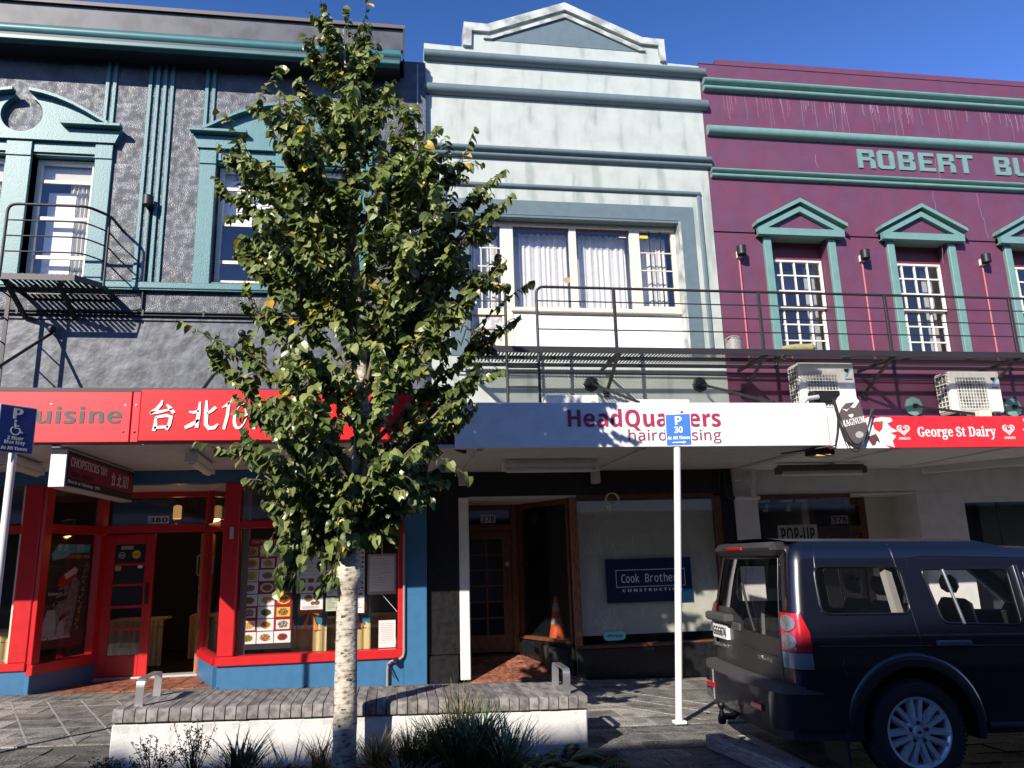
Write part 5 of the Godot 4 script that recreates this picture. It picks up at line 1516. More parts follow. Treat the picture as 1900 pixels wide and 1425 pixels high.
func right_front() -> void:
	var o := thing("white_shopfront", "white painted shop fronts numbered 376 under the maroon building", "shop front", Vector3(8.5, -0.1, 0))
	var Wp = M.shop_white
	part("lintel_beam", bxm(5.12, 18.0, 2.46, 2.86, -0.2, -0.02), Wp, o)
	part("pier", bxm(5.12, 5.49, -0.3, 2.46, -0.3, 0.05, 0.015), Wp, o)
	part("pier_moulding", bxm(5.1, 5.52, 2.38, 2.44, -0.1, 0.1, 0.02), Wp, o)
	var b := Mb.new()
	b.tube(PackedVector3Array([Vector3(5.43, 2.85, 0.1), Vector3(5.43, 2.7, 0.1), Vector3(5.4, 2.6, 0.1), Vector3(5.4, 2.42, 0.1)]), 0.035, 10)
	part("downpipe", b, Wp, o)
	b = Mb.new()
	b.tube(PackedVector3Array([Vector3(4.98, 2.8, 0.06), Vector3(4.98, 2.46, 0.06), Vector3(5.02, 2.42, 0.06), Vector3(5.14, 2.41, 0.06)]), 0.03, 10)
	part("downpipe", b, M.shop_black, o)
	part("stall_riser", bxm(5.49, 7.06, -0.3, 0.5, -0.1, 0.0), Wp, o)
	part("head_frame", bxm(5.49, 7.06, 2.4, 2.46, -0.08, 0.0), M.brown_wood, o)
	part("pane", bxm(5.49, 7.06, 0.5, 2.4, -0.05, -0.044), M.glass_dull, o)
	part("pane_edge", bxm(7.05, 7.062, 0.5, 2.4, -0.7, -0.05), M.glass_dull, o)
	# recessed door seen through the glass
	var z := -0.75
	var f := Mb.new()
	f.bx(6.72, 6.82, 0.0, 2.42, z - 0.05, z + 0.05)
	f.bx(7.62, 7.74, 0.0, 2.42, z - 0.05, z + 0.05)
	f.bx(6.82, 7.62, 2.32, 2.42, z - 0.05, z + 0.05)
	f.bx(6.82, 7.62, 1.86, 1.98, z - 0.05, z + 0.05)
	var fr := part("door_frame", f, M.brown_wood, o)
	part("pane", bxm(6.82, 7.62, 1.98, 2.32, z - 0.004, z + 0.004), M.glass_dull, fr)
	num_plate(o, "376", 7.12, 7.42, 2.02, 2.15, z + 0.02)
	part("door", bxm(6.82, 7.62, 0.0, 1.85, z - 0.03, z + 0.02, 0.006), M.brown_wood, o)
	part("recess_wall", bxm(7.74, 8.26, -0.3, 2.46, -0.9, -0.7), mat("cream_wall", L(0.58, 0.55, 0.45), 0.7), o)
	part("pier", bxm(8.2, 9.02, -0.3, 2.46, -0.3, -0.01), Wp, o)
	part("recess_ceiling", bxm(7.06, 8.2, 2.44, 2.48, -0.9, -0.02), Wp, o)
	part("recess_floor", bxm(5.5, 8.2, -0.4, -0.1, -0.9, 0.0), M.mortar, o)
	part("side_wall", bxm(8.2, 8.26, -0.3, 2.46, -0.9, -0.3), Wp, o)
	part("pane", bxm(9.02, 12.5, 0.2, 2.28, -0.06, -0.054), M.glass_dull, o)
	part("window_bar", bxm(9.62, 9.65, 0.2, 2.28, -0.07, -0.05), M.print_black, o)
	part("window_screen", bxm(9.65, 12.5, 0.2, 2.28, -0.5, -0.48), mat("screen_green", L(0.1, 0.11, 0.1), 0.6), o)
	part("head_infill", bxm(9.02, 12.5, 2.28, 2.46, -0.1, -0.03), Wp, o)
	part("stall_riser", bxm(9.02, 12.5, -0.4, 0.2, -0.1, -0.02), Wp, o)
	part("pier", bxm(12.5, 18.0, -0.4, 2.46, -0.3, -0.01), Wp, o)
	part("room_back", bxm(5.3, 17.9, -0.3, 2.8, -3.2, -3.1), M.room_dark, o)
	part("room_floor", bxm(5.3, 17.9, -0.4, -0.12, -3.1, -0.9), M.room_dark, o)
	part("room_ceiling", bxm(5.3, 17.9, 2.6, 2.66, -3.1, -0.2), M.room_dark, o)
	part("side_lining", bxm(6.6, 6.72, 0.0, 2.4, -3.1, -0.7), M.soffit, o)
	o = thing("popup_sign", "white sign with black block lettering inside the left white shop window", "sign", Vector3(6.2, 1.8, -0.25))
	part("panel", bxm(5.92, 6.58, 1.55, 2.0, -0.26, -0.25), M.print_white, o)
	b = Mb.new()
	b.text("POP-UP", 5.97, 6.53, 1.74, 1.96, -0.249, "sans", true, 0.002)
	part("lettering", b, M.print_black, o)
	for q in [[5.78, 2.3], [6.16, 2.3], [6.42, 2.3]]:
		var s := thing("spot_lamp", ["small white spot lamp at the left in the pop-up shop window", "small white spot lamp in the middle of the pop-up shop window", "small white spot lamp at the right in the pop-up shop window"][[5.78, 6.16, 6.42].find(q[0])], "spot lamp", Vector3(q[0], q[1], -0.35), "unlit spot lamps in the pop-up shop")
		part("lamp_bracket", bxm(q[0] - 0.1, q[0] + 0.1, 2.36, 2.4, -0.37, -0.33), M.white_paint, s)
		b = Mb.new()
		b.lathe(PackedVector2Array([Vector2(0, 0.06), Vector2(0.025, 0.05), Vector2(0.04, -0.06), Vector2(0, -0.06)]), Vector3(q[0] + 0.02, 2.28, -0.33), Vector3(0.4, 0.8, -0.3).normalized(), 12)
		part("lamp_head", b, M.white_paint, s)

# ---- fire escapes --------------------------------------------------------------------------------------------------------------
func rail_path(pts: Array, r: float) -> Mb:   # a bent rail: corners rounded
	var p := PackedVector3Array([pts[0]])
	for i in range(1, pts.size() - 1):
		var a: Vector3 = pts[i - 1]
		var b: Vector3 = pts[i]
		var c: Vector3 = pts[i + 1]
		var ra := minf(0.12, a.distance_to(b) * 0.45)
		var rc := minf(0.12, c.distance_to(b) * 0.45)
		var p0 := b + (a - b).normalized() * ra
		var p2 := b + (c - b).normalized() * rc
		for k in 6:
			var t := k / 5.0
			p.append(p0.lerp(b, t).lerp(b.lerp(p2, t), t))
	p.append(pts[-1])
	var m := Mb.new()
	m.tube(p, r, 8)
	return m

func fire_escapes() -> void:
	var I = M.rail_iron
	var o := thing("fire_escape_landing", "short black iron fire escape landing with a rounded railing on the dark building", "fire escape", Vector3(-4.5, 5.42, 0.5))
	var y := 5.42
	var b := Mb.new()
	b.bar(Vector3(-5.08, y - 0.04, 0.9), Vector3(-4.17, y - 0.04, 0.9), 0.012, 0.08)
	b.bar(Vector3(-4.17, y - 0.04, 0.9), Vector3(-3.93, y - 0.04, 0.62), 0.012, 0.08)
	b.bar(Vector3(-3.93, y - 0.04, 0.62), Vector3(-3.93, y - 0.04, 0.13), 0.012, 0.08)
	b.bar(Vector3(-5.08, y - 0.04, 0.9), Vector3(-5.08, y - 0.04, 0.13), 0.012, 0.08)
	b.bar(Vector3(-5.08, y - 0.03, 0.5), Vector3(-3.93, y - 0.03, 0.5), 0.05, 0.03)
	b.bar(Vector3(-5.08, y - 0.05, 0.14), Vector3(-3.93, y - 0.05, 0.14), 0.04, 0.06)
	part("frame", b, I, o)
	var sm := bxm(-0.02, 0.02, -0.006, 0.006, -0.37, 0.37).done()
	for i in 16:
		var x := -5.03 + i * 0.071
		var zf := 0.0 if x < -4.2 else (x + 4.2) * -0.55
		inst("slat", sm if zf == 0.0 else bxm(-0.02, 0.02, -0.006, 0.006, -0.37, 0.37 + zf * 2.0 - 0.02).done(), I, o, Vector3(x, y + 0.005, 0.52) - o.position)
	for q in [[-5.06, -5.06], [-4.42, -4.42]]:
		b = Mb.new()
		b.bar(Vector3(q[0], y - 0.06, 0.78), Vector3(q[1], 5.06, 0.13), 0.05, 0.05)
		part("bracket", b, I, o)
	var top := [Vector3(-5.08, y - 0.05, 0.9), Vector3(-5.08, 6.4, 0.9), Vector3(-4.1, 6.4, 0.9), Vector3(-3.9, 6.4, 0.6), Vector3(-3.9, 6.4, 0.13)]
	part("top_rail", rail_path(top, 0.02), I, o)
	b = Mb.new()
	b.tube(PackedVector3Array([Vector3(-3.91, 6.39, 0.62), Vector3(-3.91, y - 0.05, 0.62)]), 0.019, 8)
	part("rail_post", b, I, o)
	for yy in [6.17, 5.95, 5.73]:
		part("rail", rail_path([Vector3(-5.08, yy, 0.9), Vector3(-4.12, yy, 0.9), Vector3(-3.91, yy, 0.6), Vector3(-3.91, yy, 0.13)], 0.011), I, o)
	o = thing("access_ladder", "black iron ladder dropping from the landing to the red canopy roof", "ladder", Vector3(-5.1, 3.54, 0.7))
	for zz in [0.93, 0.5]:
		b = Mb.new()
		b.bar(Vector3(-5.13, 3.4, zz), Vector3(-5.13, y, zz), 0.05, 0.02)
		part("stringer", b, I, o)
	for k in 6:
		b = Mb.new()
		b.tube(PackedVector3Array([Vector3(-5.13, 3.6 + k * 0.33, 0.5), Vector3(-5.13, 3.6 + k * 0.33, 0.93)]), 0.011, 6)
		part("rung", b, I, o)
	# the long landing of the pale and maroon buildings
	o = thing("long_fire_escape", "long black iron fire escape landing across the pale and maroon buildings", "fire escape", Vector3(6, 4.5, 0.5))
	y = 4.5
	var x0 := 0.98
	var x1 := 12.6
	b = Mb.new()
	b.bx(x0, x1, y - 0.09, y, 0.985, 1.0)
	b.bx(x0, x1, y - 0.07, y - 0.02, 0.52, 0.56)
	b.bx(x0, x1, y - 0.07, y - 0.02, 0.1, 0.14)
	b.bx(x0, x0 + 0.012, y - 0.09, y, 0.1, 1.0)
	part("frame", b, I, o)
	sm = bxm(-0.011, 0.011, -0.003, 0.003, -0.43, 0.43).done()
	for i in 222:
		inst("slat", sm, I, o, Vector3(x0 + 0.04 + i * 0.052, y, 0.55) - o.position)
	for x in [3.13, 5.36, 7.42, 9.56, 11.7]:
		b = Mb.new()
		b.bar(Vector3(x + 0.03, y - 0.04, 0.98), Vector3(x + 0.08, 4.04, 0.04), 0.045, 0.03)
		b.bar(Vector3(x + 0.03, y - 0.09, 0.98), Vector3(x + 0.03, y - 0.09, 0.02), 0.04, 0.04)
		b.bx(x + 0.04, x + 0.12, 3.98, 4.08, 0.0, 0.05)
		part("bracket", b, I, o)
		b = Mb.new()
		b.bx(x - 0.022, x + 0.022, y - 0.05, 5.38, 0.95, 0.99, 0.004)
		part("rail_post", b, I, o)
	part("top_rail", rail_path([Vector3(1.99, 3.4, 0.97), Vector3(1.99, 5.39, 0.97), Vector3(x1, 5.39, 0.97)], 0.021), I, o)
	for yy in [5.18, 4.97, 4.76]:
		b = Mb.new()
		b.tube(PackedVector3Array([Vector3(1.99, yy, 0.97), Vector3(x1, yy, 0.97)]), 0.01, 6)
		part("rail", b, I, o)
	part("top_rail", rail_path([Vector3(0.98, 5.37, 0.12), Vector3(0.98, 5.37, 0.97), Vector3(1.54, 5.37, 0.97), Vector3(1.54, 3.4, 0.97)], 0.021), I, o)
	for yy in [5.16, 4.95, 4.74]:
		b = Mb.new()
		b.tube(PackedVector3Array([Vector3(0.98, yy, 0.12), Vector3(0.98, yy, 0.97), Vector3(1.54, yy, 0.97)]), 0.01, 6)
		part("rail", b, I, o)
	for yy in [3.62, 3.92, 4.2]:
		b = Mb.new()
		b.tube(PackedVector3Array([Vector3(1.54, yy, 0.97), Vector3(1.99, yy, 0.97)]), 0.012, 6)
		part("rung", b, I, o)
	b = Mb.new()
	b.tube(PackedVector3Array([Vector3(0.9, 4.36, 0.06), Vector3(13.0, 4.26, 0.06)]), 0.012, 6)
	part("cable_run", b, I, o)
	# canopy tie rods
	var rods := [[-4.68, 4.83, "iron tie rod with a ball end on the dark wall beside the ladder", 0], [-2.16, 4.81, "iron tie rod with a ball end on the dark wall at the tree's left edge", 0], [2.98, 4.18, "iron tie rod on a dark octagonal plate above the left half of the white sign", 1], [4.73, 4.18, "iron tie rod on a dark octagonal plate beside the maroon building", 1], [8.36, 3.84, "tie rod on a green octagonal plate between the two air conditioners", 2], [10.17, 3.82, "tie rod on a green octagonal plate right of the second air conditioner", 2]]
	for r in rods:
		var zb: float = 0.12 if r[3] == 0 else 0.0
		var t := thing("tie_rod", r[2], "tie rod", Vector3(r[0], r[1], zb), "iron tie rods that carry the canopies")
		b = Mb.new()
		var yl: float = 3.42 if r[3] < 2 else 3.16
		b.tube(PackedVector3Array([Vector3(r[0], r[1], zb + 0.06), Vector3(r[0] - 0.05, yl, 2.38)]), 0.02, 8)
		part("rod", b, M.black_iron if r[3] < 2 else I, t)
		b = Mb.new()
		if r[3] == 0:
			b.lathe(PackedVector2Array([Vector2(0, 0.075), Vector2(0.03, 0.066), Vector2(0.05, 0.04), Vector2(0.055, 0.01), Vector2(0.045, -0.02), Vector2(0.02, -0.04), Vector2(0, -0.045)]), Vector3(r[0], r[1] + 0.05, zb + 0.06), Vector3(0, 0, 1), 14)
		else:
			b.lathe(PackedVector2Array([Vector2(0, 0.05), Vector2(0.1, 0.045), Vector2(0.16 if r[3] == 2 else 0.12, 0.03), Vector2(0.16 if r[3] == 2 else 0.12, 0.0)]), Vector3(r[0], r[1], zb), Vector3(0, 0, 1), 8)
		part("wall_plate", b, M.sage if r[3] == 2 else M.black_iron, t)
		if r[3] > 0:
			b = Mb.new()
			b.lathe(PackedVector2Array([Vector2(0, 0.06), Vector2(0.03, 0.05), Vector2(0.045, 0.0)]), Vector3(r[0], r[1], zb + 0.05), Vector3(0, 0, 1), 10)
			part("eye_bolt", b, M.black_iron if r[3] == 1 else I, t)

# ---- signs ---------------------------------------------------------------------------------------------------------------------
func heart(cx: float, cy: float, s: float, k: int) -> PackedVector2Array:
	var p := PackedVector2Array()
	for i in k:
		var t := TAU * i / k
		p.append(Vector2(cx + s * 16.0 * pow(sin(t), 3) / 17.0, cy + s * (13.0 * cos(t) - 5.0 * cos(2 * t) - 2.0 * cos(3 * t) - cos(4 * t)) / 17.0 * 0.85))
	return p

func heart_logo(cx: float, cy: float, s: float, z: float) -> Mb:
	var b := Mb.new()
	for q in [[1.0, 0.78], [0.6, 0.36]]:
		var a := heart(cx, cy, s * q[0], 36)
		var c := heart(cx, cy + s * 0.02, s * q[1], 36)
		for i in 36:
			var j := (i + 1) % 36
			if q[0] < 0.9 and i in [30, 31, 32, 33]:
				continue
			b.quad(Vector3(a[i].x, a[i].y, z), Vector3(a[j].x, a[j].y, z), Vector3(c[j].x, c[j].y, z), Vector3(c[i].x, c[i].y, z), Vector3(0, 0, 1))
	b.text("STREETS", cx - s * 0.82, cx + s * 0.82, cy - s * 1.32, cy - s * 1.02, z - 0.001, "serif", true, 0.002)
	return b

func signs() -> void:
	var z := 2.56
	# red boards
	var o := thing("red_sign_board", "long red sign board with grey lettering over the restaurant canopy", "sign", Vector3(-5, 3.2, z))
	part("panel", bxm(-9, -2.8, 2.94, 3.49, 2.505, z, 0.006), M.sign_red, o)
	part("panel", bxm(-2.79, -2.71, 2.94, 3.49, 2.505, z - 0.004, 0.006), M.sign_red, o)
	var b := Mb.new()
	b.text("Cuisine", -3.93, -2.89, 3.14, 3.33, z + 0.001, "sans", true, 0.004)
	b.text("Asian", -5.05, -4.05, 3.14, 3.33, z + 0.001, "sans", true, 0.004)
	part("lettering", b, M.print_grey, o)
	for q in [[-3.6, 3.35], [-2.86, 3.34], [-2.75, 3.34], [-2.86, 3.05], [-2.75, 3.05]]:
		b = Mb.new()
		b.lathe(PackedVector2Array([Vector2(0, 0.006), Vector2(0.009, 0.004), Vector2(0.012, 0.0)]), Vector3(q[0], q[1], z), Vector3(0, 0, 1), 10)
		part("screw", b, M.galv if q[1] > 3.2 else M.print_black, o)
	o = thing("red_character_sign", "bright red sign board with white brushed characters behind the tree", "sign", Vector3(-1.1, 3.2, z))
	part("panel", bxm(-2.7, 0.4, 2.95, 3.51, 2.51, z + 0.02, 0.006), mat("sign_red_bright", L(0.78, 0.012, 0.018), 0.35), o)
	b = Mb.new()
	for q in taibei(-2.6, 3.055, 0.335): b.stroke(q, z + 0.02, z + 0.032)
	for q in one_o_one(-1.86, 3.07, 0.3): b.stroke(q, z + 0.02, z + 0.032)
	part("lettering", b, M.print_white, o)
	o = thing("junction_box_cables", "small grey box with loose cables at the gap between the red and white sign boards", "junction box", Vector3(0.5, 2.98, 2.4))
	part("case", bxm(0.43, 0.53, 2.97, 3.1, 2.42, 2.5, 0.01), M.galv, o)
	b = Mb.new()
	b.tube(PackedVector3Array([Vector3(0.48, 2.97, 2.46), Vector3(0.4, 2.8, 2.44), Vector3(0.46, 2.74, 2.42), Vector3(0.55, 2.82, 2.4), Vector3(0.45, 2.9, 2.3), Vector3(0.2, 2.86, 1.6), Vector3(0.1, 2.86, 0.6)]), 0.008, 6)
	part("cable", b, M.print_black, o)
	b = Mb.new()
	b.bar(Vector3(0.55, 2.92, 2.45), Vector3(0.82, 2.84, 2.3), 0.05, 0.04)
	part("bracket", b, M.black_iron, o)
	# white hairdresser's board
	o = thing("hairdresser_sign", "long white sign board with maroon hairdresser lettering, dappled by the tree", "sign", Vector3(3, 3.1, z))
	part("panel", bxm(0.68, 3.74, 2.85, 3.38, 2.515, z - 0.01, 0.005), M.sign_white, o)
	part("panel", bxm(3.745, 5.27, 2.85, 3.38, 2.515, z - 0.008, 0.005), M.sign_white, o)
	b = Mb.new()
	b.text("HeadQuarters", 2.0, 3.88, 3.045, 3.305, z - 0.006, "sans", true, 0.004)
	part("lettering", b, M.print_maroon, o)
	b = Mb.new()
	b.text("hairdressing", 2.72, 3.87, 2.885, 3.06, z - 0.006, "sans", false, 0.004)
	part("small_lettering", b, mat("print_plum", L(0.27, 0.05, 0.1), 0.5), o)
	# dairy board
	o = thing("dairy_sign", "red dairy shop sign board with white milk splashes and heart emblems", "sign", Vector3(8, 3, z))
	part("panel", bxm(5.27, 17.9, 2.81, 3.21, 2.515, z, 0.005), M.sign_red, o)
	b = Mb.new()
	b.prism(PackedVector2Array([Vector2(5.27, 2.812), Vector2(6.05, 2.812), Vector2(5.98, 2.86), Vector2(6.12, 2.82), Vector2(6.1, 2.9), Vector2(6.16, 2.96), Vector2(6.08, 3.0), Vector2(6.19, 3.02), Vector2(6.1, 3.07), Vector2(6.06, 3.12), Vector2(6.14, 3.15), Vector2(6.12, 3.19), Vector2(6.0, 3.2), Vector2(5.9, 3.18), Vector2(5.82, 3.2), Vector2(5.74, 3.17), Vector2(5.7, 3.208), Vector2(5.27, 3.208)]), z, z + 0.002)
	part("splash_print", b, M.print_white, o)
	b = Mb.new()
	b.prism(PackedVector2Array([Vector2(8.05, 2.815), Vector2(8.02, 2.9), Vector2(7.98, 2.96), Vector2(8.06, 3.0), Vector2(7.94, 3.03), Vector2(8.02, 3.08), Vector2(7.97, 3.16), Vector2(8.0, 3.19), Vector2(8.4, 3.205), Vector2(8.9, 3.19), Vector2(9.0, 2.9), Vector2(8.8, 2.815)]), z, z + 0.002)
	part("splash_print", b, M.print_white, o)
	b = Mb.new()
	b.text("George St Dairy", 6.46, 7.55, 2.91, 3.08, z + 0.001, "serif", true, 0.004)
	part("lettering", b, M.print_white, o)
	for cx in [6.27, 7.74]:
		part("heart_emblem", heart_logo(cx, 3.04, 0.095, z + 0.002), M.print_white, o)
	for q in [[5.93, 3.08, 0.07], [5.68, 3.02, 0.055]]:
		b = Mb.new()
		b.prism(PackedVector2Array([Vector2(q[0] - q[2], q[1] + q[2] * 0.6), Vector2(q[0] - q[2] * 0.4, q[1] + q[2] * 0.95), Vector2(q[0] + q[2] * 0.5, q[1] + q[2] * 0.9), Vector2(q[0] + q[2], q[1] + q[2] * 0.3), Vector2(q[0] + q[2] * 0.7, q[1] - q[2] * 0.5), Vector2(q[0] + q[2] * 0.1, q[1] - q[2]), Vector2(q[0] - q[2] * 0.7, q[1] - q[2] * 0.5)]), z + 0.002, z + 0.004)
		part("strawberry_print", b, M.print_red, o)
		b = Mb.new()
		b.prism(PackedVector2Array([Vector2(q[0] + q[2] * 0.3, q[1] + q[2] * 0.8), Vector2(q[0] + q[2] * 0.9, q[1] + q[2] * 1.1), Vector2(q[0] + q[2] * 1.2, q[1] + q[2] * 0.5), Vector2(q[0] + q[2] * 0.7, q[1] + q[2] * 0.5)]), z + 0.004, z + 0.005)
		part("berry_leaf_print", b, mat("print_green", L(0.1, 0.22, 0.04), 0.6), o)
	b = Mb.new()
	b.prism(PackedVector2Array([Vector2(5.76, 2.95), Vector2(5.89, 2.99), Vector2(5.92, 2.93), Vector2(5.93, 2.87), Vector2(5.89, 2.9), Vector2(5.86, 2.85), Vector2(5.82, 2.84)]), z + 0.002, z + 0.004)
	part("chocolate_print", b, mat("print_choc", L(0.1, 0.045, 0.035), 0.6), o)
	# ice cream cut-out with its cables
	o = thing("ice_cream_sign", "grey ice cream shaped cut-out sign hung with black cables beside the dairy board", "sign", Vector3(5.55, 3.1, 2.62))
	var T := Transform3D(Basis(Vector3(0, 0, 1), 0.2), Vector3(5.56, 3.12, 2.6))
	b = Mb.new()
	b.t = T
	b.prism(PackedVector2Array([Vector2(-0.17, 0.2), Vector2(-0.17, -0.1)]) + arc(0, -0.1, 0.17, 180, 360, 14) + PackedVector2Array([Vector2(0.17, 0.2)]) + arc(0, 0.2, 0.17, 0, 180, 12).slice(1, 12), 0.0, 0.03)
	part("panel", b, mat("ice_grey", L(0.11, 0.085, 0.085), 0.4), o)
	b = Mb.new()
	b.t = T
	b.prism(PackedVector2Array([Vector2(-0.168, 0.12), Vector2(-0.1, 0.2), Vector2(-0.04, 0.15), Vector2(0.02, 0.19), Vector2(0.08, 0.17), Vector2(0.168, 0.24)]) + arc(0, 0.2, 0.17, 14, 180, 10), 0.03, 0.032)
	b.text("MAGNUM", -0.165, 0.165, -0.03, 0.05, 0.031, "serif", true, 0.003)
	part("white_print", b, M.print_white, o)
	b = Mb.new()
	b.t = T
	b.prism(heart(0.0, 0.085, 0.035, 24), 0.031, 0.033)
	part("heart_print", b, M.print_white, o)
	b = Mb.new()
	b.t = T
	b.prism(PackedVector2Array([Vector2(-0.1, 0.2), Vector2(-0.02, 0.25), Vector2(0.1, 0.24), Vector2(0.04, 0.2), Vector2(-0.03, 0.17)]), 0.033, 0.035)
	part("bite_print", b, mat("ice_grey", L(0.11, 0.085, 0.085), 0.4), o)
	b = Mb.new()
	b.t = T
	b.disc(Vector3(0.03, -0.16, 0.032), 0.055, Vector3(0, 0, 1), 20, 0.75)
	part("seal_print", b, M.galv, o)
	for k in 3:
		b = Mb.new()
		var ps := PackedVector3Array()
		for i in 17:
			var f := i / 16.0
			ps.append(Vector3(5.34 + 0.5 * f - 0.02 * k, 3.4 - (0.5 + 0.05 * k) * sin(PI * pow(f, 0.8)) - 0.12 * f, 2.65 + 0.01 * k))
		b.tube(ps, 0.007, 6)
		part("cable", b, M.print_black, o)
	b = Mb.new()
	b.tube(PackedVector3Array([Vector3(5.34, 3.42, 2.6), Vector3(5.36, 3.2, 2.64), Vector3(5.35, 3.0, 2.6), Vector3(5.3, 2.84, 2.6), Vector3(5.1, 2.82, 2.5), Vector3(4.8, 2.8, 2.2)]), 0.01, 6)
	part("cable", b, M.print_black, o)
	o = thing("flood_lamp", "small black floodlight standing on top of the white sign board's right end", "floodlight", Vector3(5.3, 3.4, 2.4))
	part("lamp_case", bxm(5.16, 5.52, 3.4, 3.55, 2.35, 2.5, 0.01), M.black_iron, o)
	b = Mb.new()
	b.tube(PackedVector3Array([Vector3(4.95, 3.34, 2.5), Vector3(5.05, 3.44, 2.52), Vector3(5.2, 3.46, 2.53)]), 0.03, 8)
	part("arm", b, M.galv, o)
	o = thing("box_lamp", "small dark box lamp with a tan underside under the dairy canopy edge", "ceiling lamp", Vector3(5.25, 2.78, 2.35))
	part("lamp_case", bxm(5.12, 5.4, 2.76, 2.85, 2.2, 2.42, 0.005), M.black_iron, o)
	part("lens", bxm(5.15, 5.37, 2.735, 2.76, 2.26, 2.43, 0.005), mat("tan_lens", L(0.6, 0.42, 0.2), 0.5), o)
	# hanging sign
	o = thing("hanging_sign", "boxed hanging sign with a dark red face under the restaurant canopy", "sign", Vector3(-3.53, 2.7, 1.3))
	part("case", bxm(-3.62, -3.455, 2.49, 2.9, 0.2, 2.4, 0.008), mat("case_grey", L(0.5, 0.5, 0.49), 0.4, {"metal": 0.3}), o)
	part("end_plate", bxm(-3.615, -3.46, 2.495, 2.895, 2.4, 2.405), M.sign_white, o)
	part("mounting_rail", bxm(-3.58, -3.5, 2.9, 2.93, 0.15, 2.5), M.galv, o)
	part("face_panel", bxm(-3.456, -3.452, 2.51, 2.88, 0.22, 2.38), M.print_black, o)
	part("red_panel", bxm(-3.452, -3.448, 2.6, 2.84, 0.26, 2.34), mat("deep_red", L(0.24, 0.012, 0.025), 0.4), o)
	T = Transform3D(Basis(Vector3(0, 0, -1), Vector3(0, 1, 0), Vector3(1, 0, 0)), Vector3(-3.447, 0, 2.36))
	b = Mb.new()
	b.t = T
	b.text("CHOPSTICKS 101", 0.05, 1.12, 2.725, 2.82, 0.0, "sans", false, 0.002)
	b.text("Dine In or Takeaway - BYO", 0.03, 0.95, 2.53, 2.58, -0.004, "sans", false, 0.002)
	for q in taibei(1.3, 2.63, 0.17): b.stroke(q, 0.0, 0.002)
	for q in one_o_one(1.7, 2.64, 0.16): b.stroke(q, 0.0, 0.002)
	part("lettering", b, M.print_white, o)
	b = Mb.new()
	b.t = T
	b.text("Asian Cuisine", 0.05, 0.7, 2.62, 2.69, 0.0, "sans", true, 0.002)
	part("dark_lettering", b, mat("print_darkred", L(0.06, 0.005, 0.008), 0.5), o)
	# parking signs
	o = thing("accessible_parking_sign", "shaded blue accessible parking sign with a wheelchair symbol on a white pole", "parking sign", Vector3(-3.53, gy(-3.5), 3.42))
	b = Mb.new()
	b.tube(PackedVector3Array([Vector3(-3.53, gy(-3.5), 3.42), Vector3(-3.53, 3.05, 3.42)]), 0.034, 14)
	part("pole", b, M.pole_white, o)
	T = Transform3D(Basis(Vector3.UP, deg_to_rad(50)), Vector3(-3.51, 2.93, 3.45))
	b = Mb.new()
	b.t = T
	b.cbox(Vector3(-0.165, -0.225, 0), Vector3(0.165, 0.225, 0.006), 0.002)
	part("plate_edge", b, M.galv, o)
	b = Mb.new()
	b.t = T
	b.bx(-0.155, 0.155, -0.215, 0.215, 0.006, 0.008)
	part("plate", b, M.road_blue_shaded, o)
	b = Mb.new()
	b.t = T
	b.text("P", -0.045, 0.04, 0.1, 0.2, 0.009, "sans", true, 0.002)
	b.text("2 Hour", -0.075, 0.065, -0.1, -0.066, 0.009, "sans", true, 0.002)
	b.text("Max Stay", -0.095, 0.085, -0.15, -0.106, 0.009, "sans", true, 0.002)
	b.text("At All Times", -0.12, 0.11, -0.197, -0.163, 0.009, "sans", true, 0.002)
	b.disc(Vector3(-0.02, 0.078, 0.0105), 0.013, Vector3(0, 0, 1), 14)
	b.stroke([[-0.02, 0.06, 0.016], [-0.014, 0.01, 0.016], [0.02, 0.01, 0.014], [0.04, -0.03, 0.014], [0.056, -0.024, 0.012]], 0.009, 0.011)
	b.stroke([[-0.016, 0.036, 0.011], [0.016, 0.032, 0.011]], 0.009, 0.011)
	var rr := []
	for k in 15:
		var a := deg_to_rad(lerpf(125, 350, k / 14.0))
		rr.append([-0.012 + 0.04 * cos(a), -0.012 + 0.04 * sin(a), 0.01])
	b.stroke(rr, 0.009, 0.011)
	part("lettering", b, mat("sign_print", L(0.62, 0.64, 0.66), 0.4), o)
	var P0 := Vector3(2.88, gy(2.88), 3.14)
	var P1 := Vector3(3.09, 2.84, 3.14)
	o = thing("timed_parking_sign", "bright blue thirty minute parking sign with an arrow on a leaning white pole", "parking sign", P0)
	b = Mb.new()
	b.tube(PackedVector3Array([P0, P1]), 0.037, 14)
	part("pole", b, M.pole_white, o)
	b = Mb.new()
	b.cbox(P0 + Vector3(-0.06, 0, -0.05), P0 + Vector3(0.07, 0.035, 0.06), 0.01)
	part("pole_foot", b, M.pole_white, o)
	T = Transform3D(Basis(Vector3.UP, deg_to_rad(-22)) * Basis(Vector3(0, 0, 1), -0.02), Vector3(3.095, 2.945, 3.19))
	b = Mb.new()
	b.t = T
	b.cbox(Vector3(-0.14, -0.18, 0), Vector3(0.14, 0.18, 0.006), 0.002)
	part("plate_edge", b, M.sign_white, o)
	b = Mb.new()
	b.t = T
	b.bx(-0.132, 0.132, -0.172, 0.172, 0.006, 0.008)
	part("plate", b, M.road_blue, o)
	b = Mb.new()
	b.t = T
	b.text("P", -0.032, 0.04, 0.055, 0.148, 0.009, "sans", true, 0.002)
	b.text("30", -0.044, 0.046, -0.035, 0.035, 0.009, "sans", true, 0.002)
	b.text("At All Times", -0.122, 0.122, -0.108, -0.07, 0.009, "sans", true, 0.002)
	b.bx(-0.07, 0.05, -0.145, -0.135, 0.009, 0.011)
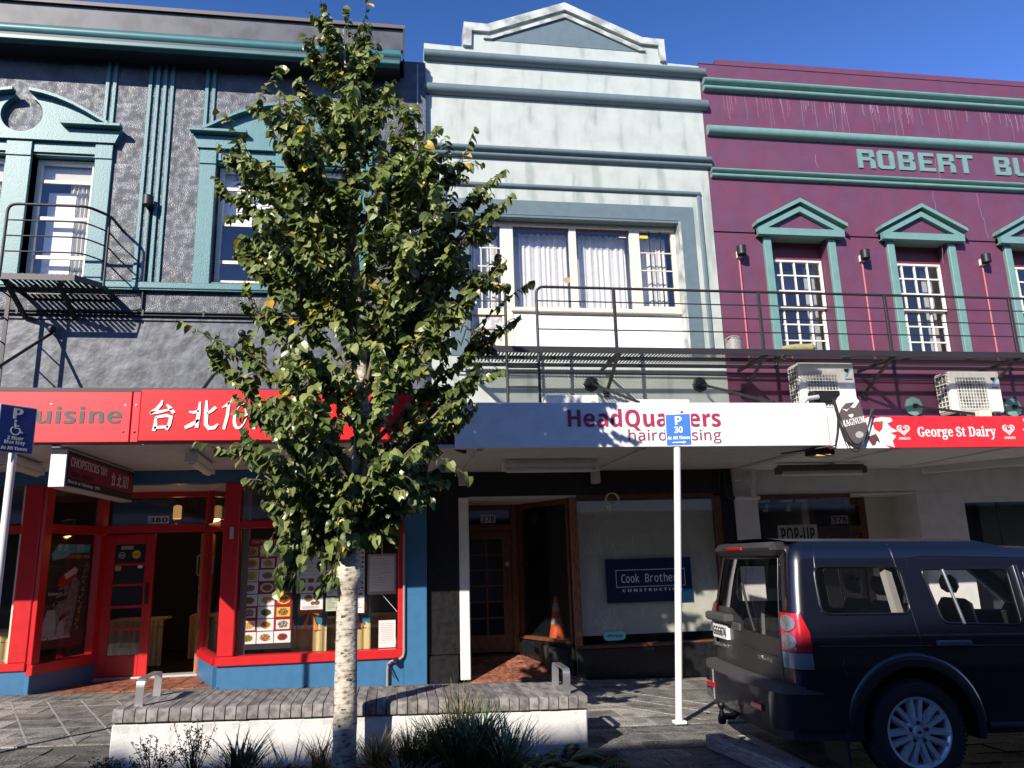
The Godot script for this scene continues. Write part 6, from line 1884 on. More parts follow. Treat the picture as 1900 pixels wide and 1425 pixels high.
	b.prism(PackedVector2Array([Vector2(0.045, -0.155), Vector2(0.078, -0.14), Vector2(0.045, -0.125)]), 0.009, 0.011)
	part("lettering", b, M.print_white, o)

# ---- air conditioners ----------------------------------------------------------------------------------------------------------
func air_unit(x0: float, x1: float, y0: float, y1: float, z0: float, z1: float, fx: float, fy: float, fs: float, label: String) -> void:
	var o := thing("air_conditioner", label, "air conditioner", Vector3((x0 + x1) / 2, y0, (z0 + z1) / 2), "outdoor air conditioning units on the canopies")
	var case_m := mat("unit_white", L(0.68, 0.665, 0.6), 0.45, {"tex": "soft", "scale": 1.2})
	part("casing", bxm(x0, x1, y0, y1, z0, z1, 0.02), case_m, o)
	if fs <= 0.0:
		return
	var dark := mat("fan_dark", L(0.1, 0.1, 0.09), 0.7)
	part("fan_recess", bxm(fx - fs, fx + fs, fy - fs, fy + fs, z1, z1 + 0.004, 0.0), mat("grille_back", L(0.3, 0.29, 0.24), 0.7), o)
	var b := Mb.new()
	b.disc(Vector3(fx, fy, z1 + 0.006), fs * 0.93, Vector3(0, 0, 1), 32)
	part("fan_mouth", b, dark, o)
	b = Mb.new()
	for k in 3:
		var a := TAU * k / 3 + 0.4
		b.tri(Vector3(fx, fy, z1 + 0.01), Vector3(fx + fs * 0.85 * cos(a), fy + fs * 0.85 * sin(a), z1 + 0.01), Vector3(fx + fs * 0.85 * cos(a + 1.1), fy + fs * 0.85 * sin(a + 1.1), z1 + 0.008), Vector3(0, 0, 1))
	b.disc(Vector3(fx, fy, z1 + 0.014), fs * 0.22, Vector3(0, 0, 1), 16)
	part("fan", b, mat("fan_grey", L(0.22, 0.21, 0.19), 0.6), o)
	var g := Mb.new()
	for k in 11:
		var t := -fs + 2.0 * fs * k / 10.0
		g.bx(fx + t - 0.004, fx + t + 0.004, fy - fs, fy + fs, z1 + 0.026, z1 + 0.032)
		g.bx(fx - fs, fx + fs, fy + t - 0.004, fy + t + 0.004, z1 + 0.02, z1 + 0.026)
	part("fan_grille", g, case_m, o)
	# fins on the left flank
	part("coil", bxm(x0 - 0.006, x0 + 0.004, y0 + 0.05, y1 - 0.05, z0 + 0.04, z1 - 0.05), dark, o)
	g = Mb.new()
	var n := int((y1 - y0 - 0.1) / 0.07)
	for k in n + 1:
		var y := y0 + 0.05 + k * (y1 - y0 - 0.1) / n
		g.bx(x0 - 0.02, x0 - 0.008, y - 0.007, y + 0.007, z0 + 0.03, z1 - 0.04)
	for k in 4:
		var z := z0 + 0.04 + k * (z1 - z0 - 0.09) / 3
		g.bx(x0 - 0.018, x0 - 0.01, y0 + 0.04, y1 - 0.04, z - 0.005, z + 0.005)
	part("side_grille", g, case_m, o)
	b = Mb.new()
	var lx := x1 - 0.17
	var ly := y1 - 0.2
	b.prism(PackedVector2Array([Vector2(lx, ly + 0.1), Vector2(lx + 0.09, ly + 0.1), Vector2(lx + 0.05, ly + 0.03), Vector2(lx, ly + 0.06)]), z1 + 0.001, z1 + 0.003)
	part("badge_dark", b, M.print_black, o)
	b = Mb.new()
	b.prism(PackedVector2Array([Vector2(lx + 0.1, ly + 0.1), Vector2(lx + 0.12, ly + 0.1), Vector2(lx + 0.04, ly - 0.03), Vector2(lx, ly - 0.03)]), z1 + 0.001, z1 + 0.003)
	part("badge_blue", b, mat("badge_blue", L(0.1, 0.42, 0.7), 0.4), o)
	part("badge_strip", bxm(lx, lx + 0.12, ly - 0.075, ly - 0.055, z1 + 0.001, z1 + 0.003), M.print_grey, o)
	part("rating_label", bxm(lx + 0.01, lx + 0.09, ly - 0.2, ly - 0.15, z1 + 0.001, z1 + 0.003), M.print_white, o)
	for q in [x0 + 0.15, x1 - 0.15]:
		part("foot", bxm(q - 0.06, q + 0.06, y0 - 0.06, y0, z0 + 0.02, z1 + 0.02, 0.01), M.black_iron, o)

func air_units() -> void:
	air_unit(6.17, 7.1, 3.3, 4.45, 0.12, 0.45, 6.53, 4.0, 0.255, "large white air conditioner behind the ice cream sign, under the iron landing")
	air_unit(8.72, 9.63, 3.66, 4.33, 0.12, 0.45, 9.09, 3.97, 0.26, "white air conditioner above the dairy sign near the picture's right edge")
	air_unit(2.13, 2.95, 3.3, 3.9, 0.2, 0.55, 0, 0, 0, "cream air conditioner top showing above the white board, nearer the iron ladder")
	air_unit(3.44, 4.33, 3.3, 3.84, 0.25, 0.55, 3.8, 3.56, 0.22, "cream air conditioner top showing above the hairdresser lettering")
	var o := thing("paint_bucket", "dented grey metal bucket on the iron landing at the edge of the pale building", "bucket", Vector3(4.98, 4.515, 0.8))
	var b := Mb.new()
	b.lathe(PackedVector2Array([Vector2(0, 0.0), Vector2(0.115, 0.0), Vector2(0.12, 0.01), Vector2(0.12, 0.17), Vector2(0.128, 0.175), Vector2(0.128, 0.19), Vector2(0.118, 0.19), Vector2(0.118, 0.02), Vector2(0, 0.02)]), Vector3(4.98, 4.515, 0.8), Vector3.UP, 22)
	part("bucket_body", b, mat("bucket_grey", L(0.34, 0.33, 0.3), 0.5, {"tex": "speck", "scale": 3.0}), o)
	b = Mb.new()
	var ps := PackedVector3Array()
	for k in 13:
		var a := PI * k / 12
		ps.append(Vector3(4.98 + 0.125 * cos(a), 4.67 + 0.07 * sin(a), 0.8 + 0.06 * sin(a)))
	b.tube(ps, 0.005, 6)
	part("bucket_handle", b, M.galv, o)
	b = Mb.new()
	b.lathe(PackedVector2Array([Vector2(0, -0.26), Vector2(0.03, -0.25), Vector2(0.05, -0.15), Vector2(0.062, 0.0), Vector2(0.055, 0.12), Vector2(0.06, 0.2), Vector2(0.03, 0.27), Vector2(0, 0.28)]), Vector3(5.98, 4.57, 0.84), Vector3(1, 0.02, 0.1).normalized(), 14)
	o = thing("rolled_bag", "dirty yellowish rolled bag with dry leaves lying on the iron landing", "bag", Vector3(5.9, 4.52, 0.84))
	part("bag", b, mat("dirty_yellow", L(0.42, 0.36, 0.16), 0.7, {"tex": "speck", "scale": 3.0}), o)
	b = Mb.new()
	for k in 40:
		var p := Vector3(5.75 + rng.randf_range(-0.22, 0.16), 4.47 - rng.randf() * 0.2 + 0.08, 0.9 + rng.randf_range(-0.08, 0.1))
		b.bar(p, p + Vector3(rng.randf_range(-0.05, 0.05), rng.randf_range(-0.07, 0.03), rng.randf_range(-0.03, 0.03)), 0.012, 0.003)
	part("dry_leaves", b, mat("dry_leaf", L(0.2, 0.14, 0.06), 0.8), o)
	single("plug_box", bxm(7.43, 7.6, 3.2, 3.3, 2.4, 2.5, 0.01), M.cream_paint, "small cream socket box standing on top of the dairy sign", "socket box", Vector3(7.5, 3.2, 2.45))

# ---- bench, wheel stop ---------------------------------------------------------------------------------------------------------
func bench() -> void:
	var o := thing("street_bench", "long concrete street bench with grey timber slats and steel armrests", "bench", Vector3(-0.28, gy(-0.28), 3.8))
	o.rotation.z = atan(SLOPE)
	var L0 := -1.95
	var L1 := 1.95
	part_local("base", bxm(L0, L1, -0.15, 0.355, -0.38, 0.4, 0.012), M.concrete, o)
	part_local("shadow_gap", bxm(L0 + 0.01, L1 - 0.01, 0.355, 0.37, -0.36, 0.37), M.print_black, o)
	var n := 45
	var sh := []
	for k in 2:
		var m := Mb.new()
		m.prismx(PackedVector2Array([Vector2(-0.4, 0.37), Vector2(0.415, 0.365), Vector2(0.422, 0.372), Vector2(0.422, 0.452), Vector2(0.412, 0.467), Vector2(0.395, 0.472), Vector2(-0.4, 0.472)]), -0.0392, 0.0392)
		sh.append(m.done())
	for i in n:
		var x := L0 + (L1 - L0) * (i + 0.5) / n
		inst("slat", sh[0], M["slat_%d" % (rng.randi() % 3)], o, Vector3(x, rng.randf_range(-0.002, 0.002), rng.randf_range(-0.004, 0.004)))
	for sx in [-1.79, 1.79]:
		var b := Mb.new()
		var p := [Vector3(sx, 0.44, 0.3), Vector3(sx, 0.68, 0.3), Vector3(sx, 0.68, -0.2), Vector3(sx, 0.44, -0.2)]
		var path := PackedVector3Array([p[0]])
		for i in [1, 2]:
			var a: Vector3 = p[i] + (p[i - 1] - p[i]).normalized() * 0.06
			var c: Vector3 = p[i] + (p[i + 1] - p[i]).normalized() * 0.06
			for k in 6:
				var t := k / 5.0
				path.append(a.lerp(p[i], t).lerp(p[i].lerp(c, t), t))
		path.append(p[3])
		for i in path.size() - 1:
			var d := (path[i + 1] - path[i]).normalized()
			var nn := Vector3(1, 0, 0).cross(d)
			var a0 := path[i] - d * 0.002
			var a1 := path[i + 1] + d * 0.002
			for s in [[-0.032, 0.032]]:
				b.quad(a0 + Vector3(s[0], 0, 0) + nn * 0.005, a0 + Vector3(s[1], 0, 0) + nn * 0.005, a1 + Vector3(s[1], 0, 0) + nn * 0.005, a1 + Vector3(s[0], 0, 0) + nn * 0.005, nn)
				b.quad(a0 + Vector3(s[0], 0, 0) - nn * 0.005, a0 + Vector3(s[1], 0, 0) - nn * 0.005, a1 + Vector3(s[1], 0, 0) - nn * 0.005, a1 + Vector3(s[0], 0, 0) - nn * 0.005, -nn)
				for e in [-1.0, 1.0]:
					b.quad(a0 + Vector3(e * 0.032, 0, 0) + nn * 0.005, a1 + Vector3(e * 0.032, 0, 0) + nn * 0.005, a1 + Vector3(e * 0.032, 0, 0) - nn * 0.005, a0 + Vector3(e * 0.032, 0, 0) - nn * 0.005, Vector3(e, 0, 0))
		part_local("armrest", b, M.steel, o)
	o = thing("wheel_stop", "weathered grey timber wheel stop on the slate paving behind the vehicle", "wheel stop", Vector3(2.93, gy(2.93), 4.9))
	o.rotation = Vector3(0, deg_to_rad(8), atan(SLOPE))
	part_local("beam", bxm(-0.085, 0.085, 0.0, 0.12, -0.75, 0.9, 0.012), M.old_timber, o)
	for zz in [-0.55, 0.5]:
		var b := Mb.new()
		b.lathe(PackedVector2Array([Vector2(0, 0.006), Vector2(0.02, 0.004), Vector2(0.022, 0.0)]), Vector3(0, 0.12, zz), Vector3.UP, 10)
		part_local("bolt_head", b, M.black_iron, o)

func part_local(called: String, mb: Mb, m: Material, parent: Node3D) -> MeshInstance3D:
	var o := MeshInstance3D.new()
	o.name = called
	o.mesh = mb.done()
	o.material_override = m
	parent.add_child(o, true)
	return o

# ---- the parked car ------------------------------------------------------------------------------------------------------------
const CAR_R := 0.11
const CAR_A := 0.84
const CAR_L := 0.1728

func curve_at(t: Array, y: float) -> float:   # piecewise smooth lookup
	if y <= t[0][0]:
		return t[0][1]
	for i in t.size() - 1:
		if y <= t[i + 1][0]:
			var f: float = (y - t[i][0]) / (t[i + 1][0] - t[i][0])
			return lerpf(t[i][1], t[i + 1][1], f)
	return t[-1][1]

func car_w(y: float) -> float:
	return curve_at([[0.3, 0.915], [0.5, 0.945], [0.7, 0.955], [0.85, 0.958], [0.99, 0.95], [1.02, 0.958], [1.1, 0.948], [1.16, 0.935], [1.3, 0.905], [1.5, 0.862], [1.7, 0.815], [1.76, 0.79], [1.8, 0.75]], y)

func car_r(y: float) -> float:
	return curve_at([[0.4, -0.94], [0.7, -0.955], [1.0, -0.96], [1.2, -0.95], [1.45, -0.92], [1.7, -0.88], [1.76, -0.86], [1.8, -0.82]], y)

func car_at(s: float, y: float, side: float, off := 0.0) -> Vector3:   # the body skin: s runs from the middle of the rear round the corner and forward
	var w := car_w(y) + off
	var r := car_r(y) - off
	if s <= CAR_A:
		return Vector3(r + 0.035 * pow(s / CAR_A, 2.0), y, s / CAR_A * (w - CAR_R) * side)
	if s <= CAR_A + CAR_L:
		var t := (s - CAR_A) / CAR_L * PI / 2
		return Vector3(r + 0.035 + CAR_R * (1 - cos(t)), y, (w - CAR_R + CAR_R * sin(t)) * side)
	var q := s - CAR_A - CAR_L
	var x := r + 0.035 + CAR_R + q + (-0.955 - car_r(y) + off) * minf(q / 0.5, 1.0)
	var nose := maxf(x - 3.1, 0.0)
	return Vector3(x, y, (w - nose * nose * 0.45) * side)

func car_s(x: float) -> float:
	return x + 0.81 + CAR_A + CAR_L

func skin(poly: PackedVector2Array, holes: Array, side: float, off: float, lo := -1.0, hi := 99.0) -> Mb:
	var b := Mb.new()
	var r := Rect2(poly[0], Vector2())
	for p in poly:
		r = r.expand(p)
	var ss := [r.position.x]
	while ss[-1] < r.end.x - 1e-4:
		var s: float = ss[-1]
		var step := 0.21
		if s < CAR_A: step = minf(0.14, CAR_A - s if CAR_A - s > 0.01 else 0.035)
		elif s < CAR_A + CAR_L - 0.001: step = 0.0288
		ss.append(minf(s + step, r.end.x))
	var ys := [r.position.y]
	while ys[-1] < r.end.y - 1e-4:
		ys.append(minf(ys[-1] + (0.05 if ys[-1] > 1.68 else 0.075), r.end.y))
	for i in ss.size() - 1:
		for j in ys.size() - 1:
			if ss[i] < lo or ss[i] >= hi:
				continue
			var cell := PackedVector2Array([Vector2(ss[i], ys[j]), Vector2(ss[i + 1], ys[j]), Vector2(ss[i + 1], ys[j + 1]), Vector2(ss[i], ys[j + 1])])
			var todo: Array = Geometry2D.intersect_polygons(cell, poly)
			for h in holes:
				var nx := []
				for p in todo:
					nx.append_array(Geometry2D.clip_polygons(p, h))
				todo = nx
			for p in todo:
				if Geometry2D.is_polygon_clockwise(p) and todo.size() > 1:
					continue
				var ids := Geometry2D.triangulate_polygon(p)
				var P := []
				var N := []
				for q in p:
					var c := car_at(q.x, q.y, side, off)
					var du := car_at(q.x + 0.004, q.y, side, off) - car_at(q.x - 0.004, q.y, side, off)
					var dv := car_at(q.x, q.y + 0.01, side, off) - car_at(q.x, q.y - 0.01, side, off)
					P.append(c)
					N.append((du.cross(dv) * side).normalized())
				for k in range(0, ids.size(), 3):
					b.tri3(P[ids[k]], P[ids[k + 1]], P[ids[k + 2]], N[ids[k]], N[ids[k + 1]], N[ids[k + 2]])
	return b

func rounded(pts: Array, r: float) -> PackedVector2Array:
	var out := PackedVector2Array()
	var n := pts.size()
	for i in n:
		var a: Vector2 = pts[(i + n - 1) % n]
		var b: Vector2 = pts[i]
		var c: Vector2 = pts[(i + 1) % n]
		var p := b + (a - b).normalized() * minf(r, a.distance_to(b) * 0.45)
		var q := b + (c - b).normalized() * minf(r, c.distance_to(b) * 0.45)
		for k in 5:
			var t := k / 4.0
			out.append(p.lerp(b, t).lerp(b.lerp(q, t), t))
	return out

func car_line(pts: Array, side: float, off: float, r: float) -> Mb:   # a seam or strip that follows the skin
	var p := PackedVector3Array()
	for i in pts.size() - 1:
		var k := maxi(2, int((pts[i + 1] - pts[i]).length() / 0.05))
		for j in k:
			var q: Vector2 = pts[i].lerp(pts[i + 1], float(j) / k)
			p.append(car_at(q.x, q.y, side, off))
	p.append(car_at(pts[-1].x, pts[-1].y, side, off))
	var b := Mb.new()
	b.tube(p, r, 6)
	return b

func car() -> void:
	var o := thing("parked_car", "dark navy four-wheel-drive car parked at the right, seen from its rear corner", "car", Vector3(3.99, gy(3.97) - 0.03, 4.53))
	o.rotation = Vector3(0, deg_to_rad(-4.0), atan(SLOPE))
	var body_m := mat("car_navy", L(0.003, 0.0042, 0.0105), 0.3, {"coat": 1.0, "coat_rough": 0.02})
	var dusty := mat("car_dusty", L(0.026, 0.024, 0.024), 0.5, {"coat": 0.35, "coat_rough": 0.2, "tex": "speck", "scale": 2.0})
	var plastic := mat("car_plastic", L(0.018, 0.018, 0.02), 0.55)
	var trim := mat("car_trim", L(0.006, 0.006, 0.008), 0.25, {"coat": 0.6})
	var tint := mat("car_glass", L(0.008, 0.012, 0.012, 0.14), 0.02, {"glass": true})
	var dark_tint := mat("car_glass_dark", L(0.006, 0.008, 0.01, 0.28), 0.02, {"glass": true})
	var S := func(x: float, y: float) -> Vector2: return Vector2(car_s(x), y)
	var top := [S.call(0.8, 1.8), S.call(1.0, 1.75), S.call(1.75, 1.72), S.call(2.55, 1.2), S.call(2.75, 1.13), S.call(3.5, 1.06), S.call(3.78, 0.96)]
	var poly := PackedVector2Array([Vector2(0, 0.72), Vector2(CAR_A, 0.72), S.call(-0.73, 0.68), S.call(-0.5, 0.42), S.call(0.5, 0.36), S.call(2.4, 0.36), S.call(3.4, 0.42), S.call(3.8, 0.5)])
	var rev := top.duplicate()
	rev.reverse()
	for p in rev: poly.append(p)
	poly.append(Vector2(0, 1.8))
	var arches := []
	for ax in [0.0, 2.885]:
		var c := PackedVector2Array()
		for k in 32:
			c.append(Vector2(car_s(ax) + 0.47 * cos(TAU * k / 32), 0.4 + 0.47 * sin(TAU * k / 32)))
		arches.append(c)
	var quarter := rounded([S.call(-0.72, 1.6), S.call(-0.68, 1.24), S.call(0.06, 1.24), S.call(0.04, 1.6)], 0.07)
	var rear_door := rounded([S.call(0.22, 1.58), S.call(0.3, 1.17), S.call(0.95, 1.15), S.call(0.95, 1.58)], 0.05)
	var front_door := rounded([S.call(1.08, 1.58), S.call(1.08, 1.15), S.call(2.3, 1.14), S.call(1.72, 1.58)], 0.05)
	var back_glass := {1.0: rounded([Vector2(-0.02, 1.66), Vector2(-0.02, 1.06), Vector2(0.8, 1.04), Vector2(0.77, 1.66)], 0.03), -1.0: rounded([Vector2(-0.02, 1.66), Vector2(-0.02, 1.12), Vector2(0.3, 1.22), Vector2(0.78, 1.22), Vector2(0.77, 1.66)], 0.03)}
	for side in [1.0, -1.0]:
		var holes := [quarter, rear_door, front_door, back_glass[side]] + arches
		part_local("body_side", skin(poly, holes, side, 0.0, CAR_A - 0.005), body_m, o)
		part_local("tailgate", skin(poly, holes, side, 0.0, -1.0, CAR_A - 0.005), dusty, o)
		part_local("quarter_window", skin(quarter, [], side, -0.008), dark_tint, o)
		part_local("rear_door_window", skin(rear_door, [], side, -0.008), tint, o)
		part_local("front_door_window", skin(front_door, [], side, -0.008), tint, o)
		part_local("back_window", skin(back_glass[side], [], side, -0.006), tint, o)
		# black window surrounds
		for w in [[quarter, 0.012], [rear_door, 0.014], [front_door, 0.014]]:
			var ps := []
			for p in w[0]: ps.append(p)
			ps.append(w[0][0])
			part_local("window_seal", car_line(ps, side, -0.002, 0.011), trim, o)
		part_local("quarter_light_bar", car_line([S.call(0.4, 1.575), S.call(0.47, 1.16)], side, 0.004, 0.013), mat("car_chrome", L(0.5, 0.5, 0.5), 0.25, {"metal": 0.9}), o)
		part_local("door_seam", car_line([S.call(0.0, 1.78), S.call(0.03, 1.5), S.call(0.07, 1.2), S.call(0.09, 0.93), S.call(0.09, 0.84)], side, 0.0, 0.005), trim, o)
		part_local("door_seam", car_line([S.call(0.1, 1.6), S.call(0.14, 1.66), S.call(0.22, 1.68), S.call(1.0, 1.67)], side, 0.0, 0.004), trim, o)
		part_local("pillar_trim", car_line([S.call(1.01, 1.6), S.call(1.02, 1.15)], side, 0.002, 0.03), trim, o)
		part_local("pillar_seam", car_line([S.call(-0.71, 1.78), S.call(-0.7, 1.5), S.call(-0.68, 1.26)], side, 0.0, 0.004), trim, o)
		part_local("waist_strip", car_line([S.call(-0.72, 1.005), S.call(0.3, 1.0), S.call(2.4, 0.99)], side, 0.0, 0.008), body_m, o)
		part_local("sill_strip", car_line([S.call(0.56, 0.42), S.call(2.36, 0.42)], side, 0.012, 0.03), plastic, o)
		# arches
		for ax in [0.0, 2.885]:
			var b := Mb.new()
			var ring := arc(ax, 0.4, 0.565, -8, 188, 30)
			var inner := arc(ax, 0.4, 0.455, -8, 188, 30)
			for i in 30:
				var zo = car_w(ring[i].y) * side
				var zi = (car_w(0.6) + 0.035) * side
				var P := func(p: Vector2, z: float) -> Vector3: return Vector3(p.x, p.y, z)
				var lift = 0.03 * side
				var mid0 := ring[i].lerp(inner[i], 0.35)
				var mid1 := ring[i + 1].lerp(inner[i + 1], 0.35)
				var out := Vector3(0, 0, side)
				var rad0 := Vector3(ring[i].x - ax, ring[i].y - 0.4, 0).normalized()
				var rad1 := Vector3(ring[i + 1].x - ax, ring[i + 1].y - 0.4, 0).normalized()
				var n0 := (rad0 + out * 0.8).normalized()
				var n1 := (rad1 + out * 0.8).normalized()
				var m0 := (rad0 * 0.25 + out).normalized()
				var m1 := (rad1 * 0.25 + out).normalized()
				b.tri3(P.call(ring[i], zo - 0.01 * side), P.call(ring[i + 1], zo - 0.01 * side), P.call(mid1, zo + lift), n0, n1, m1)
				b.tri3(P.call(ring[i], zo - 0.01 * side), P.call(mid1, zo + lift), P.call(mid0, zo + lift), n0, m1, m0)
				b.tri3(P.call(mid0, zo + lift), P.call(mid1, zo + lift), P.call(inner[i + 1], zi), m0, m1, out)
				b.tri3(P.call(mid0, zo + lift), P.call(inner[i + 1], zi), P.call(inner[i], zi), m0, out, out)
				b.quad(P.call(inner[i], zi), P.call(inner[i + 1], zi), P.call(inner[i + 1], zi - 0.1 * side), P.call(inner[i], zi - 0.1 * side), -rad0)
			part_local("wheel_arch", b, body_m, o)
			b = Mb.new()
			for i in 30:
				b.quad(Vector3(inner[i].x, inner[i].y, 0.9 * side), Vector3(inner[i + 1].x, inner[i + 1].y, 0.9 * side), Vector3(inner[i + 1].x, inner[i + 1].y, 0.5 * side), Vector3(inner[i].x, inner[i].y, 0.5 * side), Vector3(0, -1, 0))
			b.bx(ax - 0.5, ax + 0.5, 0.25, 0.9, 0.44 * side - 0.02, 0.44 * side + 0.02)
			part_local("arch_liner", b, plastic, o)
		# rear lamps
		var lamp := rounded([Vector2(CAR_A - 0.1, 0.83), Vector2(CAR_A + CAR_L + 0.045, 0.83), Vector2(CAR_A + CAR_L + 0.035, 1.12), Vector2(CAR_A + CAR_L - 0.03, 1.26), Vector2(CAR_A - 0.1, 1.26)], 0.012)
		var lm := part_local("tail_lamp", skin(lamp, [], side, 0.006), trim, o)
		var red := rounded([Vector2(CAR_A - 0.088, 0.965), Vector2(CAR_A + CAR_L + 0.035, 0.965), Vector2(CAR_A + CAR_L + 0.025, 1.11), Vector2(CAR_A + CAR_L - 0.035, 1.248), Vector2(CAR_A - 0.088, 1.248)], 0.012)
		part_local("red_lens", skin(red, [], side, 0.014), mat("lens_red", L(0.5, 0.012, 0.02), 0.15, {"coat": 1.0}), lm)
		var clear := rounded([Vector2(CAR_A - 0.088, 0.842), Vector2(CAR_A + CAR_L + 0.037, 0.842), Vector2(CAR_A + CAR_L + 0.035, 0.958), Vector2(CAR_A - 0.088, 0.958)], 0.008)
		part_local("clear_lens", skin(clear, [], side, 0.013), mat("lens_grey", L(0.26, 0.26, 0.27), 0.12, {"coat": 1.0, "metal": 0.3}), lm)
		for cy in [1.175, 1.04]:
			var c := PackedVector2Array()
			for k in 24:
				c.append(Vector2(CAR_A + 0.01 + 0.088 * cos(TAU * k / 24), cy + 0.062 * sin(TAU * k / 24)))
			part_local("round_lens", skin(c, [], side, 0.022), mat("lens_clear", L(0.62, 0.62, 0.63), 0.16, {"coat": 1.0, "metal": 0.75, "tex": "speck", "bump": "stone", "scale": 6.0, "bump_scale": 1.5}), lm)
			c = PackedVector2Array()
			for k in 16:
				c.append(Vector2(CAR_A + 0.02 + 0.026 * cos(TAU * k / 16), cy + 0.018 * sin(TAU * k / 16)))
			part_local("bulb", skin(c, [], side, 0.026), mat("bulb_dark", L(0.5, 0.48, 0.46), 0.15, {"metal": 0.8}), lm)
		var hb := Mb.new()
		hb.cbox(Vector3(0.2, 1.0, (car_w(1.03) + 0.012) * side - 0.014), Vector3(0.48, 1.045, (car_w(1.03) + 0.03) * side + 0.014), 0.01)
		part_local("door_handle", hb, mat("handle_grey", L(0.16, 0.16, 0.17), 0.35, {"metal": 0.4}), o)
		hb = Mb.new()
		hb.bx(-0.56, -0.53, 0.12, 0.4, 0.66 * side - 0.14, 0.66 * side + 0.14 + 0.1 * side, 0.008)
		part_local("mudflap", hb, plastic, o)
	# fuel flap outline
	var fl := rounded([S.call(-0.55, 0.93), S.call(-0.55, 0.8), S.call(-0.31, 0.8), S.call(-0.31, 0.93)], 0.05)
	var fp := []
	for p in fl: fp.append(p)
	fp.append(fl[0])
	part_local("fuel_flap", car_line(fp, 1.0, 0.0, 0.003), trim, o)
	# roof, windscreen, bonnet between the two skins
	var line := [Vector2(-0.83, 1.8), Vector2(0.8, 1.8), Vector2(1.0, 1.75), Vector2(1.75, 1.72), Vector2(2.55, 1.2), Vector2(2.75, 1.13), Vector2(3.5, 1.06), Vector2(3.78, 0.96), Vector2(3.86, 0.6)]
	for i in line.size() - 1:
		var b := Mb.new()
		var crown := 0.035 if i < 3 else 0.03
		for k in 12:
			var f0 := -1.0 + k / 6.0
			var f1 := -1.0 + (k + 1) / 6.0
			var Q := []
			for c in [[i, f0], [i, f1], [i + 1, f1], [i + 1, f0]]:
				var p: Vector2 = line[c[0]]
				var e = (1.0 - c[1] * c[1])
				var nose := maxf(p.x - 3.1, 0.0)
				Q.append([Vector3(p.x + (0.0 if c[0] != 0 else -0.03 * e), p.y + crown * (1.0 - pow(absf(c[1]), 3.0)), (car_w(p.y) - nose * nose * 0.45) * c[1]), c[1]])
			var d: Vector3 = Q[3][0] - Q[0][0]
			var N := []
			for q in Q:
				N.append((Vector3(-d.y, d.x, 0).normalized() + Vector3(0, 0, 1) * q[1] * 0.3 * absf(q[1])).normalized())
			b.tri3(Q[0][0], Q[1][0], Q[2][0], N[0], N[1], N[2])
			b.tri3(Q[0][0], Q[2][0], Q[3][0], N[0], N[2], N[3])
		part_local(["roof", "roof", "roof", "windscreen", "scuttle", "bonnet", "bonnet", "grille"][i], b, tint if i == 3 else (mat("roof_paint", L(0.004, 0.005, 0.012), 0.45) if i < 3 else body_m), o)
	# rear details
	var b := Mb.new()
	b.cbox(Vector3(-0.945, 1.69, -0.7), Vector3(-0.78, 1.8, 0.7), 0.045)
	part_local("spoiler", b, dusty, o)
	part_local("high_brake_lamp", bxm(-0.957, -0.935, 1.735, 1.765, -0.3, 0.05, 0.006), mat("lens_red", L(0.5, 0.012, 0.02), 0.15), o)
	b = Mb.new()
	b.cbox(Vector3(-1.035, 1.085, -0.82), Vector3(-0.93, 1.165, -0.26), 0.02)
	b.cbox(Vector3(-0.975, 1.03, -0.26), Vector3(-0.93, 1.1, -0.06), 0.012)
	part_local("tailgate_handle", b, mat("handle_dust", L(0.075, 0.072, 0.07), 0.5, {"tex": "speck", "scale": 3.0}), o)
	var np := part_local("number_plate", bxm(-0.985, -0.95, 0.93, 1.06, -0.74, -0.36, 0.003), mat("plate_white", L(0.7, 0.7, 0.68), 0.4), o)
	b = Mb.new()
	b.t = Transform3D(Basis(Vector3(0, 0, 1), Vector3(0, 1, 0), Vector3(-1, 0, 0)), Vector3(-0.986, 0, 0))
	b.text("GGG674", -0.72, -0.38, 0.955, 1.035, 0.0, "sans", true, 0.003)
	part_local("numerals", b, M.print_black, np)
	b = Mb.new()
	b.t = Transform3D(Basis(Vector3(0, 0, 1), Vector3(0, 1, 0), Vector3(-1, 0, 0)), Vector3(-0.962, 0, 0))
	b.text("DISCOVERY 4", -0.72, -0.3, 0.855, 0.885, 0.0, "sans", false, 0.004)
	b.text("SDV6 HSE", 0.28, 0.6, 0.845, 0.88, -0.008, "sans", false, 0.004)
	part_local("badge_lettering", b, mat("car_chrome", L(0.5, 0.5, 0.5), 0.25, {"metal": 0.9}), o)
	part_local("tailgate_seam", car_line([Vector2(0.0, 0.93), Vector2(0.3, 0.91), Vector2(CAR_A - 0.12, 0.9)], 1.0, 0.0, 0.004), trim, o)
	part_local("tailgate_seam", car_line([Vector2(CAR_A - 0.115, 1.7), Vector2(CAR_A - 0.12, 1.2), Vector2(CAR_A - 0.12, 0.73)], 1.0, 0.0, 0.004), trim, o)
	b = Mb.new()
	b.tube(PackedVector3Array([Vector3(-0.965, 1.06, 0.28), Vector3(-0.965, 1.2, 0.18), Vector3(-0.945, 1.45, 0.0)]), 0.012, 6)
	part_local("rear_wiper", b, plastic, o)
	# bumper
	var plan := [Vector2(-0.5, 0.95), Vector2(-0.8, 0.95), Vector2(-0.9, 0.9), Vector2(-0.965, 0.74), Vector2(-0.985, 0.4), Vector2(-0.99, 0.0), Vector2(-0.985, -0.4), Vector2(-0.965, -0.74), Vector2(-0.9, -0.9), Vector2(-0.8, -0.95), Vector2(-0.5, -0.95)]
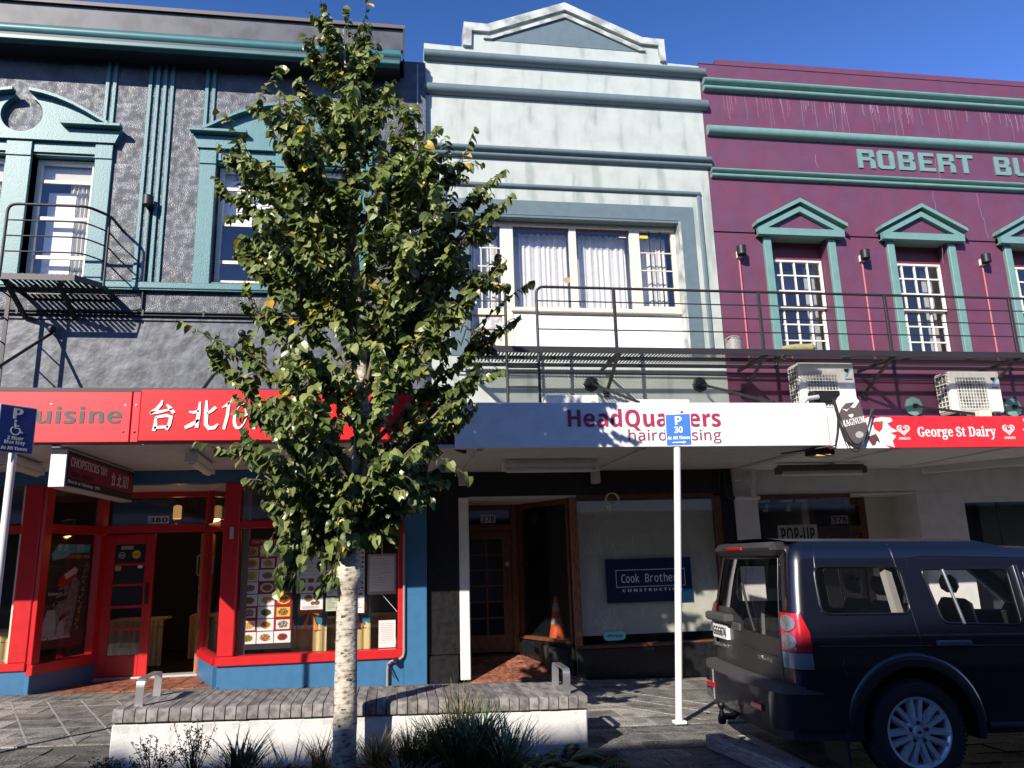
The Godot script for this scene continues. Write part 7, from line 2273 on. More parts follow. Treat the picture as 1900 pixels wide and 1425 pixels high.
	for q in [[0.4, 0.66, 1.0, "bumper", body_m], [0.66, 0.715, 0.995, "bumper_top", mat("step_plastic", L(0.06, 0.058, 0.056), 0.6)], [0.33, 0.4, 0.97, "bumper_skirt", plastic]]:
		b = Mb.new()
		b.t = Transform3D(Basis(Vector3(1, 0, 0), Vector3(0, 0, 1), Vector3(0, 1, 0)), Vector3())
		var pl := PackedVector2Array()
		for p in plan: pl.append(Vector2(-0.5 + (p.x + 0.5) * q[2] * (1.24 if q[1] > 0.5 else 1.16), p.y * q[2]))
		b.prism(pl, q[0], q[1])
		part_local(q[3], b, q[4], o)
	for s in [1.0, -1.0]:
		part_local("reflector", bxm(-1.105, -1.08, 0.5, 0.545, 0.55 * s - 0.11, 0.55 * s + 0.11, 0.004), mat("lens_red", L(0.5, 0.012, 0.02), 0.15), o)
	b = Mb.new()
	b.cbox(Vector3(-1.0, 0.36, -0.06), Vector3(-0.85, 0.47, 0.06), 0.01)
	b.tube(PackedVector3Array([Vector3(-0.98, 0.4, 0), Vector3(-1.06, 0.38, 0), Vector3(-1.1, 0.34, 0), Vector3(-1.2, 0.34, 0)]), 0.028, 10)
	b.lathe(PackedVector2Array([Vector2(0.02, -0.06), Vector2(0.034, -0.05), Vector2(0.034, 0.0), Vector2(0.02, 0.03), Vector2(0.016, 0.06), Vector2(0.028, 0.075), Vector2(0.032, 0.095), Vector2(0.025, 0.115), Vector2(0, 0.125)]), Vector3(-1.2, 0.34, 0), Vector3.UP, 16)
	part_local("tow_bar", b, M.black_iron, o)
	# cabin
	part_local("cabin_floor", bxm(-0.75, 2.6, 0.5, 0.6, -0.85, 0.85), plastic, o)
	part_local("underbody", bxm(-0.8, 3.5, 0.3, 0.5, -0.45, 0.45), plastic, o)
	part_local("cabin_lining", bxm(-0.7, 1.7, 1.7, 1.71, -0.72, 0.72), mat("headlining", L(0.45, 0.43, 0.38), 0.8), o)
	var seat_m := mat("seat_leather", L(0.035, 0.035, 0.036), 0.5)
	for q in [[-0.35, 0.45], [-0.35, -0.45], [0.5, 0.48], [0.5, 0.0], [0.5, -0.48], [1.45, 0.45], [1.45, -0.45]]:
		if q[0] < 0.0:
			continue
		var st := part_local("seat", bxm(q[0], q[0] + 0.5, 0.6, 0.82, q[1] - 0.22, q[1] + 0.22, 0.05), seat_m, o)
		b = Mb.new()
		b.t = Transform3D(Basis(Vector3(0, 0, 1), 0.2), Vector3(q[0] - 0.02, 0.75, 0))
		b.cbox(Vector3(-0.08, 0, q[1] - 0.22), Vector3(0.07, 0.55, q[1] + 0.22), 0.06)
		part_local("seat_back", b, seat_m, st)
		b = Mb.new()
		b.t = Transform3D(Basis(Vector3(0, 0, 1), 0.2), Vector3(q[0] - 0.02, 0.75, 0))
		b.cbox(Vector3(-0.05, 0.6, q[1] - 0.12), Vector3(0.05, 0.77, q[1] + 0.12), 0.05)
		part_local("headrest", b, seat_m, st)
	b = Mb.new()
	b.cbox(Vector3(-0.72, 0.6, -0.75), Vector3(0.2, 1.1, 0.75), 0.05)
	part_local("load_cover", b, plastic, o)
	b = Mb.new()
	b.cbox(Vector3(2.1, 0.6, -0.8), Vector3(2.6, 1.1, 0.8), 0.1)
	part_local("dashboard", b, plastic, o)
	for s in [1.0, -1.0]:
		b = Mb.new()
		b.bar(Vector3(0.0, 1.14, 0.86 * s), Vector3(-0.05, 1.66, 0.76 * s), 0.08, 0.05)
		part_local("pillar_lining", b, mat("headlining", L(0.45, 0.43, 0.38), 0.8), o)
	# wheels
	for wx in [0.0, 2.885]:
		for s in [1.0, -1.0]:
			wheel(o, Vector3(wx, 0.38, 0.835 * s), s)

func wheel(o: Node3D, c: Vector3, s: float) -> void:
	var ax := Vector3(0, 0, s)
	var b := Mb.new()
	b.lathe(PackedVector2Array([Vector2(0.24, -0.12), Vector2(0.33, -0.125), Vector2(0.365, -0.11), Vector2(0.38, -0.08), Vector2(0.382, 0.0), Vector2(0.38, 0.08), Vector2(0.366, 0.105), Vector2(0.34, 0.122), Vector2(0.29, 0.126), Vector2(0.255, 0.115), Vector2(0.25, 0.1)]), c, ax, 48)
	for k in 72:
		var a := TAU * k / 72
		var p := c + Vector3(cos(a), sin(a), 0) * 0.376
		b.bar(p + ax * 0.02, p + ax * 0.115 + Vector3(cos(a), sin(a), 0) * -0.012, 0.018, 0.018)
	var w := part_local("wheel", b, mat("tyre", L(0.014, 0.014, 0.015), 0.8), o)
	var al := mat("alloy", L(0.58, 0.585, 0.6), 0.32, {"metal": 0.35})
	b = Mb.new()
	b.lathe(PackedVector2Array([Vector2(0.256, 0.112), Vector2(0.252, 0.12), Vector2(0.24, 0.116), Vector2(0.228, 0.1), Vector2(0.22, 0.03), Vector2(0.21, -0.08)]), c, ax, 48)
	part_local("rim", b, al, w)
	for k in 7:
		var a := TAU * k / 7 + PI / 2
		b = Mb.new()
		for e in [-1.0, 1.0]:
			var d := Vector3(cos(a), sin(a), 0)
			var t = Vector3(-sin(a), cos(a), 0) * e
			b.bar(c + d * 0.07 + t * 0.02 + ax * 0.088, c + d * 0.236 + t * 0.04 + ax * 0.098, 0.03, 0.03)
			b.bar(c + d * 0.09 + t * 0.027 + ax * 0.06, c + d * 0.23 + t * 0.045 + ax * 0.07, 0.025, 0.05)
		part_local("spoke", b, al, w)
	b = Mb.new()
	b.lathe(PackedVector2Array([Vector2(0.095, 0.05), Vector2(0.098, 0.09), Vector2(0.085, 0.102), Vector2(0.06, 0.1), Vector2(0.055, 0.09), Vector2(0.045, 0.095), Vector2(0.036, 0.106), Vector2(0, 0.108)]), c, ax, 28)
	part_local("hub", b, al, w)
	for k in 5:
		var a := TAU * k / 5 + 0.3
		b = Mb.new()
		b.lathe(PackedVector2Array([Vector2(0.016, 0.0), Vector2(0.015, 0.012), Vector2(0.008, 0.018), Vector2(0, 0.018)]), c + Vector3(cos(a), sin(a), 0) * 0.068 + ax * 0.094, ax, 10)
		part_local("wheel_nut", b, M.print_black, w)
	b = Mb.new()
	b.disc(c + ax * 0.109, 0.018, ax, 16, 0.6)
	part_local("centre_badge", b, M.print_black, w)
	b = Mb.new()
	b.lathe(PackedVector2Array([Vector2(0, 0.02), Vector2(0.17, 0.02), Vector2(0.17, 0.0), Vector2(0.22, 0.0), Vector2(0.22, -0.05)]), c, ax, 32)
	part_local("brake_disc", b, mat("disc_dark", L(0.05, 0.05, 0.05), 0.5, {"metal": 0.6}), w)

# ---- tree ----------------------------------------------------------------------------------------------------------------------
const CROWN := [[6.80, -0.78, -0.24], [6.62, -0.85, -0.21], [6.38, -0.89, -0.18], [6.04, -0.95, -0.04], [5.81, -0.94, 0.05], [5.62, -1.2, 0.2], [5.52, -1.5, 0.33], [5.25, -1.62, 0.80], [5.04, -1.58, 0.93], [4.72, -1.5, 0.97], [4.40, -1.48, 0.97], [4.20, -1.3, 1.0], [3.94, -1.38, 1.12], [3.69, -1.4, 1.1], [3.44, -1.66, 1.04], [3.20, -1.46, 1.0], [2.96, -1.27, 0.77], [2.72, -1.28, 0.65], [2.49, -1.45, 0.64], [2.26, -1.3, 0.36], [2.03, -1.06, 0.3], [1.82, -1.0, 0.0], [1.60, -0.93, -0.3], [1.4, -0.87, -0.55]]
const TREE := Vector3(-0.38, 0.0, 4.55)

func crown_at(y: float) -> Vector2:
	if y >= CROWN[0][0]:
		return Vector2(CROWN[0][1], CROWN[0][2])
	for i in CROWN.size() - 1:
		if y >= CROWN[i + 1][0]:
			var f: float = (CROWN[i][0] - y) / (CROWN[i][0] - CROWN[i + 1][0])
			return Vector2(lerpf(CROWN[i][1], CROWN[i + 1][1], f), lerpf(CROWN[i][2], CROWN[i + 1][2], f))
	return Vector2(CROWN[-1][1], CROWN[-1][2])

func trunk_x(y: float) -> float:
	return curve_at([[-0.1, -0.375], [1.5, -0.37], [1.9, -0.355], [2.35, -0.3], [2.8, -0.265], [3.44, -0.29], [4.4, -0.36], [5.0, -0.42], [6.1, -0.47], [6.8, -0.52]], y)

func leaf_mesh(k: int) -> ArrayMesh:
	var b := Mb.new()
	var curl := [0.28, 0.45, 0.14][k] as float
	var fold := [0.3, 0.18, 0.42][k] as float
	var mid := []
	var lf := []
	var rt := []
	var ws := [0.0, 0.36, 0.44, 0.33, 0.13, 0.0]
	var ts := [0.0, 0.1, 0.36, 0.65, 0.88, 1.0]
	for i in 6:
		var t: float = ts[i]
		mid.append(Vector3(0, -curl * t * t, t))
		lf.append(Vector3(-ws[i], -curl * t * t + fold * ws[i] - 0.25 * ws[i] * ws[i] - 0.03 * sin(t * 17.0 + k), t - (0.07 if i == 1 else 0.0)))
		rt.append(Vector3(ws[i], -curl * t * t + fold * ws[i] - 0.2 * ws[i] * ws[i] + 0.03 * sin(t * 15.0 + k), t - (0.07 if i == 1 else 0.0)))
	for i in 5:
		for q in [[lf, -1.0], [rt, 1.0]]:
			var e: Array = q[0]
			var n := Vector3(-fold * q[1] * 1.2, 1.0, curl * ts[i] * 2.0).normalized()
			if ws[i] > 0.0:
				b.tri(mid[i], e[i], e[i + 1], n)
			if i < 5:
				b.tri(mid[i], e[i + 1], mid[i + 1], n)
	return b.done()

func tree() -> void:
	var r := RandomNumberGenerator.new()
	r.seed = 77
	var o := thing("street_tree", "slender street tree with glossy green and a few yellow leaves in the planter", "tree", Vector3(TREE.x, gy(TREE.x), TREE.z))
	var bark := mat("bark", L(0.58, 0.55, 0.51), 0.85, {"tex": "bark", "bump": "stone", "scale": Vector3(1.1, 3.2, 1.1), "bump_scale": 0.6})
	var bark_young := mat("bark_young", L(0.26, 0.22, 0.17), 0.8, {"tex": "bark", "scale": Vector3(2.0, 5.0, 2.0)})
	var rad := [[-0.1, 0.098], [0.3, 0.092], [1.0, 0.088], [1.38, 0.087], [1.44, 0.108], [1.5, 0.128], [1.56, 0.112], [1.63, 0.084], [1.86, 0.08], [2.1, 0.074], [2.6, 0.062], [3.3, 0.045], [4.2, 0.03], [5.2, 0.018], [6.3, 0.009], [6.65, 0.004]]
	var b := Mb.new()
	var ny := 120
	var seg := 20
	var tn := FastNoiseLite.new()
	tn.seed = 4
	tn.frequency = 1.2
	var P := []
	for i in ny + 1:
		var y := lerpf(-0.1, 6.65, pow(float(i) / ny, 1.15))
		var row := []
		for j in seg + 1:
			var a := TAU * j / seg
			var rr := curve_at(rad, y) * (1.0 + 0.12 * tn.get_noise_3d(cos(a) * 1.2, y * 3.0, sin(a) * 1.2))
			row.append(Vector3(trunk_x(y) + rr * cos(a), y, TREE.z + rr * sin(a)))
		P.append(row)
	for i in ny:
		for j in seg:
			var N := []
			for c in [[i, j], [i, j + 1], [i + 1, j + 1], [i + 1, j]]:
				var a = TAU * c[1] / seg
				var y: float = P[c[0]][0].y
				var sl := (curve_at(rad, y + 0.03) - curve_at(rad, y - 0.03)) / 0.06
				N.append(Vector3(cos(a), -sl, sin(a)).normalized())
			b.tri3(P[i][j], P[i][j + 1], P[i + 1][j + 1], N[0], N[1], N[2])
			b.tri3(P[i][j], P[i + 1][j + 1], P[i + 1][j], N[0], N[2], N[3])
	var trunk := part("trunk", b, bark, o)
	# the pruned stub with its dark hollow, and bark scars
	b = Mb.new()
	b.lathe(PackedVector2Array([Vector2(0.056, -0.03), Vector2(0.05, 0.045), Vector2(0.04, 0.052)]), Vector3(-0.395, 1.9, TREE.z + 0.05), Vector3(-0.25, 0.75, 0.55).normalized(), 14)
	part("pruned_stub", b, bark, trunk)
	b = Mb.new()
	b.disc(Vector3(-0.395, 1.9, TREE.z + 0.05) + Vector3(-0.25, 0.75, 0.55).normalized() * 0.044, 0.043, Vector3(-0.25, 0.75, 0.55).normalized(), 14)
	part("hollow", b, M.print_black, trunk)
	b = Mb.new()
	for q in [[0.92, 0.25], [0.5, 0.1], [0.25, -0.3], [1.7, -0.1], [0.72, -0.25], [1.2, 0.3], [0.38, 0.35]]:
		var a = PI / 2 + q[1]
		var c := Vector3(trunk_x(q[0]) + 0.084 * cos(a), q[0], TREE.z + 0.084 * sin(a))
		b.cbox(c - Vector3(0.022, 0.012, 0.012), c + Vector3(0.022, 0.012, 0.008), 0.008)
	part("bark_scar", b, mat("scar", L(0.09, 0.075, 0.065), 0.9), trunk)
	# branches and the places where leaves sit
	var seats := []   # [position, outward direction]
	var nb := 112
	var made := 0
	for i in nb:
		var f := float(i % 92) / 91.0
		var y1 := lerpf(1.5, 6.68, pow(f, 0.95)) + r.randf_range(-0.1, 0.1)
		if i >= 92:
			y1 = r.randf_range(4.0, 5.6)
		var e := crown_at(y1)
		var az := i * 2.39996 + r.randf_range(-0.4, 0.4)
		var cx := (e.x + e.y) / 2
		var a := (e.y - e.x) / 2
		var sh := r.randf_range(0.8, 1.0)
		var dp := clampf(a * 0.9, 0.18, 0.95)
		if y1 < 2.1:
			dp *= 0.45
		var end := Vector3(cx + a * cos(az) * sh, y1, TREE.z + dp * sin(az) * sh)
		var hd := Vector2(end.x - trunk_x(y1), end.z - TREE.z).length()
		var y0 := clampf(y1 - hd * r.randf_range(0.75, 1.15) - 0.08, 1.95, 6.6)
		var st := Vector3(trunk_x(y0), y0, TREE.z)
		var mid := st.lerp(end, 0.5) + Vector3(r.randf_range(-0.06, 0.06), 0.06 + (0.25 if y1 < y0 else 0.0), r.randf_range(-0.06, 0.06))
		var path := PackedVector3Array()
		for k in 8:
			var t := k / 7.0
			path.append(st.lerp(mid, t).lerp(mid.lerp(end, t), t))
		b = Mb.new()
		var r0 := clampf(curve_at(rad, y0) * 0.42, 0.006, 0.026)
		b.tube(path, r0, 6, 0.003)
		var tw := 6 + int(hd * 12.0)
		for k in tw:
			var t := 0.22 + 0.78 * (k + r.randf()) / tw
			var at := path[int(t * 6.99)].lerp(path[mini(int(t * 6.99) + 1, 7)], fposmod(t * 6.99, 1.0))
			var d := (end - st).normalized() * 0.7 + Vector3(r.randfn(0, 0.6), r.randfn(0.15, 0.4), r.randfn(0, 0.6))
			d = d.normalized()
			var ln := r.randf_range(0.14, 0.34) * (0.7 if y1 > 5.6 else 1.0)
			var tip := at + d * ln
			var lim := crown_at(tip.y)
			tip.x = clampf(tip.x, lim.x - 0.02, lim.y + 0.02)
			b.tube(PackedVector3Array([at, at.lerp(tip, 0.5) + Vector3(0, 0.02, 0), tip + Vector3(0, -0.02, 0)]), 0.004, 4, 0.0015)
			var nl := 6 + int(ln * 27.0)
			for m in nl:
				var u := (m + 0.5) / nl
				var side := 1.0 if m % 2 else -1.0
				var dd := d.cross(Vector3.UP).normalized() * side * 0.9 + d * 0.5 + Vector3(r.randfn(0, 0.3), r.randfn(-0.25, 0.3), r.randfn(0, 0.3))
				seats.append([at.lerp(tip, u) + Vector3(0, -0.01, 0), dd.normalized()])
		for m in int(hd * 9.0) + 2:
			var t := r.randf_range(0.3, 1.0)
			var at := path[int(t * 6.99)].lerp(path[mini(int(t * 6.99) + 1, 7)], fposmod(t * 6.99, 1.0))
			seats.append([at, Vector3(r.randfn(0, 1), r.randfn(-0.2, 0.5), r.randfn(0, 1)).normalized()])
		part("branch", b, bark_young, o)
	# a few long shoots that break the outline
	for q in [[[-0.6, 6.2], [-0.72, 6.84]], [[-0.45, 6.4], [-0.5, 6.78]], [[-0.4, 6.3], [-0.24, 6.78]], [[-1.2, 5.0], [-1.58, 5.62]], [[-1.1, 3.15], [-1.78, 3.62]], [[-1.0, 2.3], [-1.6, 2.62]], [[0.7, 3.6], [1.2, 4.02]], [[0.5, 4.9], [0.72, 5.55]], [[0.6, 4.75], [1.0, 5.12]], [[-0.75, 2.1], [-0.92, 1.42]], [[-0.7, 2.2], [-0.72, 1.5]], [[-0.6, 2.4], [-1.0, 1.75]], [[-0.1, 2.4], [0.3, 2.08]], [[0.0, 2.6], [0.62, 2.3]], [[-0.3, 2.4], [-0.3, 1.98]]]:
		var p0 := Vector3(q[0][0], q[0][1], TREE.z + r.randf_range(0.0, 0.25))
		var p1 := Vector3(q[1][0], q[1][1], TREE.z + r.randf_range(0.1, 0.4))
		b = Mb.new()
		b.tube(PackedVector3Array([p0, p0.lerp(p1, 0.5) + Vector3(0.02, 0.05, 0), p1]), 0.006, 5, 0.002)
		part("branch", b, bark_young, o)
		for m in 13:
			var t := 0.15 + 0.85 * m / 12.0
			seats.append([p0.lerp(p1, t) + Vector3(0.02, 0.05, 0) * 4.0 * t * (1.0 - t), ((p1 - p0).normalized() * 0.5 + Vector3(r.randfn(0, 0.6), -0.3, r.randfn(0.2, 0.6))).normalized()])
	# leaves
	var lm := [leaf_mesh(0), leaf_mesh(1), leaf_mesh(2)]
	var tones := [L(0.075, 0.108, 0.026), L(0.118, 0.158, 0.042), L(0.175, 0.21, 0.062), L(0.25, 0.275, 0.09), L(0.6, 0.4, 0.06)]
	var all := []
	for s in seats:
		var d: Vector3 = s[1]
		d = (d + Vector3(0, -0.75, 0.1)).normalized()
		var up := (Vector3(s[1].x * 0.5 - 0.15, 0.55, 0.45 + s[1].z * 0.4) + Vector3(r.randfn(0, 0.45), r.randfn(0, 0.35), r.randfn(0, 0.4))).normalized()
		var x := up.cross(d)
		if x.length() < 0.05:
			continue
		x = x.normalized()
		var y := d.cross(x).normalized()
		var sc := r.randf_range(0.056, 0.1) * (0.85 if s[0].y > 6.0 else 1.0)
		var tone := 0
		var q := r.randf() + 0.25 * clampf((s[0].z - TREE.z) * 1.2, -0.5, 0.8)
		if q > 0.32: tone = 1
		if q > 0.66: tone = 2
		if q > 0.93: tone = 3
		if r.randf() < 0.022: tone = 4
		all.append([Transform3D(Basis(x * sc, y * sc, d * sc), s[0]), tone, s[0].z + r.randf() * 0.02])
	all.sort_custom(func(p, q): return p[2] > q[2])
	var leaf_mats := []
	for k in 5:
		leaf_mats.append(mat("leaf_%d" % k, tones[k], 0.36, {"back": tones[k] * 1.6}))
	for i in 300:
		var li := MeshInstance3D.new()
		li.name = "leaf"
		li.mesh = lm[i % 3]
		li.material_override = leaf_mats[all[i][1]]
		o.add_child(li, true)
		li.transform = Transform3D(all[i][0].basis, all[i][0].origin - o.position)
	var lv := mat("leaf_mass", Color.WHITE, 0.36, {"vc": true, "back": L(0.3, 0.36, 0.1)})
	for k in 3:
		var mm := MultiMesh.new()
		mm.transform_format = MultiMesh.TRANSFORM_3D
		mm.use_colors = true
		mm.mesh = lm[k]
		var mine := []
		for i in range(300, all.size()):
			if i % 3 == k: mine.append(all[i])
		mm.instance_count = mine.size()
		for i in mine.size():
			mm.set_instance_transform(i, Transform3D(mine[i][0].basis, mine[i][0].origin - o.position))
			var c: Color = tones[mine[i][1]] * r.randf_range(0.7, 1.25)
			c.a = 1.0
			mm.set_instance_color(i, c)
		var mi := MultiMeshInstance3D.new()
		mi.name = "foliage"
		mi.multimesh = mm
		mi.material_override = lv
		o.add_child(mi, true)
		mi.set_meta("kind", "stuff")
	print("leaves ", all.size())

# ---- planting ------------------------------------------------------------------------------------------------------------------
func clump(x: float, z: float, n: int, h: float, spread: float, w: float, cols: Array, label: String, called := "grass_clump", droop := 0.5) -> void:
	var b := Mb.new()
	var o := Vector3(x, gy(x), z)
	for i in int(n * 1.6):
		var az := rng.randf() * TAU
		var ln := h * rng.randf_range(0.55, 1.15)
		var lean := spread * sqrt(rng.randf())
		var base := o + Vector3(rng.randfn(0, 0.035), 0, rng.randfn(0, 0.035))
		var dir := Vector3(cos(az), 0, sin(az))
		var sd := dir.cross(Vector3.UP)
		var c: Color = cols[rng.randi() % cols.size()]
		b.col = c
		var prev := []
		var dr := droop * rng.randf_range(0.4, 1.4)
		for k in 6:
			var t := k / 5.0
			var p := base + dir * (lean * t + dr * ln * 0.5 * t * t * t) + Vector3.UP * ln * (t * sqrt(maxf(0.1, 1.0 - lean * lean * 0.4)) - dr * 0.38 * t * t * t)
			var ww := w * 1.35 * (1.0 - pow(t, 2.2)) * (0.6 + 0.8 * t * (1 - t)) + 0.0006
			var row := [p - sd * ww, p + sd * ww + Vector3(0, 0.0, 0)]
			if prev.size():
				var nn := (Vector3.UP * 0.6 - dir * 0.5 + sd * 0.3).normalized()
				b.tri(prev[0], prev[1], row[1], nn)
				b.tri(prev[0], row[1], row[0], nn)
			prev = row
	single(called, b, mat("blade", Color.WHITE, 0.5, {"vc": true, "back": L(0.1, 0.12, 0.05)}), label, "plant", o)

func fern(x: float, z: float, n: int, ln: float, cols: Array, label: String) -> void:
	var b := Mb.new()
	var o := Vector3(x, gy(x), z)
	for i in n:
		var az := TAU * i / n + rng.randf_range(-0.4, 0.4)
		var dir := Vector3(cos(az), 0, sin(az))
		var sd := dir.cross(Vector3.UP)
		var l := ln * rng.randf_range(0.6, 1.1)
		var up := rng.randf_range(0.5, 1.0)
		b.col = cols[rng.randi() % cols.size()]
		var last := o
		for k in 15:
			var t := (k + 1) / 15.0
			var p := o + dir * l * t * 0.75 + Vector3.UP * l * (up * t - 0.62 * t * t)
			b.bar(last, p, 0.004, 0.004)
			last = p
			var pl := 0.24 * l * (1.0 - t) * (0.4 + t) * 1.6 + 0.008
			for s in [-1.0, 1.0]:
				var e = p + sd * s * pl + dir * pl * 0.35 - Vector3.UP * pl * 0.25
				b.tri(p - dir * 0.012, p + dir * 0.014, e, Vector3(0, 1, 0.2).normalized())
				b.tri(p + dir * 0.014, e, p + dir * 0.02 + sd * s * pl * 0.5, Vector3(0, 1, 0.2).normalized())
	single("fern", b, mat("blade", Color.WHITE, 0.5, {"vc": true, "back": L(0.1, 0.12, 0.05)}), label, "plant", o)

func planting() -> void:
	rng.seed = 99
	var green := [L(0.08, 0.14, 0.05), L(0.11, 0.165, 0.075), L(0.14, 0.19, 0.1), L(0.055, 0.095, 0.035)]
	var blue := [L(0.12, 0.16, 0.12), L(0.09, 0.125, 0.085), L(0.17, 0.21, 0.16), L(0.06, 0.09, 0.06)]
	var tan := [L(0.3, 0.23, 0.08), L(0.2, 0.17, 0.06), L(0.12, 0.125, 0.045), L(0.4, 0.31, 0.14)]
	clump(-1.13, 4.72, 70, 0.4, 0.3, 0.009, blue, "bluish green grass clump in front of the bench, left of the trunk", "flax_clump")
	clump(-0.9, 5.05, 46, 0.26, 0.2, 0.009, blue, "low bluish green grass clump close to the viewer, left of the trunk", "flax_clump")
	clump(-0.58, 4.5, 40, 0.36, 0.22, 0.004, tan, "thin tan sedge tuft right against the left side of the trunk", "sedge_tuft")
	clump(-0.12, 4.55, 90, 0.36, 0.24, 0.0045, tan, "tan and green sedge tuft right of the tree trunk", "sedge_tuft")
	clump(0.14, 4.62, 90, 0.42, 0.22, 0.0045, tan, "taller tan sedge tuft between the trunk and the large flax", "sedge_tuft")
	clump(0.36, 4.66, 110, 0.52, 0.22, 0.005, tan + green, "tall golden sedge tuft touching the left side of the large flax", "sedge_tuft")
	clump(0.5, 4.9, 90, 0.56, 0.34, 0.011, green, "large dark green flax clump in front of the bench", "flax_clump")
	clump(0.68, 4.7, 80, 0.58, 0.3, 0.01, green + blue, "large upright flax clump at the right of the planter", "flax_clump")
	clump(0.56, 4.42, 60, 0.66, 0.16, 0.004, tan, "tallest golden sedge tuft rising above the bench slats", "sedge_tuft", 0.25)
	clump(0.1, 5.2, 50, 0.26, 0.26, 0.008, blue, "low pale green flax clump at the picture's bottom edge", "flax_clump")
	clump(0.3, 4.5, 80, 0.4, 0.26, 0.006, green + tan, "mixed green grass tuft between the tan sedges and the flax", "sedge_tuft")
	clump(0.8, 4.98, 80, 0.44, 0.32, 0.01, green, "dark green flax clump close to the viewer at the right of the planter", "flax_clump")
	clump(0.95, 4.55, 26, 0.4, 0.24, 0.004, green, "sparse thin grass tuft against the bench right of the large flax", "sedge_tuft")
	for q in [[1.1, 4.75, "green fern in front of the right end of the bench, nearest the flax"], [1.38, 4.62, "green fern against the white bench at its right end"], [1.55, 4.85, "green fern at the right corner of the planter"], [1.25, 5.1, "low green fern at the bottom edge right of the flax"]]:
		fern(q[0], q[1], 16, 0.44, green, q[2])
	# dry shrub
	for q in [[-1.78, 4.62, 0.3, "brown dry shrub in front of the left part of the bench"], [-1.5, 4.55, 0.42, "taller brown dry shrub with curled leaves left of the bluish grass"], [-2.15, 4.5, 0.16, "low dark shrub at the left end of the bench"]]:
		var b := Mb.new()
		var f := Mb.new()
		var o := Vector3(q[0], gy(q[0]), q[1])
		for i in 22:
			var az := rng.randf() * TAU
			var tip := o + Vector3(cos(az) * rng.randf_range(0.03, 0.2), q[2] * rng.randf_range(0.5, 1.1), sin(az) * rng.randf_range(0.03, 0.15))
			var m := o.lerp(tip, 0.5) + Vector3(rng.randfn(0, 0.02), 0.02, rng.randfn(0, 0.02))
			b.tube(PackedVector3Array([o, m, tip]), 0.004, 4, 0.0015)
			for k in 13:
				var p := m.lerp(tip, rng.randf() * 1.05) + Vector3(rng.randfn(0, 0.012), rng.randfn(0, 0.012), rng.randfn(0, 0.012))
				var d := Vector3(rng.randfn(0, 1), rng.randfn(0.2, 0.8), rng.randfn(0, 1)).normalized() * rng.randf_range(0.015, 0.034)
				var s := d.cross(Vector3(0.3, 0.8, 0.4)).normalized() * 0.006
				f.tri(p - s, p + s, p + d, Vector3(0, 0.7, 0.7))
				f.tri(p - s, p + d, p + d * 0.6 + s * 1.4, Vector3(0, 0.7, 0.7))
		var sh := thing("dry_shrub", q[3], "shrub", o, "dry shrubs in the planter")
		part("stem", b, mat("dry_stem", L(0.06, 0.04, 0.028), 0.9), sh)
		part("foliage", f, mat("dry_foliage", L(0.075, 0.06, 0.042), 0.8), sh).set_meta("kind", "stuff")

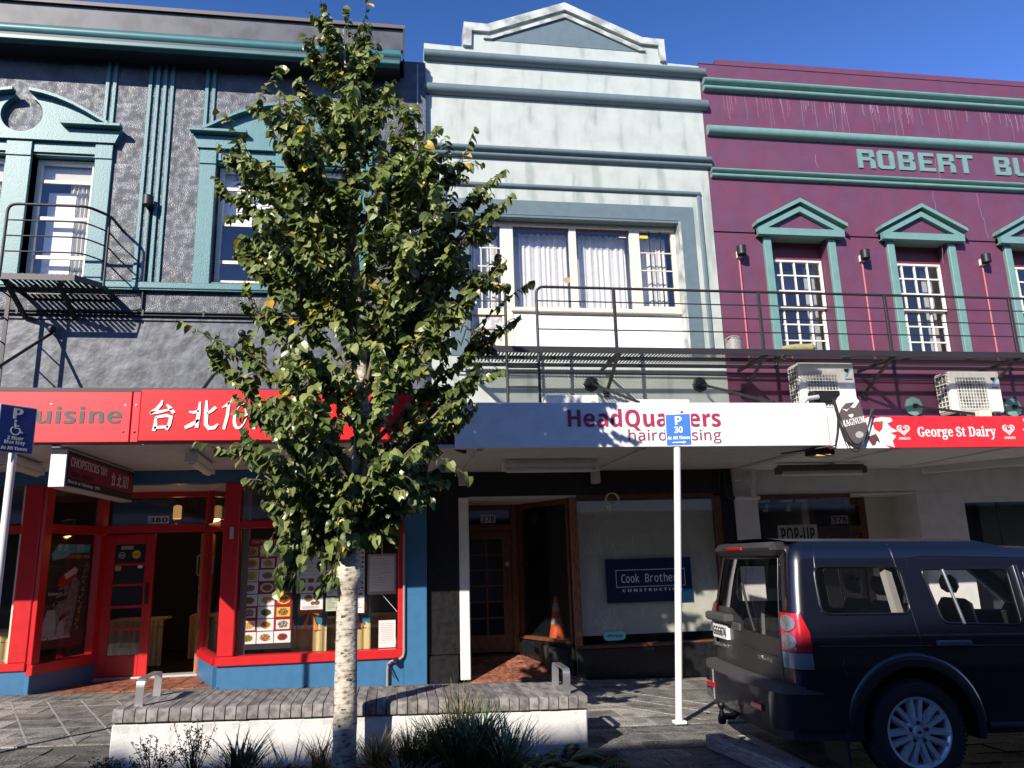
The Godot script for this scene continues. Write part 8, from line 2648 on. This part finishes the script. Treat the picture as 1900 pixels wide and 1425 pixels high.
func clutter() -> void:
	var r := RandomNumberGenerator.new()
	r.seed = 8
	var lm := leaf_mesh(1)
	var spots := [[2.35, 3.3, "fallen brown leaf on the pavers beside the white parking pole"], [1.9, -0.75, "fallen leaf on the sunlit terracotta tiles, nearer the door"], [1.5, -0.55, "fallen leaf on the terracotta ramp beside the white jamb"], [-3.1, -0.4, "small pale leaf on the restaurant entrance tiles"], [3.4, 2.7, "fallen brown leaf on the paving behind the car bumper"]]
	for s in spots:
		var y := gy(s[0]) + 0.012
		if s[1] < 0.0:
			y = 0.11 if s[0] < 0 else -0.03 + (0.05 - s[1]) * 0.155 + 0.01
		var o := MeshInstance3D.new()
		o.name = numbered("fallen_leaf")
		o.mesh = lm
		o.material_override = mat("fallen", L(0.24, 0.1, 0.035), 0.8)
		add_child(o)
		o.transform = Transform3D(Basis(Vector3.UP, r.randf() * TAU).scaled(Vector3.ONE * 0.07), Vector3(s[0], y, s[1]))
		tag(o, s[2], "leaf")
	var o := thing("alarm_box", "small white alarm box with two dark dots under the canopy beside the black pier", "alarm box", Vector3(0.3, 2.62, 0.13))
	part("case", bxm(0.2, 0.36, 2.54, 2.7, 0.12, 0.17, 0.02), M.white_paint, o)
	var b := Mb.new()
	for x in [0.25, 0.3]:
		b.disc(Vector3(x, 2.63, 0.172), 0.01, Vector3(0, 0, 1), 10)
	part("indicator", b, M.print_black, o)

func opposite() -> void:
	# the terrace across the street: it stands behind the viewer, shades the near half of the road and shows in the glass
	var specs := [[-34.0, -12.0, 9.75, L(0.2, 0.18, 0.15), "cream shop terrace across the street, behind the viewer to the left"], [-12.0, 4.0, 9.66, L(0.2, 0.195, 0.185), "grey shop terrace across the street, straight behind the viewer"], [4.0, 30.0, 9.68, L(0.17, 0.115, 0.09), "brick coloured shop terrace across the street, behind the viewer to the right"]]
	var k := 0
	for s in specs:
		var o := thing("terrace_across_street", s[4], "building", Vector3((s[0] + s[1]) / 2, 0, 18))
		var holes := []
		var n := int((s[1] - s[0]) / 2.6)
		for i in n:
			var x: float = s[0] + (s[1] - s[0]) * (i + 0.5) / n
			holes.append([x - 0.55, x + 0.55, 5.2, 7.4])
		var b := Mb.new()
		b.wall(s[0] + 0.01, s[1] - 0.01, -1.0, s[2], 18.0, 18.3, holes)
		var m := mat("terrace_%d" % k, s[3], 0.8)
		part("wall", b, m, o)
		part("body", bxm(s[0] + 0.01, s[1] - 0.01, -1.0, s[2] - 0.3, 18.4, 30.0), m, o)
		part("cornice", bxm(s[0], s[1], s[2] - 0.9, s[2] - 0.6, 17.75, 18.0), m, o)
		part("canopy", bxm(s[0], s[1], 3.1, 3.5, 15.2, 18.0), M.white_paint, o)
		for h in holes:
			part("window", bxm(h[0], h[1], h[2], h[3], 18.12, 18.14), M.glass_dark, o)
		k += 1
